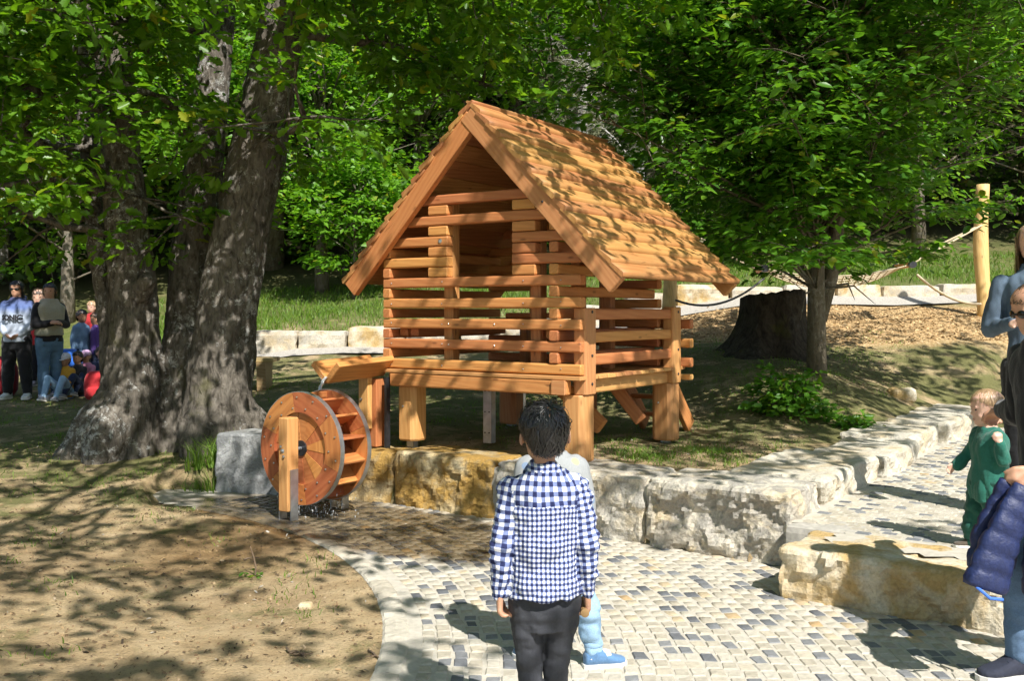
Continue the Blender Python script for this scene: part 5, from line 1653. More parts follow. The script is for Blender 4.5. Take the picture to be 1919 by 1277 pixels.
# thin tufts on the sand
C = scatter(900, -7, 6.0, 4.2, 15)
C = C[~plaza_mask(C, .12) & ~path_mask(C, .8)]
wgt = np.where(C[:, 1] > 8.3, .95, .22); C = C[rng.random(len(C)) < wgt]
P = np.repeat(C, 26, 0) + rng.normal(0, .10, (len(C)*26, 2))
P = np.concatenate([P, np.repeat(scatter(10, .6, 2.9, 7.9, 8.7), 160, 0) + rng.normal(0, .13, (1600, 2)), np.array([[-2.78, 9.05]]) + rng.normal(0, .13, (260, 2)), np.array([[1.0, 8.2]]) + rng.normal(0, .16, (420, 2)), np.array([[1.9, 7.75]]) + rng.normal(0, .2, (420, 2))])
P = P[~plaza_mask(P, .08) & ~path_mask(P, .75)]
blades('grass_tufts', P, .055, .0035, 'thin grass tufts scattered over the sandy soil', 2, .5)
P = np.concatenate([np.array([[-2.80, 9.12]]) + rng.normal(0, .10, (260, 2)), np.array([[-2.62, 9.2]]) + rng.normal(0, .08, (120, 2))])
blades('grass_tuft', P, .26, .005, 'tall grass tuft at the oak foot', 4, .4)

def litter_mat():
    m, nt, b = mat('litter')
    at = nt.nodes.new('ShaderNodeAttribute'); at.attribute_name = 'tone'
    c = ramp(nt, at.outputs['Fac'], [(0, (.05, .035, .02)), (.5, (.16, .10, .05)), (.8, (.32, .22, .11)), (1, (.42, .40, .36))]).outputs[0]
    nt.links.new(c, b.inputs['Base Color']); b.inputs['Roughness'].default_value = .9
    return m
M_LITTER = litter_mat()
def bits(name, P, size, asp, label, m, tone, seed, lift=.006):
    rng = np.random.default_rng(seed); n = len(P); z = terrain(P)
    pos = np.column_stack([P, z + lift]); nr = np.tile([0, 0, 1.0], (n, 1)) + rng.normal(0, .35, (n, 3)); ax = rng.normal(size=(n, 3)); ax[:, 2] *= .1
    nr /= np.linalg.norm(nr, axis=1, keepdims=True); ax -= nr*(ax*nr).sum(1, keepdims=True); ax /= np.linalg.norm(ax, axis=1, keepdims=True); sd = np.cross(nr, ax)
    L = size*rng.uniform(.4, 1.5, n); W = L*asp*rng.uniform(.6, 1.4, n)
    a = ax*L[:, None]/2; s = sd*W[:, None]/2; h = nr*(W*.6)[:, None]
    V = np.stack([pos - a - s, pos + a - s*.6, pos + a*.9 + s, pos - a*.8 + s*.8, pos + h], 1).reshape(-1, 3)
    k = np.arange(n)[:, None]*5; F = np.concatenate([k + [0, 1, 4], k + [1, 2, 4], k + [2, 3, 4], k + [3, 0, 4]], 1).ravel()
    me = mesh_np(name, V, F, np.full(4*n, 3)); set_tone(me, np.repeat(tone, 5))
    o = link(name, me, m); tag(o, label, None, None, 'stuff')
P = scatter(14000, -7.5, 5, 3.4, 14); P = P[~plaza_mask(P, .1) & ~path_mask(P, .8)]
P = np.concatenate([P, scatter(7000, 1.6, 6.5, 8.6, 14)]); P = P[~path_mask(P, .8)]
P = P[np.hypot(P[:, 0] + 3.35, P[:, 1] - 10.1) > .9]
bits('leaf_litter', P, .022, .35, 'fine twigs, bark crumbs and leaf litter on the sand', M_LITTER, rng.beta(1.2, 1.5, len(P)), 5)
P = scatter(6500, -5, 0.2, 3.4, 9); P = P[~plaza_mask(P, .06)]
bits('grit', P, .012, .8, 'sand grains, clods and small pebbles on the sand', M_LITTER, rng.uniform(.45, .84, len(P)), 9, .002)
P = scatter(26000, 1.5, 9.8, 12.9, 17.4); ell = ((P[:, 0] - 5.2)*.22)**2 + ((P[:, 1] - 15.9)*.45)**2; P = P[ell < .62]
M_CHIP = leaf_mat('wood_chip', (.30, .18, .07), (.54, .38, .19), (1, 1, 1), .8, .0)
bits('wood_chips', P, .055, .3, 'pale wood chips spread under the hammock', M_CHIP, rng.uniform(0, .9, len(P)), 6)
# twigs and stones that lie singly on the sand
tr = random.Random(4)
M_TWIG = plain('dead_twig', (.16, .11, .07), .9, 0, .2, 40)
def ground_px(x, y, z=0.0):
    Y = (CAM_H - z) * 1866 / (y - 585); return (x - 959.5) / 1866 * Y, Y
for (px, py, L, ang, lab) in ((457, 1048, .15, 1.2, 'forked twig lying on bright sand below the tree shadow'), (530, 1218, .17, -.6, 'lower of two dark twigs near the kerb end'), (545, 1226, .11, .1, 'short dark twig crossing beside the longer one by the kerb'),
                         (688, 1222, .16, -1.0, 'dark twig lying right against the pale kerb stones'), (130, 932, .30, .9, 'long thin twig in the dappled shade before the oak')):
    x, y = ground_px(px, py); z = tz(x, y) + .008
    d = Vector((math.cos(ang), math.sin(ang), 0)); pts = [Vector((0, 0, 0)) + d*(L*i/4) + Vector((tr.gauss(0, .007), tr.gauss(0, .007), abs(tr.gauss(0, .006)))) for i in range(5)]
    mb = MB().tube(pts, [.006, .006, .005, .004, .002], 5); mb.tube([pts[2], pts[2] + Vector((d.y, -d.x, .1))*.05], [.004, .002], 4)
    o = mb.build('twig', M_TWIG, None, True, loc=(x, y, z)); tag(o, lab, 'twig', 'twigs on the sand')
x, y = ground_px(478, 1072); z = tz(x, y)
sap = empty('seedling', (x, y, z)); tag(sap, 'dead upright seedling stick with small leaves on the wet sand', 'seedling')
MB().tube([(0, 0, -.02), (.005, 0, .06), (-.008, 0, .12), (-.03, 0, .19)], [.006, .006, .005, .003], 6).build('stem', M_TWIG, sap)
rg = np.random.default_rng(8); nn = 26
link('leaves', leaves_mesh('leaves', np.column_stack([rg.normal(0, .04, nn), rg.normal(0, .04, nn), rg.uniform(.005, .03, nn)]), np.tile([0, 0, 1.0], (nn, 1)) + rg.normal(0, .4, (nn, 3)), rg.normal(size=(nn, 3)), rg.uniform(.02, .045, nn), 'beech', rg.random(nn)), M_BEECHLEAF, sap)
for (px, py, r, lab) in ((572, 1138, .035, 'flat ochre pebble on the sand left of the kerb'), (1690, 722, .16, 'small rounded boulder on the soil behind the path wall'), (1893, 672, .12, 'round stone on the soil beyond the path')):
    zz = 0 if py > 900 else (.75 if px < 1800 else .9)
    x, y = ground_px(px, py, zz)
    me, loc = boulder_mesh('stone', [(x - r, y - r*.7), (x + r, y - r*.7), (x + r, y + r*.7), (x - r, y + r*.7)], tz(x, y) - r*.3, tz(x, y) + r*.75, r=r*.42, step=r/5, amp=r*.3, chip=r*.1, seed=px)
    o = link('stone', me, M_STONE_STEP, None, loc=loc); tag(o, lab, 'stone')
# ------------------------------------------------------------------ people
def skin(name, col):
    m = plain(name, col, .5, 0, .06, 40)
    b = m.node_tree.nodes['Principled BSDF']
    b.inputs['Subsurface Weight'].default_value = 0.08; b.inputs['Subsurface Radius'].default_value = (.01, .004, .002)
    return m
SK_TAN = skin('skin_tan', (.50, .27, .17)); SK_FAIR = skin('skin_fair', (.62, .38, .28)); SK_BROWN = skin('skin_brown', (.34, .18, .11))
def cloth(name, col, rough=.85, var=.12, scale=90, bs=.25): return plain(name, col, rough, 0, var, scale, bs, .25, .2)
def jeans(name, col):
    m, nt, b = mat(name); v = coords(nt, 'Object')
    n = noise_n(nt, v, 7, 4); n2 = noise_n(nt, v, 160, 2)
    r = ramp(nt, n, [(.3, [c*.75 for c in col]), (.7, [min(1, c*1.3) for c in col])])
    c = mixc(nt, .5, r.outputs[0], ramp(nt, n2, [(.35, .7), (.65, 1.1)]).outputs[0], 'MULTIPLY')
    nt.links.new(c, b.inputs['Base Color']); b.inputs['Roughness'].default_value = .85; bump(nt, b, n2, .2, .004); return m
def hairm(name, c1, c2, rough=.32):
    m, nt, b = mat(name); at = nt.nodes.new('ShaderNodeAttribute'); at.attribute_name = 'tone'
    nt.links.new(ramp(nt, at.outputs['Fac'], [(0, c1), (1, c2)]).outputs[0], b.inputs['Base Color']); b.inputs['Roughness'].default_value = rough; b.inputs['Specular IOR Level'].default_value = .6
    return m
HAIR_BLACK = hairm('hair_black', (.006, .005, .005), (.030, .026, .024), .30)
HAIR_BLOND = hairm('hair_blond', (.30, .19, .09), (.55, .40, .22), .4)
HAIR_BROWN = hairm('hair_brown', (.03, .018, .010), (.09, .055, .03), .38)
HAIR_FAIR = hairm('hair_fair', (.22, .13, .06), (.45, .31, .17), .4)
M_EYE = plain('eye_dark', (.012, .010, .009), .15, 0, .05, 20)
M_LENS = plain('sunglass_lens', (.008, .008, .009), .08, 0, .05, 20)
M_SOLE = plain('shoe_sole', (.72, .70, .66), .7, 0, .08, 30)
M_LIP = plain('lip', (.45, .17, .13), .5, 0, .1, 60)

PROP = {   # fractions of height: head, shoulder z, half shoulder, hip z, half hip, knee z, upper arm, forearm, hand
 'adult':   dict(head=.132, shz=.815, shw=.098, hipz=.515, hipw=.052, kz=.285, ua=.165, fa=.145, hand=.095, w=1.0),
 'child':   dict(head=.160, shz=.778, shw=.088, hipz=.480, hipw=.050, kz=.265, ua=.155, fa=.135, hand=.088, w=.98),
 'toddler': dict(head=.222, shz=.720, shw=.108, hipz=.420, hipw=.055, kz=.225, ua=.135, fa=.120, hand=.085, w=1.36),
}
def capsule(mb, p0, p1, r0, r1, n=12):
    p0 = Vector(p0); p1 = Vector(p1); d = (p1 - p0)
    if d.length < 1e-6: d = Vector((0, 0, 1e-3))
    L = d.length; d = d / L
    pts = [p0 - d*r0*.92, p0 - d*r0*.6, p0 - d*r0*.2] + [p0 + d*(L*t) for t in (.1, .35, .65, .9)] + [p1 + d*r1*.2, p1 + d*r1*.6, p1 + d*r1*.92]
    rr = [r0*.35, r0*.8, r0*.98] + [r0 + (r1 - r0)*t for t in (.1, .35, .65, .9)] + [r1*.98, r1*.8, r1*.35]
    mb.tube(pts, rr, n)
def ering(c, xa, ya, rx, ry, n=20, p=2.3):
    out = []
    for k in range(n):
        a = 2*math.pi*k/n; ca, sa = math.cos(a), math.sin(a)
        q = (abs(ca)**p + abs(sa)**p) ** (-1/p)
        out.append(c + xa*(rx*q*ca) + ya*(ry*q*sa))
    return out
HEAD = [(0, .20, .12, .10), (.05, .15, .20, .20), (.14, .09, .265, .29), (.28, .04, .305, .345), (.42, .01, .33, .38), (.56, -.02, .355, .42), (.70, -.03, .362, .435), (.82, -.03, .335, .40), (.92, -.03, .25, .30), (.98, -.03, .13, .16), (1.0, -.03, .05, .06)]

class Figure:
    def __init__(self, label, cat_, loc, face, H, kind='adult', pose=None, group=None, vox=.012, skin_m=SK_TAN, lean=(0, 0), head_yaw=0, head_pitch=0, hip=None, bulk=1.0):
        self.P = dict(PROP[kind]); P = self.P; self.H = H; self.vox = vox; self.bulk = bulk * P['w']
        pose = pose or {}
        self.mb = MB(); J = {}
        hipc = Vector(hip) * H if hip else Vector((0, 0, P['hipz'] * H))
        tl = (P['shz'] - P['hipz']) * H
        sp = Vector((lean[0], lean[1], 1)).normalized()
        J['hip'] = hipc; J['chest'] = hipc + sp * tl; J['neck'] = hipc + sp * (tl + .035*H)
        self.sp = sp; self.xa = Vector((1, 0, 0)); self.ya = sp.cross(self.xa).normalized(); 
        for sd, sg in (('l', -1), ('r', 1)):
            J['sh_'+sd] = J['chest'] + Vector((sg*P['shw']*H, 0, -.014*H))
            J['el_'+sd] = pose.get('el_'+sd) and J['sh_'+sd] + Vector(pose['el_'+sd]).normalized()*P['ua']*H or J['sh_'+sd] + Vector((sg*.18, -.10, -1)).normalized()*P['ua']*H
            J['wr_'+sd] = pose.get('wr_'+sd) and J['el_'+sd] + Vector(pose['wr_'+sd]).normalized()*P['fa']*H or J['el_'+sd] + Vector((sg*.05, .15, -1)).normalized()*P['fa']*H
            J['hd_'+sd] = Vector(pose.get('hd_'+sd, (J['wr_'+sd] - J['el_'+sd]))).normalized()
            J['hp_'+sd] = hipc + Vector((sg*P['hipw']*H, 0, -.01*H))
            J['kn_'+sd] = hipc*0 + Vector(pose['kn_'+sd])*H if 'kn_'+sd in pose else Vector((sg*P['hipw']*H*1.02, .012*H, P['kz']*H))
            J['an_'+sd] = Vector(pose['an_'+sd])*H if 'an_'+sd in pose else Vector((sg*P['hipw']*H*1.05, -.012*H, .050*H))
            J['ft_'+sd] = Vector(pose.get('ft_'+sd, (sg*.18, 1, 0))).normalized()
        self.J = J
        self.hh = P['head']*H
        hb = J['neck'] + Vector((0, .008*H, .018*H)) + Vector((lean[0], lean[1], 0))*.02*H
        self.HM = Matrix.Translation(hb) @ Matrix.Rotation(head_yaw, 4, 'Z') @ Matrix.Rotation(head_pitch, 4, 'X') @ Matrix.Translation(Vector((0, -.02*self.hh, 0)))
        self.loc = Vector(loc); self.face = face; self.label = label; self.cat_ = cat_; self.group = group; self.skin_m = skin_m
        self.kids = []
        self._body()
    def head_pt(self, x, y, z): return self.HM @ Vector((x*self.hh, y*self.hh, z*self.hh))
    def torso(self, mb, inf, z0, z1, drop=0, fl=0.0):
        """rings between z0..z1 as fractions along hip(0) - chest(1) - neck(1.12)"""
        H = self.H; b = self.bulk; J = self.J
        prof = [(-.32, .070, .058), (-.12, .082, .064), (.05, .083, .063), (.30, .076, .058), (.55, .082, .062), (.78, .092, .063), (.92, .094, .056), (1.0, .080, .048), (1.07, .048, .040), (1.16, .034, .036)]
        tl = (J['chest'] - J['hip']).length
        ts = [z0] + [p[0] for p in prof if z0 < p[0] < z1] + [z1]
        rings = []
        for t in ts:
            rx = float(np.interp(t, [p[0] for p in prof], [p[1] for p in prof])) * H * b + inf
            ry = float(np.interp(t, [p[0] for p in prof], [p[2] for p in prof])) * H * b + inf
            f = 1 + fl * max(0, .5 - t)
            rings.append(ering(J['hip'] + self.sp*(tl*t), self.xa, self.ya, rx*f, ry*f, 24))
        mb.loft(rings)
    def arm(self, mb, sd, inf, t1=1.0):
        J, H, b = self.J, self.H, self.bulk
        capsule(mb, J['sh_'+sd] + Vector((0, 0, -.008*H)), J['el_'+sd], .031*H*b + inf, .025*H*b + inf)
        e = J['el_'+sd].lerp(J['wr_'+sd], t1)
        capsule(mb, J['el_'+sd], e, .025*H*b + inf, (.025 + (.0165 - .025)*t1)*H*b + inf*.9)
    def leg(self, mb, sd, inf, t1=1.0):
        J, H, b = self.J, self.H, self.bulk
        capsule(mb, J['hp_'+sd], J['kn_'+sd], .053*H*b + inf, .034*H*b + inf, 14)
        e = J['kn_'+sd].lerp(J['an_'+sd], t1)
        m = J['kn_'+sd].lerp(e, .3)
        capsule(mb, J['kn_'+sd], m, .034*H*b + inf, .035*H*b + inf, 12); capsule(mb, m, e, .035*H*b + inf, .022*H*b + inf, 12)
    def hand(self, mb, sd, curl):
        J, H = self.J, self.H; hs = self.P['hand']*H; sg = -1 if sd == 'l' else 1
        w = J['wr_'+sd]; d = J['hd_'+sd]
        side = d.cross(Vector((sg, 0, 0)))                    # thumb side
        side = (Vector((0, 1, 0)) - d*d.y); side = side.normalized() if side.length > .2 else Vector((0, 0, 1))
        pn = side.cross(d).normalized() * (1 if sg < 0 else -1)   # out of the palm, towards the thigh
        if pn.x * sg > 0: pn = -pn
        pl = hs*.50
        for k in (-.28, 0, .28):
            capsule(mb, w + side*(k*hs*.40), w + d*pl + side*(k*hs*.62), hs*.115, hs*.105, 8)
        ln = (.40, .47, .44, .34)
        for i in range(4):
            off = (.24 - .16*i)*hs
            p = w + d*pl*.95 + side*off; dd = d.copy(); L = ln[i]*hs
            for q, f in enumerate((.45, .32, .23)):
                a = curl*(.55 + .55*q)
                d2 = (d*math.cos(a + curl*.35*q) + pn*math.sin(a + curl*.35*q)).normalized()
                e = p + d2*(L*f); capsule(mb, p, e, hs*(.078 - .008*q), hs*(.072 - .008*q), 7); p = e
        p = w + d*hs*.16 + side*hs*.22; d2 = (d*.75 + side*.65 + pn*.25).normalized(); e = p + d2*hs*.22
        capsule(mb, p, e, hs*.095, hs*.080, 7); capsule(mb, e, e + (d*.9 + side*.15 + pn*.5*(curl + .2)).normalized()*hs*.24, hs*.078, hs*.062, 7)
    def _body(self):
        mb, J, H = self.mb, self.J, self.H
        self.torso(mb, 0, -.30, 1.16)
        for sd in 'lr': self.arm(mb, sd, 0); self.leg(mb, sd, 0)
        hb = self.head_pt(0, -.05, .22)
        capsule(mb, J['neck'] - self.sp*.03*H, hb, .034*H*self.bulk, .030*H*self.bulk)
        rings = [ering(self.head_pt(0, yc, z), self.HM.to_3x3() @ Vector((1, 0, 0)), self.HM.to_3x3() @ Vector((0, 1, 0)), rx*self.hh, ry*self.hh, 20, 2.15) for z, yc, rx, ry in HEAD]
        mb.loft(rings)
        R = self.HM.to_3x3().to_4x4(); h = self.hh
        mb.ball(self.head_pt(0, .405, .36), (.050*h, .055*h, .045*h), 10, 7, R); mb.ball(self.head_pt(0, .385, .43), (.035*h, .045*h, .085*h), 8, 6, R)
        mb.ball(self.head_pt(0, .345, .22), (.085*h, .05*h, .028*h), 8, 6, R); mb.ball(self.head_pt(0, .325, .175), (.075*h, .05*h, .028*h), 8, 6, R); mb.ball(self.head_pt(0, .28, .07), (.07*h, .06*h, .06*h), 8, 6, R)
        for sg in (-1, 1):
            mb.ball(self.head_pt(sg*.15, .355, .545), (.10*h, .045*h, .028*h), 8, 6, R)
            mb.ball(self.head_pt(sg*.18, .25, .30), (.09*h, .09*h, .09*h), 8, 6, R)
            E = R @ Matrix.Rotation(sg*.55, 4, 'Z')
            mb.ball(self.head_pt(sg*.395, -.05, .40), (.034*h, .090*h, .130*h), 10, 8, E)
    def finish(self, curl=(.5, .5), feet=True):
        mb, J, H = self.mb, self.J, self.H
        for k, sd in enumerate('lr'):
            self.hand(mb, sd, curl[k])
            a = J['an_'+sd]; f = J['ft_'+sd]
            capsule(mb, a, a - Vector((0, 0, .018*H)), .024*H, .026*H, 8); capsule(mb, a + Vector((0, 0, -.024*H)) - f*.012*H, a + Vector((0, 0, -.032*H)) + f*.075*H, .024*H, .018*H, 8)
        me = remesh_obj(mb, self.vox, 3, 'person')
        o = link('person', me, self.skin_m); o.location = self.loc; o.rotation_euler = (0, 0, self.face)
        tag(o, self.label, self.cat_, self.group); self.o = o
        for nm, me, m in self.kids:
            link(nm, me, m, o)
        return o
    def add(self, nm, me, m): self.kids.append((nm, me, m))
    def wrinkle(self, me, amp, scale, seed, aniso=(1, 1, .45)):
        co = get_co(me); no = get_no(me)
        dsp = np.array([fbm((p[0]*aniso[0], p[1]*aniso[1], p[2]*aniso[2]), scale, 3, seed) for p in co])
        dsp = (np.abs(dsp) - .25)
        put_co(me, co + no*(dsp*amp)[:, None]); return me
    def top(self, m, inf=.012, hem=-.30, neck=1.03, sleeve=.95, nm='shirt', amp=.010, seed=1, fl=.05, hood=False, collar=True):
        mb = MB(); self.torso(mb, inf, hem, neck + (.05 if neck < 1.1 else 0), fl=fl)
        for sd in 'lr':
            if sleeve > 0: self.arm(mb, sd, inf*.9, sleeve)
        if collar: mb.tube([self.J['neck'] - self.sp*(.02*self.H), self.J['neck'] + self.sp*(.014*self.H)], [.047*self.H*self.bulk + inf*.5, .043*self.H*self.bulk + inf*.2], 16)
        if hood:
            mb.ball(self.J['neck'] - self.ya*(.040*self.H) + Vector((0, 0, .005*self.H)), (.070*self.H, .045*self.H, .035*self.H), 12, 8)
        me = self.wrinkle(remesh_obj(mb, self.vox, 2, nm), amp, 7, seed); self.add(nm, me, m); return me
    def bottom(self, m, inf=.010, t1=.97, nm='trousers', amp=.010, seed=2):
        mb = MB(); self.torso(mb, inf*.8, -.33, .10)
        for sd in 'lr': self.leg(mb, sd, inf, t1)
        me = self.wrinkle(remesh_obj(mb, self.vox, 2, nm), amp, 7, seed, (1, 1, 1.4)); self.add(nm, me, m); return me
    def shoes(self, m, sole=M_SOLE, k=1.0, laces=None):
        H = self.H*k
        for sd in 'lr':
            a = self.J['an_'+sd].copy(); f = self.J['ft_'+sd]; s = Vector((0, 0, 1)).cross(f).normalized(); g = Vector((a.x, a.y, a.z - .050*self.H))
            def rings(ts): return [ering(g + f*(y*H) + Vector((0, 0, z*H)), s, Vector((0, 0, 1)), rx*H, rz*H, 14, 2.6) for y, z, rx, rz in ts]
            mb = MB().loft(rings([(-.042, .030, .012, .016), (-.038, .033, .022, .022), (-.015, .040, .028, .030), (.02, .036, .028, .026), (.05, .027, .031, .018), (.08, .022, .031, .013), (.100, .020, .022, .010), (.107, .019, .010, .006)]))
            mb.tube([g + f*(-.006*H) + Vector((0, 0, .045*H)), g + f*(-.012*H) + Vector((0, 0, .075*H))], [.030*H, .027*H], 12)
            self.add('shoe', remesh_obj(mb, max(self.vox*.6, .004), 2, 'shoe'), m)
            mb = MB(); out = []
            for y, w in ((-.046, .014), (-.034, .026), (-.01, .029), (.02, .029), (.05, .034), (.08, .034), (.100, .026), (.112, .010)):
                out.append((y, w))
            lo = [g + f*(y*H) + s*(w*H) for y, w in out] + [g + f*(y*H) - s*(w*H) for y, w in reversed(out)]
            mb.loft([[p + Vector((0, 0, .001)) for p in lo], [p + Vector((0, 0, .016*H)) for p in lo]])
            self.add('sole', mb.mesh('sole'), sole)
            if laces:
                mb = MB()
                for q in range(4):
                    c = g + f*((.012 + .013*q)*H) + Vector((0, 0, (.063 - .007*q)*H)); mb.tube([c - s*.018*H, c + Vector((0, 0, .003)), c + s*.018*H], .0022*k, 5)
                self.add('laces', mb.mesh('laces'), laces)
    def hair(self, m, n=260, length=.9, nape=.10, front=.74, side=.50, lift=.03, wid=.030, seed=1, whorl=(.12, -.62, .78), back_only=0.0, jit=.10):
        rng = np.random.default_rng(seed); h = self.hh
        W = Vector(whorl).normalized(); A = W.orthogonal().normalized(); Bv = W.cross(A)
        R3 = self.HM.to_3x3()
        def surf(u, lf):
            if u.z >= 0: p = Vector((u.x*.385, u.y*.455, u.z*.44)) * (1 + lf)
            else:
                q = Vector((u.x, u.y)); L = max(q.length, 1e-4); q = q/L
                k = 1 - .10*(1 - L) - .30*u.z*u.z
                p = Vector((q.x*.385*k, q.y*.455*k, u.z*.55)) * (1 + lf*.7)
            return Vector((p.x, p.y - .03, p.z + .56))
        def limit(p):
            """hairline: lowest z allowed, by direction"""
            a = math.atan2(p.x, -(p.y + .03))      # 0 = back of head
            a = abs(a)
            return float(np.interp(a, [0, .7, 1.15, 1.5, 1.9, 2.4, 3.14], [nape, nape + .03, max(nape, side - .16) if side > .3 else nape, side + .02, side + .08, front, front]))
        # cap
        vs, fs, tn = [], [], []
        nu, nv = 30, 18; idx = {}
        for j in range(nv + 1):
            for i in range(nu):
                th = math.pi*.5*1.0 - (math.pi*.93)*j/nv; a = 2*math.pi*i/nu
                u = Vector((math.cos(th)*math.sin(a), -math.cos(th)*math.cos(a), math.sin(th)))
                p = surf(u, lift*.35 + .012*math.sin(a*5 + th*7))
                idx[(i, j)] = len(vs); vs.append(self.HM @ (p*h)); tn.append(.2)
                if p.z < limit(p): idx[(i, j)] = -1
        for j in range(nv):
            for i in range(nu):
                q = [idx[(i, j)], idx[((i+1) % nu, j)], idx[((i+1) % nu, j+1)], idx[(i, j+1)]]
                if min(q) >= 0: fs.append(q)
        # locks
        for k in range(n):
            r0 = (rng.random()**.7) * 2.3; ph = rng.uniform(0, 6.283); L = length*rng.uniform(.55, 1.1); w0 = wid*rng.uniform(.6, 1.3); t0 = rng.random()
            lf0 = lift*rng.uniform(.3, 1.6)*(1.9 if rng.random() < .12 else 1); pts = []
            sw = rng.normal(0, jit)
            for q in range(7):
                r_ = r0 + L*q/6; p_ = ph + .30*r_ + sw*q/6*2
                u = W*math.cos(r_) + (A*math.cos(p_) + Bv*math.sin(p_))*math.sin(r_)
                p = surf(u, lf0*(.5 + .5*math.sin(math.pi*min(q/6 + .2, 1))) + .01)
                lim = limit(p)
                if p.z < lim - .05*t0:
                    break
                pts.append(p)
            if len(pts) < 3: continue
            b = len(vs); m_ = len(pts)
            for q, p in enumerate(pts):
                tdir = (pts[min(q+1, m_-1)] - pts[max(q-1, 0)]); nrm = (p - Vector((0, -.03, .5))); sdv = tdir.cross(nrm)
                sdv = sdv.normalized() if sdv.length > 1e-6 else Vector((1, 0, 0)); ww = w0*(1 - (q/(m_-1))**2*.85)*.5; nr = nrm.normalized()
                vs += [self.HM @ ((p - sdv*ww)*h), self.HM @ ((p + nr*ww*.6)*h), self.HM @ ((p + sdv*ww)*h)]; tn += [t0]*3
            for q in range(m_ - 1):
                for e in (0, 1): fs.append((b + 3*q + e, b + 3*q + e + 1, b + 3*q + e + 4, b + 3*q + e + 3))
        me = mesh_py('hair', vs, fs, True); set_tone(me, tn); self.add('hair', me, m)
    def long_hair(self, m, n=160, length=2.2, seed=1, back=True, front_x=1.0):
        rng = np.random.default_rng(seed); h = self.hh; vs, fs, tn = [], [], []
        for k in range(n):
            a = rng.uniform(-2.0, 2.0)
            x, y = .40*math.sin(a), -.05 - .46*math.cos(a)*.9
            L = length*rng.uniform(.7, 1.05); t0 = rng.random(); w = .045*rng.uniform(.6, 1.3); b = len(vs)
            for q in range(7):
                t = q/6; z = .62 - L*t; xx = x*(1 + .12*math.sin(t*3 + k)) + .02*math.sin(t*7 + k); yy = y*(1 - .10*t) + .03*math.sin(t*5 + k*2)
                ww = w*(1 - .7*t*t)*.5
                vs += [self.HM @ Vector(((xx - ww*math.cos(a))*h, (yy - ww*math.sin(a))*h, z*h)), self.HM @ Vector(((xx + ww*math.cos(a))*h, (yy + ww*math.sin(a))*h, z*h))]; tn += [t0]*2
            for q in range(6): fs.append((b + 2*q, b + 2*q + 1, b + 2*q + 3, b + 2*q + 2))
        me = mesh_py('hair_lengths', vs, fs, True); set_tone(me, tn); self.add('hair_lengths', me, m)
    def eyes(self):
        for sg in (-1, 1):
            mb = MB().ball(self.head_pt(sg*.15, .345, .475), (.055*self.hh, .032*self.hh, .026*self.hh), 8, 6, self.HM.to_3x3().to_4x4()); self.add('eye', mb.mesh('eye', True), M_EYE)
        mb = MB().ball(self.head_pt(0, .368, .198), (.085*self.hh, .035*self.hh, .018*self.hh), 8, 6, self.HM.to_3x3().to_4x4()); self.add('mouth', mb.mesh('mouth', True), M_LIP)
    def sunglasses(self):
        R = self.HM.to_3x3().to_4x4(); h = self.hh; mb = MB()
        for sg in (-1, 1):
            mb.ball(self.head_pt(sg*.165, .375, .475), (.125*h, .045*h, .085*h), 12, 8, R @ Matrix.Rotation(-sg*.25, 4, 'Z'))
            mb.tube([self.head_pt(sg*.29, .33, .50), self.head_pt(sg*.37, .15, .50), self.head_pt(sg*.385, -.05, .49)], .018*h, 6)
        mb.tube([self.head_pt(-.06, .42, .49), self.head_pt(.06, .42, .49)], .018*h, 6)
        self.add('sunglasses', mb.mesh('sunglasses', True), M_LENS)
    def cap_hat(self, m, brim_m=None):
        h = self.hh; R3 = self.HM.to_3x3(); rings = []
        for z, k in ((.55, 1.0), (.66, 1.02), (.80, .96), (.93, .78), (1.02, .48), (1.05, .1)):
            rings.append(ering(self.head_pt(0, -.03, z), R3 @ Vector((1, 0, 0)), R3 @ Vector((0, 1, 0)), .41*h*k, .48*h*k, 20, 2.1))
        mb = MB().loft(rings)
        br = []
        for z in (.575, .555):
            br.append([self.head_pt(.30*math.cos(a)*1.05, .30 + .40*math.sin(a), z - .10*math.sin(a)**2 * 1) for a in np.linspace(0, math.pi, 12)] + [self.head_pt(-.30 + .6*i/5, .25, z) for i in range(1, 5)])
        mb.loft(br)
        self.add('cap', mb.mesh('cap', True), m)

def lettering(fig, text, size, z, m, curve=.9):
    cu = bpy.data.curves.new('lettering', 'FONT'); cu.body = text; cu.size = size; cu.align_x = 'CENTER'; cu.extrude = .001; cu.offset = .006
    o = bpy.data.objects.new('lettering', cu); COL.objects.link(o)
    dg = bpy.context.evaluated_depsgraph_get(); dg.update()
    me = bpy.data.meshes.new_from_object(o.evaluated_get(dg)); bpy.data.objects.remove(o); bpy.data.curves.remove(cu)
    co = get_co(me); x = co[:, 0].copy(); y = co[:, 1].copy()
    fr = fig.bulk*.062*fig.H + .058
    out = np.stack([-x, fr*np.sqrt(np.clip(1 - (x/(fig.bulk*.092*fig.H + .03))**2, .05, 1)) + .006 + co[:, 2], z + y], 1)
    put_co(me, out); me.name = 'lettering'; fig.add('lettering', me, m)

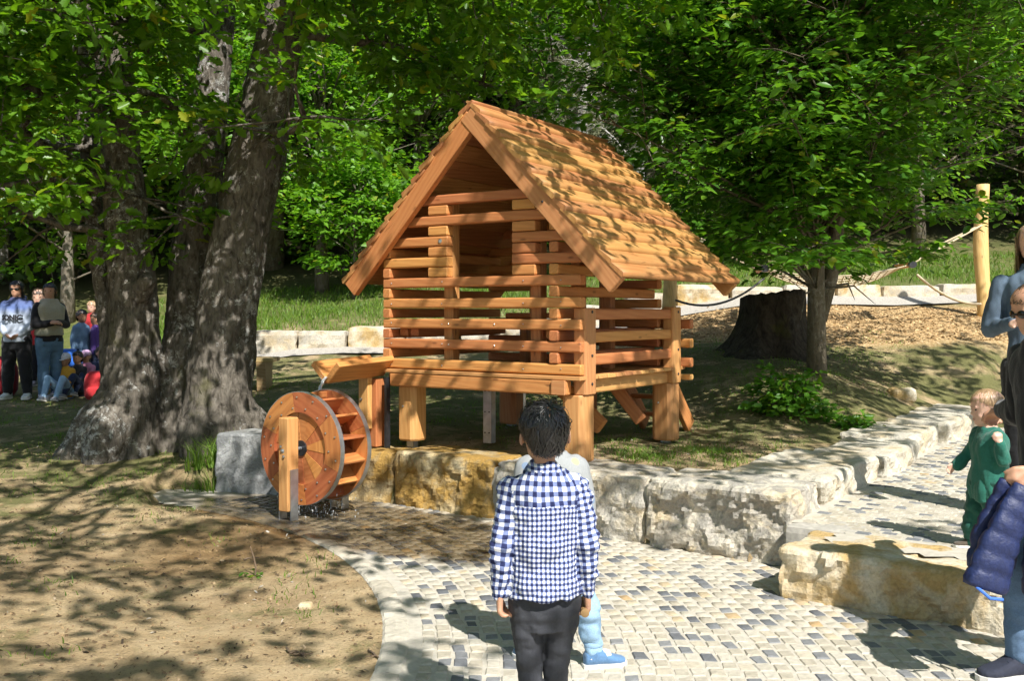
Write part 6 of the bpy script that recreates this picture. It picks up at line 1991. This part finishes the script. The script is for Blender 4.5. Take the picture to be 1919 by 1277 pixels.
# ------------------------------------------------------------------ boy with the checked shirt
def gingham_mat():
    m, nt, b = mat('navy_gingham')
    at = nt.nodes.new('ShaderNodeAttribute'); at.attribute_name = 'weave'
    sp = nt.nodes.new('ShaderNodeSeparateXYZ'); nt.links.new(at.outputs['Vector'], sp.inputs[0])
    def stripe(sock): return math_n(nt, 'GREATER_THAN', math_n(nt, 'FRACT', sock), 0.5)
    a = stripe(sp.outputs['X']); c = stripe(sp.outputs['Y'])
    both = math_n(nt, 'MULTIPLY', math_n(nt, 'ADD', a, c), 0.5)
    v = coords(nt, 'Object'); n = noise_n(nt, v, 220, 2)
    col = ramp(nt, both, [(0.0, (.80, .80, .82)), (0.25, (.80, .80, .82)), (0.26, (.17, .21, .38)), (.74, (.17, .21, .38)), (0.75, (.020, .026, .085)), (1.0, (.020, .026, .085))])
    col.color_ramp.interpolation = 'CONSTANT'
    cc = mixc(nt, .5, col.outputs[0], ramp(nt, n, [(.3, .75), (.7, 1.1)]).outputs[0], 'MULTIPLY')
    nt.links.new(cc, b.inputs['Base Color']); b.inputs['Roughness'].default_value = .85; b.inputs['Specular IOR Level'].default_value = .2
    bump(nt, b, n, .2, .003)
    return m
M_GING = gingham_mat()
PROP['slim'] = dict(PROP['child'], w=.90)
boy = Figure('boy in navy and white checked shirt and black jeans, seen from behind', 'boy', (.115, 3.52, 0), math.radians(3), 1.31, 'slim', vox=.0062, skin_m=SK_TAN, head_yaw=.10, head_pitch=-.06, bulk=1.0,
  pose=dict(el_l=(-.20, -.12, -1), wr_l=(-.02, .10, -1), el_r=(.17, -.14, -1), wr_r=(.02, .16, -1), kn_l=(-.040, .01, .265), an_l=(-.034, -.03, .05), kn_r=(.036, .03, .265), an_r=(.014, .05, .05)))
def boy_shirt():
    mb = MB(); boy.torso(mb, .024, -.015, 1.11, fl=.12)
    for sd in 'lr': boy.arm(mb, sd, .0125, .97)
    mb.tube([boy.J['neck'] - boy.sp*.035, boy.J['neck'] - boy.sp*.004, boy.J['neck'] + boy.sp*.022], [.072, .064, .055], 18)
    me = remesh_obj(mb, .0062, 2, 'shirt')
    J, H = boy.J, boy.H
    co = get_co(me); no = get_no(me)
    d = np.zeros(len(co))
    tz0, tz1 = J['hip'].z, J['chest'].z
    for i, p in enumerate(co):
        t = (p[2] - tz0)/(tz1 - tz0)
        arm_ = abs(p[0]) > .125
        w1 = abs(fbm((p[0]*.9, p[1]*.9, p[2]*(1.6 if arm_ else .9)), 11, 3, 5.0))
        w2 = math.sin(p[2]*55 + 9*vnoise(p, 5, 3)) * (.5 if arm_ else .22)
        d[i] = .020*(w1 - .22) + .0026*w2
        if not arm_ and p[1] < 0:     # yoke seam
            ys = (p[2] - (tz1 - .075)); d[i] -= .004*math.exp(-(ys/.004)**2)
    put_co(me, co + no*d[:, None])
    co = get_co(me)
    # weave coordinates per corner, by panel
    np_ = len(me.polygons); cen = np.empty(np_*3, dtype=np.float32); me.polygons.foreach_get('center', cen); cen = cen.reshape(-1, 3)
    lv = np.empty(len(me.loops), dtype=np.int32); me.loops.foreach_get('vertex_index', lv)
    lt = np.empty(np_, dtype=np.int32); me.polygons.foreach_get('loop_total', lt); pf = np.repeat(np.arange(np_), lt)
    def seg(pts, a, b):
        a = np.array(a); b = np.array(b); ab = b - a; t = np.clip(((pts - a) @ ab)/(ab @ ab), 0, 1); return np.linalg.norm(pts - a - t[:, None]*ab, axis=1), t
    panel = np.zeros(np_, dtype=int)
    yoke = (cen[:, 2] > tz1 - .075); panel[yoke] = 1
    for k, sd in ((2, 'l'), (3, 'r')):
        d1, _ = seg(cen, J['sh_'+sd], J['el_'+sd]); d2, _ = seg(cen, J['el_'+sd], J['wr_'+sd])
        sg = -1 if sd == 'l' else 1
        panel[(np.minimum(d1, d2) < .056) & (cen[:, 0]*sg > .110 + .012*(cen[:, 2] > tz1 - .02))] = k
    panel[cen[:, 2] > J['neck'].z - .004] = 4
    c3 = co[lv]; lp = panel[pf]; W = np.zeros((len(lv), 3), dtype=np.float32)
    cenl = cen[pf]
    ang = np.arctan2(c3[:, 0], -c3[:, 1]); angc = np.arctan2(cenl[:, 0], -cenl[:, 1]); ang = np.where(np.abs(ang - angc) > 3, ang + np.sign(angc)*2*math.pi, ang)
    un = c3[:, 0]*.75 + ang*.045
    W[:, 0] = un/.0185; W[:, 1] = (c3[:, 2] + .06*c3[:, 0]**2)/.0185
    q = lp == 1; W[q, 0] = (un[q] + .004)/.0345; W[q, 1] = c3[q, 2]/.0345
    q = lp == 4; W[q, 0] = c3[q, 0]/.020; W[q, 1] = c3[q, 2]/.020
    for k, sd, per in ((2, 'l', .030), (3, 'r', .0215)):
        q = lp == k; J0, J1 = np.array(J['sh_'+sd]), np.array(J['wr_'+sd]); ax = (J1 - J0)/np.linalg.norm(J1 - J0)
        rel = c3[q] - J0; al = rel @ ax; pr = rel - al[:, None]*ax
        W[q, 0] = (np.arctan2(pr[:, 0], -pr[:, 1]))*.042/per; W[q, 1] = al/per
        relc = cenl[q] - J0; alc = relc @ ax; prc = relc - alc[:, None]*ax; ac = np.arctan2(prc[:, 0], -prc[:, 1]); a_ = np.arctan2(pr[:, 0], -pr[:, 1]); a_ = np.where(np.abs(a_ - ac) > 3, a_ + np.sign(ac)*2*math.pi, a_); W[q, 0] = a_*.042/per
    wz = np.array([vnoise(p, 9, 2) for p in co])[lv]; W[:, 0] += wz*.28; W[:, 1] += np.array([vnoise(p, 8, 6) for p in co])[lv]*.30
    at = me.attributes.new('weave', 'FLOAT_VECTOR', 'CORNER'); at.data.foreach_set('vector', W.ravel())
    boy.add('shirt', me, M_GING)
boy_shirt()
M_BLKJEANS = jeans('black_jeans', (.036, .038, .046))
boy.bottom(M_BLKJEANS, .005, .95, 'jeans', .016, 4)
boy.shoes(cloth('boy_shoe', (.05, .05, .06)))
boy.hair(HAIR_BLACK, 2300, .85, .10, .70, .50, .085, .022, 3, jit=.28, whorl=(.10, -.60, .79))
boy_o = boy.finish((.95, .9))
# a small wooden disc held in the right hand
wr = boy.J['wr_r'] + boy.J['hd_r']*.070 + Vector((-.012, -.022, 0))
M_ = Matrix.Translation(boy.loc) @ Matrix.Rotation(boy.face, 4, 'Z')
o = MB().tube([(0, -.014, 0), (0, .014, 0)], .0155, 14).build('wooden_disc', M_ROBIN, None, loc=M_ @ wr); tag(o, 'small pale wooden disc held in the boy\'s right hand', 'disc')

# ------------------------------------------------------------------ child hidden in front of him
def dotted_mat():
    m, nt, b = mat('dotted_grey_knit'); v = coords(nt, 'Object')
    vo = nt.nodes.new('ShaderNodeTexVoronoi'); vo.inputs['Scale'].default_value = 13; vo.inputs['Randomness'].default_value = .6; nt.links.new(v, vo.inputs['Vector'])
    d = ramp(nt, vo.outputs['Distance'], [(.30, 1.0), (.34, 0.0)]).outputs[0]
    sx = nt.nodes.new('ShaderNodeSeparateColor'); nt.links.new(vo.outputs['Color'], sx.inputs[0])
    dc = ramp(nt, sx.outputs[0], [(0, (.62, .20, .18)), (.3, (.62, .20, .18)), (.31, (.66, .48, .20)), (.6, (.66, .48, .20)), (.61, (.16, .24, .38)), (.8, (.16, .24, .38)), (.81, (.42, .42, .42))]); dc.color_ramp.interpolation = 'CONSTANT'
    n = noise_n(nt, v, 150, 3)
    c = mixc(nt, math_n(nt, 'MULTIPLY', d, .8), mixc(nt, n, (.24, .25, .255), (.34, .35, .355)), dc.outputs[0])
    nt.links.new(c, b.inputs['Base Color']); b.inputs['Roughness'].default_value = .9; bump(nt, b, n, .3, .004); return m
M_LTJEANS = jeans('light_blue_jeans', (.27, .42, .58))
kid = Figure('child in grey dotted sweater and light jeans, hidden behind the checked-shirt boy', 'child', (.185, 4.55, 0), math.radians(-5), 1.19, 'child', vox=.009, skin_m=SK_FAIR, bulk=1.2,
  pose=dict(an_l=(-.075, .02, .05), kn_l=(-.06, .03, .27), an_r=(.165, .0, .05), kn_r=(.115, .02, .27), ft_l=(-.6, .8, 0), ft_r=(.95, .35, 0)))
kid.top(dotted_mat(), .030, -.25, 1.05, .92, 'sweater', .012, 3)
kid.bottom(M_LTJEANS, .012, .90, 'jeans', .026, 5)
for sd in 'lr':
    a_ = kid.J['an_'+sd]; k_ = kid.J['kn_'+sd]; c0_ = a_.lerp(k_, .12); c1_ = a_.lerp(k_, .24)
    kid.add('cuff', MB().tube([c0_, c0_.lerp(c1_, .1), c1_], [.041, .045, .043], 16).mesh('cuff', True), M_LTJEANS)
    f_ = kid.J['ft_'+sd]; g_ = Vector((a_.x, a_.y, a_.z - .05*kid.H)); R_ = Matrix.Rotation(math.atan2(f_.y, f_.x) - math.pi/2, 4, 'Z')
    kid.add('shoe_panel', MB().ball(g_ + f_*.045 + Vector((0, 0, .052)), (.037, .030, .028), 12, 8, R_).mesh('shoe_panel', True), M_SOLE)
    kid.add('shoe_panel', MB().ball(g_ - f_*.030 + Vector((0, 0, .050)), (.035, .025, .03), 12, 8, R_).mesh('shoe_panel', True), M_SOLE)
kid.shoes(cloth('blue_sneaker', (.10, .20, .36)), k=1.12, laces=plain('lace_white', (.7, .7, .7)))
kid.hair(HAIR_BROWN, 500, .9, .02, .72, .45, .04, .03, 5); kid.eyes(); kid.finish()

# ------------------------------------------------------------------ toddler on the step stone
M_GREEN = cloth('bottle_green_fleece', (.018, .125, .090)); M_GREEN2 = cloth('bottle_green_jersey', (.014, .085, .062))
tod = Figure('toddler in dark green sweatsuit standing on the step stone', 'toddler', (2.66, 5.55, .292), math.radians(90), .90, 'toddler', vox=.0060, skin_m=SK_FAIR, bulk=1.0, head_yaw=-.12, head_pitch=-.10,
  pose=dict(el_r=(.25, .45, -1), wr_r=(.1, .75, -.7), el_l=(-.30, -.15, -1), wr_l=(-.25, .35, .95), hd_l=(-.1, .2, 1), an_l=(-.06, -.10, .05), kn_l=(-.06, .0, .225), an_r=(.06, .08, .05), kn_r=(.06, .06, .23)))
tod.top(M_GREEN, .012, -.36, 1.06, .93, 'sweater', .024, 4, .16)
tod.bottom(M_GREEN2, .014, .95, 'trousers', .024, 6)
tod.shoes(cloth('toddler_shoe', (.10, .08, .06)))
tod.hair(HAIR_FAIR, 900, .75, .10, .70, .52, .025, .026, 7, whorl=(.05, -.55, .84)); tod.eyes(); tod.finish((.8, .5))

# ------------------------------------------------------------------ man at the picture edge, holding the toddler's hand and a jacket
M_BLKCLOTH = cloth('black_hoodie', (.012, .012, .014)); M_DKJEANS = jeans('blue_jeans', (.10, .17, .28))
man = Figure('man in black hoodie and sunglasses leading the toddler by the hand', 'man', (2.465, 4.50, 0), math.radians(93), 1.76, 'adult', vox=.0085, skin_m=SK_TAN, lean=(0, .10), head_pitch=-.28, bulk=1.03,
  pose=dict(el_r=(.35, -.12, -1), wr_r=(.95, -.20, -.02), hd_r=(.9, .1, -.45), el_l=(-.22, .10, -1), wr_l=(-.10, .80, -.78), hd_l=(0, .7, -.7),
            an_l=(-.055, .135, .05), kn_l=(-.055, .12, .285), an_r=(.06, -.12, .05), kn_r=(.055, .03, .285), ft_l=(-.10, 1, 0)))
man.top(M_BLKCLOTH, .024, -.22, 1.07, .93, 'hoodie', .016, 7, .08, True)
man.bottom(M_DKJEANS, .018, .93, 'jeans', .014, 8)
man.shoes(plain('navy_suede', (.022, .026, .045), .85, 0, .2, 80), laces=plain('navy_lace', (.03, .04, .07)))
man.hair(HAIR_BROWN, 1200, .22, .12, .70, .50, .014, .018, 9, whorl=(0, -.45, .89)); man.sunglasses(); man.finish((1.1, 1.15))
Mm = Matrix.Translation(man.loc) @ Matrix.Rotation(man.face, 4, 'Z')
# watch
w = Mm @ man.J['wr_l'].lerp(man.J['el_l'], .06); 
# puffer jacket hanging from his near hand
M_PUFF = plain('navy_puffer_nylon', (.011, .020, .080), .55, 0, .25, 45, .5); M_ZIP = plain('blue_zip', (.05, .16, .62), .5, 0, .1, 40)
hp = Mm @ (man.J['wr_l'] + man.J['hd_l']*.10)
jk = empty('puffer_jacket', hp); tag(jk, 'navy quilted puffer jacket with bright blue zip hanging from the man\'s hand', 'jacket')
def puffy(path, wa, wb, quilts, deep, seed, side):
    """quilted hanging tube: path points, half widths, number of quilting bands"""
    n = quilts*6; rings = []; path = [Vector(p) for p in path]
    for i in range(n + 1):
        t = i/n*(len(path) - 1); k = min(int(t), len(path) - 2); c = path[k].lerp(path[k+1], t - k); d = (path[k+1] - path[k]).normalized()
        u = i/n; ph = (i % 6)/6; bul = math.sin(math.pi*ph)**.6 if i % 6 else 0
        a = (wa[0] + (wa[1] - wa[0])*u); bb = (wb[0] + (wb[1] - wb[0])*u)
        a *= .95 + .05*bul; bb = bb*(.78 + .22*bul)
        s = (side - d*side.dot(d)).normalized(); f = d.cross(s).normalized()
        ring = []
        for q in range(22):
            g = 2*math.pi*q/22; ca, sa = math.cos(g), math.sin(g); e = (abs(ca)**2.6 + abs(sa)**2.6)**(-1/2.6)
            wob = 1 + .10*vnoise((ca*2 + seed, sa*2, u*5), 1.5) + .05*vnoise((ca*6 + seed, sa*6, u*22), 1.5)
            ring.append(c + s*(a*e*ca*wob) + f*(bb*e*sa*wob))
        rings.append(ring)
    return MB().loft(rings)
sx = Vector((1, .10, 0)).normalized()
puffy([(.10, -.01, .01), (.115, -.015, -.12), (.12, -.02, -.28), (.135, -.02, -.45)], (.075, .130), (.030, .045), 6, .02, 2, sx).build('body_panel', M_PUFF, jk, True)
puffy([(.02, -.03, .0), (-.05, -.045, -.12), (-.115, -.05, -.27), (-.165, -.05, -.42)], (.055, .100), (.035, .050), 6, .02, 5, Vector((.9, .1, .35)).normalized()).build('sleeve', M_PUFF, jk, True)
puffy([(.0, .04, .02), (-.03, .06, -.10), (-.07, .07, -.22), (-.08, .07, -.36)], (.06, .115), (.03, .04), 5, .02, 8, sx).build('back_panel', M_PUFF, jk, True)
MB().tube([(.035, -.055, .0), (.020, -.075, -.12), (.012, -.082, -.28), (.004, -.080, -.46)], .007, 8).build('zip', M_ZIP, jk)
MB().tube([(-.215, -.085, -.40), (-.165, -.10, -.445), (-.105, -.085, -.455)], .007, 8).build('cuff_piping', M_ZIP, jk)

# ------------------------------------------------------------------ woman in the denim jacket at the edge
M_DENIM = jeans('denim_jacket', (.085, .125, .175)); M_BLKTR = cloth('black_trousers', (.014, .014, .016))
wx, wy_ = 3.33, 6.35
wom = Figure('long-haired woman in denim jacket holding a whistle to her mouth', 'woman', (wx, wy_, PATH_Z + .002), math.radians(150), 1.90, 'adult', vox=.011, skin_m=SK_FAIR, bulk=.92,
  pose=dict(el_r=(.22, .05, -1), wr_r=(-.55, .80, .15), el_l=(-.2, 0, -1)))
wom.top(M_DENIM, .014, -.05, 1.05, .95, 'denim_jacket', .018, 9); wom.bottom(M_BLKTR, .008, .97, 'trousers', .010, 10); wom.shoes(cloth('white_sneaker', (.6, .6, .58)))
wom.hair(HAIR_FAIR, 500, 1.0, -.05, .76, .30, .03, .03, 11); wom.long_hair(HAIR_FAIR, 170, 2.4, 12); wom.eyes(); wom.finish((1.0, .5))

# ------------------------------------------------------------------ group by the oak
GRP = 'school group waiting under the trees'
def at_px(x, Y): X = (x - 959.5)/1866*Y; return (X, Y, tz(X, Y))
def sweat_mat():
    m, nt, b = mat('tie_dye_sweat'); g = nt.nodes.new('ShaderNodeTexCoord'); sp = nt.nodes.new('ShaderNodeSeparateXYZ'); nt.links.new(g.outputs['Object'], sp.inputs[0])
    n = noise_n(nt, g.outputs['Object'], 9, 3)
    f = math_n(nt, 'ADD', sp.outputs['Z'], math_n(nt, 'MULTIPLY_ADD', n, .12, -.06))
    c = ramp(nt, f, [(0, (.52, .58, .66)), (.5, (.50, .56, .66))]); e = c.color_ramp.elements
    mr = nt.nodes.new('ShaderNodeMapRange'); nt.links.new(f, mr.inputs[0]); mr.inputs[1].default_value = .85; mr.inputs[2].default_value = 1.42
    c = ramp(nt, mr.outputs[0], [(0, (.42, .47, .55)), (.55, (.45, .52, .64)), (.78, (.12, .18, .40)), (1, (.05, .06, .13))])
    nt.links.new(c.outputs[0], b.inputs['Base Color']); b.inputs['Roughness'].default_value = .9; return m
A = Figure('adult in sunglasses and blue-grey lettered sweatshirt standing under the oak', 'woman', at_px(32, 14.0), math.radians(180), 1.66, 'adult', vox=.013, skin_m=SK_TAN, group=GRP, bulk=1.15,
  pose=dict(el_l=(-.30, .05, -1), wr_l=(.75, .50, -.75), el_r=(.30, .05, -1), wr_r=(-.75, .50, -.75), an_l=(-.085, -.01, .05), an_r=(.085, -.01, .05), kn_l=(-.07, .01, .28), kn_r=(.07, .01, .28)))
A.top(sweat_mat(), .024, -.10, 1.06, .93, 'sweatshirt', .016, 21, .05, True); A.bottom(M_BLKTR, .022, .96, 'trousers', .014, 22); A.shoes(cloth('pale_sneaker', (.55, .58, .54)))
A.hair(HAIR_BLACK, 420, 1.1, -.25, .74, .10, .12, .06, 23, jit=.35); A.long_hair(HAIR_BLACK, 110, .85, 24); A.sunglasses(); lettering(A, 'SONIC', .095, 1.115, plain('black_print', (.015, .015, .02), .8)); A.finish((.6, .6))
M_VEST = cloth('beige_quilted_vest', (.34, .32, .24), .8); M_MIDJEANS = jeans('mid_blue_jeans', (.085, .16, .25))
B_ = Figure('woman in beige vest, black sleeves and blue jeans with folded arms', 'woman', at_px(92, 14.1), math.radians(232), 1.66, 'adult', vox=.013, skin_m=SK_TAN, group=GRP, bulk=1.18, head_yaw=-.75,
  pose=dict(el_l=(-.25, .15, -1), wr_l=(.8, .55, .15), el_r=(.25, .15, -1), wr_r=(-.8, .55, .1)))
B_.top(M_BLKCLOTH, .014, -.05, 1.05, .95, 'sweater', .012, 25); B_.top(M_VEST, .036, .12, 1.16, 0, 'vest', .020, 26, .05); B_.bottom(M_MIDJEANS, .012, .95, 'jeans', .012, 27); B_.shoes(cloth('white_trainer', (.62, .64, .68)))
B_.hair(HAIR_BLACK, 400, .9, .0, .68, .42, .05, .05, 28); B_.long_hair(HAIR_BLACK, 70, .62, 29); B_.eyes(); B_.finish((.8, .8))
def simple(label, x, Y, face, H, kind, topc, botc, hair_m, seed, pose=None, hip=None, lean=(0, 0), capm=None, skin_m=SK_TAN, yaw=0):
    f = Figure(label, 'child', at_px(x, Y), face, H, kind, pose, GRP, .014, skin_m, lean, yaw, -.05, hip, 1.05)
    f.top(topc, .016, -.20, 1.05, .9, 'top', .012, seed); f.bottom(botc, .012, .95, 'trousers', .010, seed + 1); f.shoes(cloth('kid_shoe_%d' % seed, (.3, .3, .32)))
    f.hair(hair_m, 260, .8, .02, .66, .42, .05, .06, seed + 2)
    if capm: f.cap_hat(capm)
    f.eyes(); f.finish(); return f
RED = cloth('red_cotton', (.42, .025, .03)); DENIM2 = jeans('pale_denim', (.16, .27, .42)); PURP = cloth('purple_cotton', (.12, .06, .26)); YEL = cloth('mustard_cotton', (.50, .27, .03)); NAVY = cloth('navy_cotton', (.02, .03, .07))
PINK = cloth('pink_cotton', (.55, .22, .34)); WHT = cloth('white_cap', (.62, .62, .68)); BLU = cloth('blue_cotton', (.03, .13, .50)); DK = cloth('dark_cotton', (.02, .02, .025))
sit = dict(kn_l=(-.10, .26, .28), an_l=(-.08, .40, .05), kn_r=(.10, .26, .28), an_r=(.08, .40, .05), el_l=(-.1, .35, -1), wr_l=(.15, 1, -.1), el_r=(.1, .35, -1), wr_r=(-.15, 1, -.1), ft_l=(-.1, 1, .2), ft_r=(.1, 1, .2))
hs = (0, 0, .085)
simple('person in red mostly hidden behind the beige-vest woman', 73, 15.4, math.radians(190), 1.52, 'child', RED, DK, HAIR_BROWN, 31, skin_m=SK_FAIR)
simple('fair-haired child in red top standing farthest back by the oak', 172, 16.4, math.radians(175), 1.18, 'child', RED, DK, HAIR_FAIR, 34, skin_m=SK_FAIR)
simple('girl in denim jacket standing behind the seated children', 152, 15.2, math.radians(245), 1.20, 'child', DENIM2, NAVY, HAIR_BLACK, 37, skin_m=SK_BROWN)
simple('child in purple top standing beside the denim-jacket girl', 180, 15.3, math.radians(130), 1.14, 'child', PURP, NAVY, HAIR_BROWN, 40)
simple('child in mustard top and white cap sitting on the ground', 124, 14.25, math.radians(175), 1.10, 'child', YEL, M_LTJEANS, HAIR_BROWN, 43, sit, hs, (0, .05), WHT, SK_BROWN)
simple('dark-haired child in dark jacket sitting beside the white-capped child', 150, 14.5, math.radians(165), 1.10, 'child', DK, NAVY, HAIR_BLACK, 46, sit, hs, (0, .12), None, SK_BROWN)
simple('child in pink top and lilac cap sitting near the oak', 164, 14.7, math.radians(170), 1.08, 'child', PINK, NAVY, HAIR_BROWN, 49, sit, hs, (0, .08), cloth('lilac_cap', (.55, .36, .55)))
simple('boy in navy top sitting half behind the oak trunk', 187, 14.9, math.radians(230), 1.12, 'child', NAVY, NAVY, HAIR_BROWN, 52, sit, hs, (0, .05), None, SK_FAIR)
def backpack(label, x, Y, z, m, s=1.0, rz=0):
    X, _, z0 = at_px(x, Y); root = empty('backpack', (X, Y, z0 + z), rz); tag(root, label, 'backpack')
    rings = []
    for t, k in ((0, .75), (.06, 1), (.2, 1.06), (.3, 1), (.38, .8), (.42, .45)):
        rings.append(ering(Vector((0, 0, t*s)), Vector((1, 0, 0)), Vector((0, 1, 0)), .15*k*s, .10*k*s, 16, 2.8))
    MB().loft(rings).build('bag', m, root, True)
    rings = [ering(Vector((0, -.10*s, t*s)), Vector((1, 0, 0)), Vector((0, 1, 0)), .11*k*s, .035*k*s, 14, 2.8) for t, k in ((.04, .7), (.07, 1), (.16, 1), (.19, .7))]
    MB().loft(rings).build('pocket', m, root, True)
    for sg in (-1, 1): MB().tube([(sg*.07*s, .09*s, .36*s), (sg*.09*s, .15*s, .25*s), (sg*.08*s, .10*s, .06*s)], .014*s, 6).build('strap', DK, root, True)
backpack('red backpack on the ground by the oak trunk', 178, 14.1, 0, RED, .95, .3)
backpack('bright blue backpack between the vest woman and the mustard child', 126, 14.9, .32 - .32, BLU, 1.5, .1)
backpack('dark red bag on the ground at the far edge beside the lettered sweatshirt', 4, 14.3, 0, cloth('dark_red_nylon', (.25, .015, .02)), 1.35, .2)
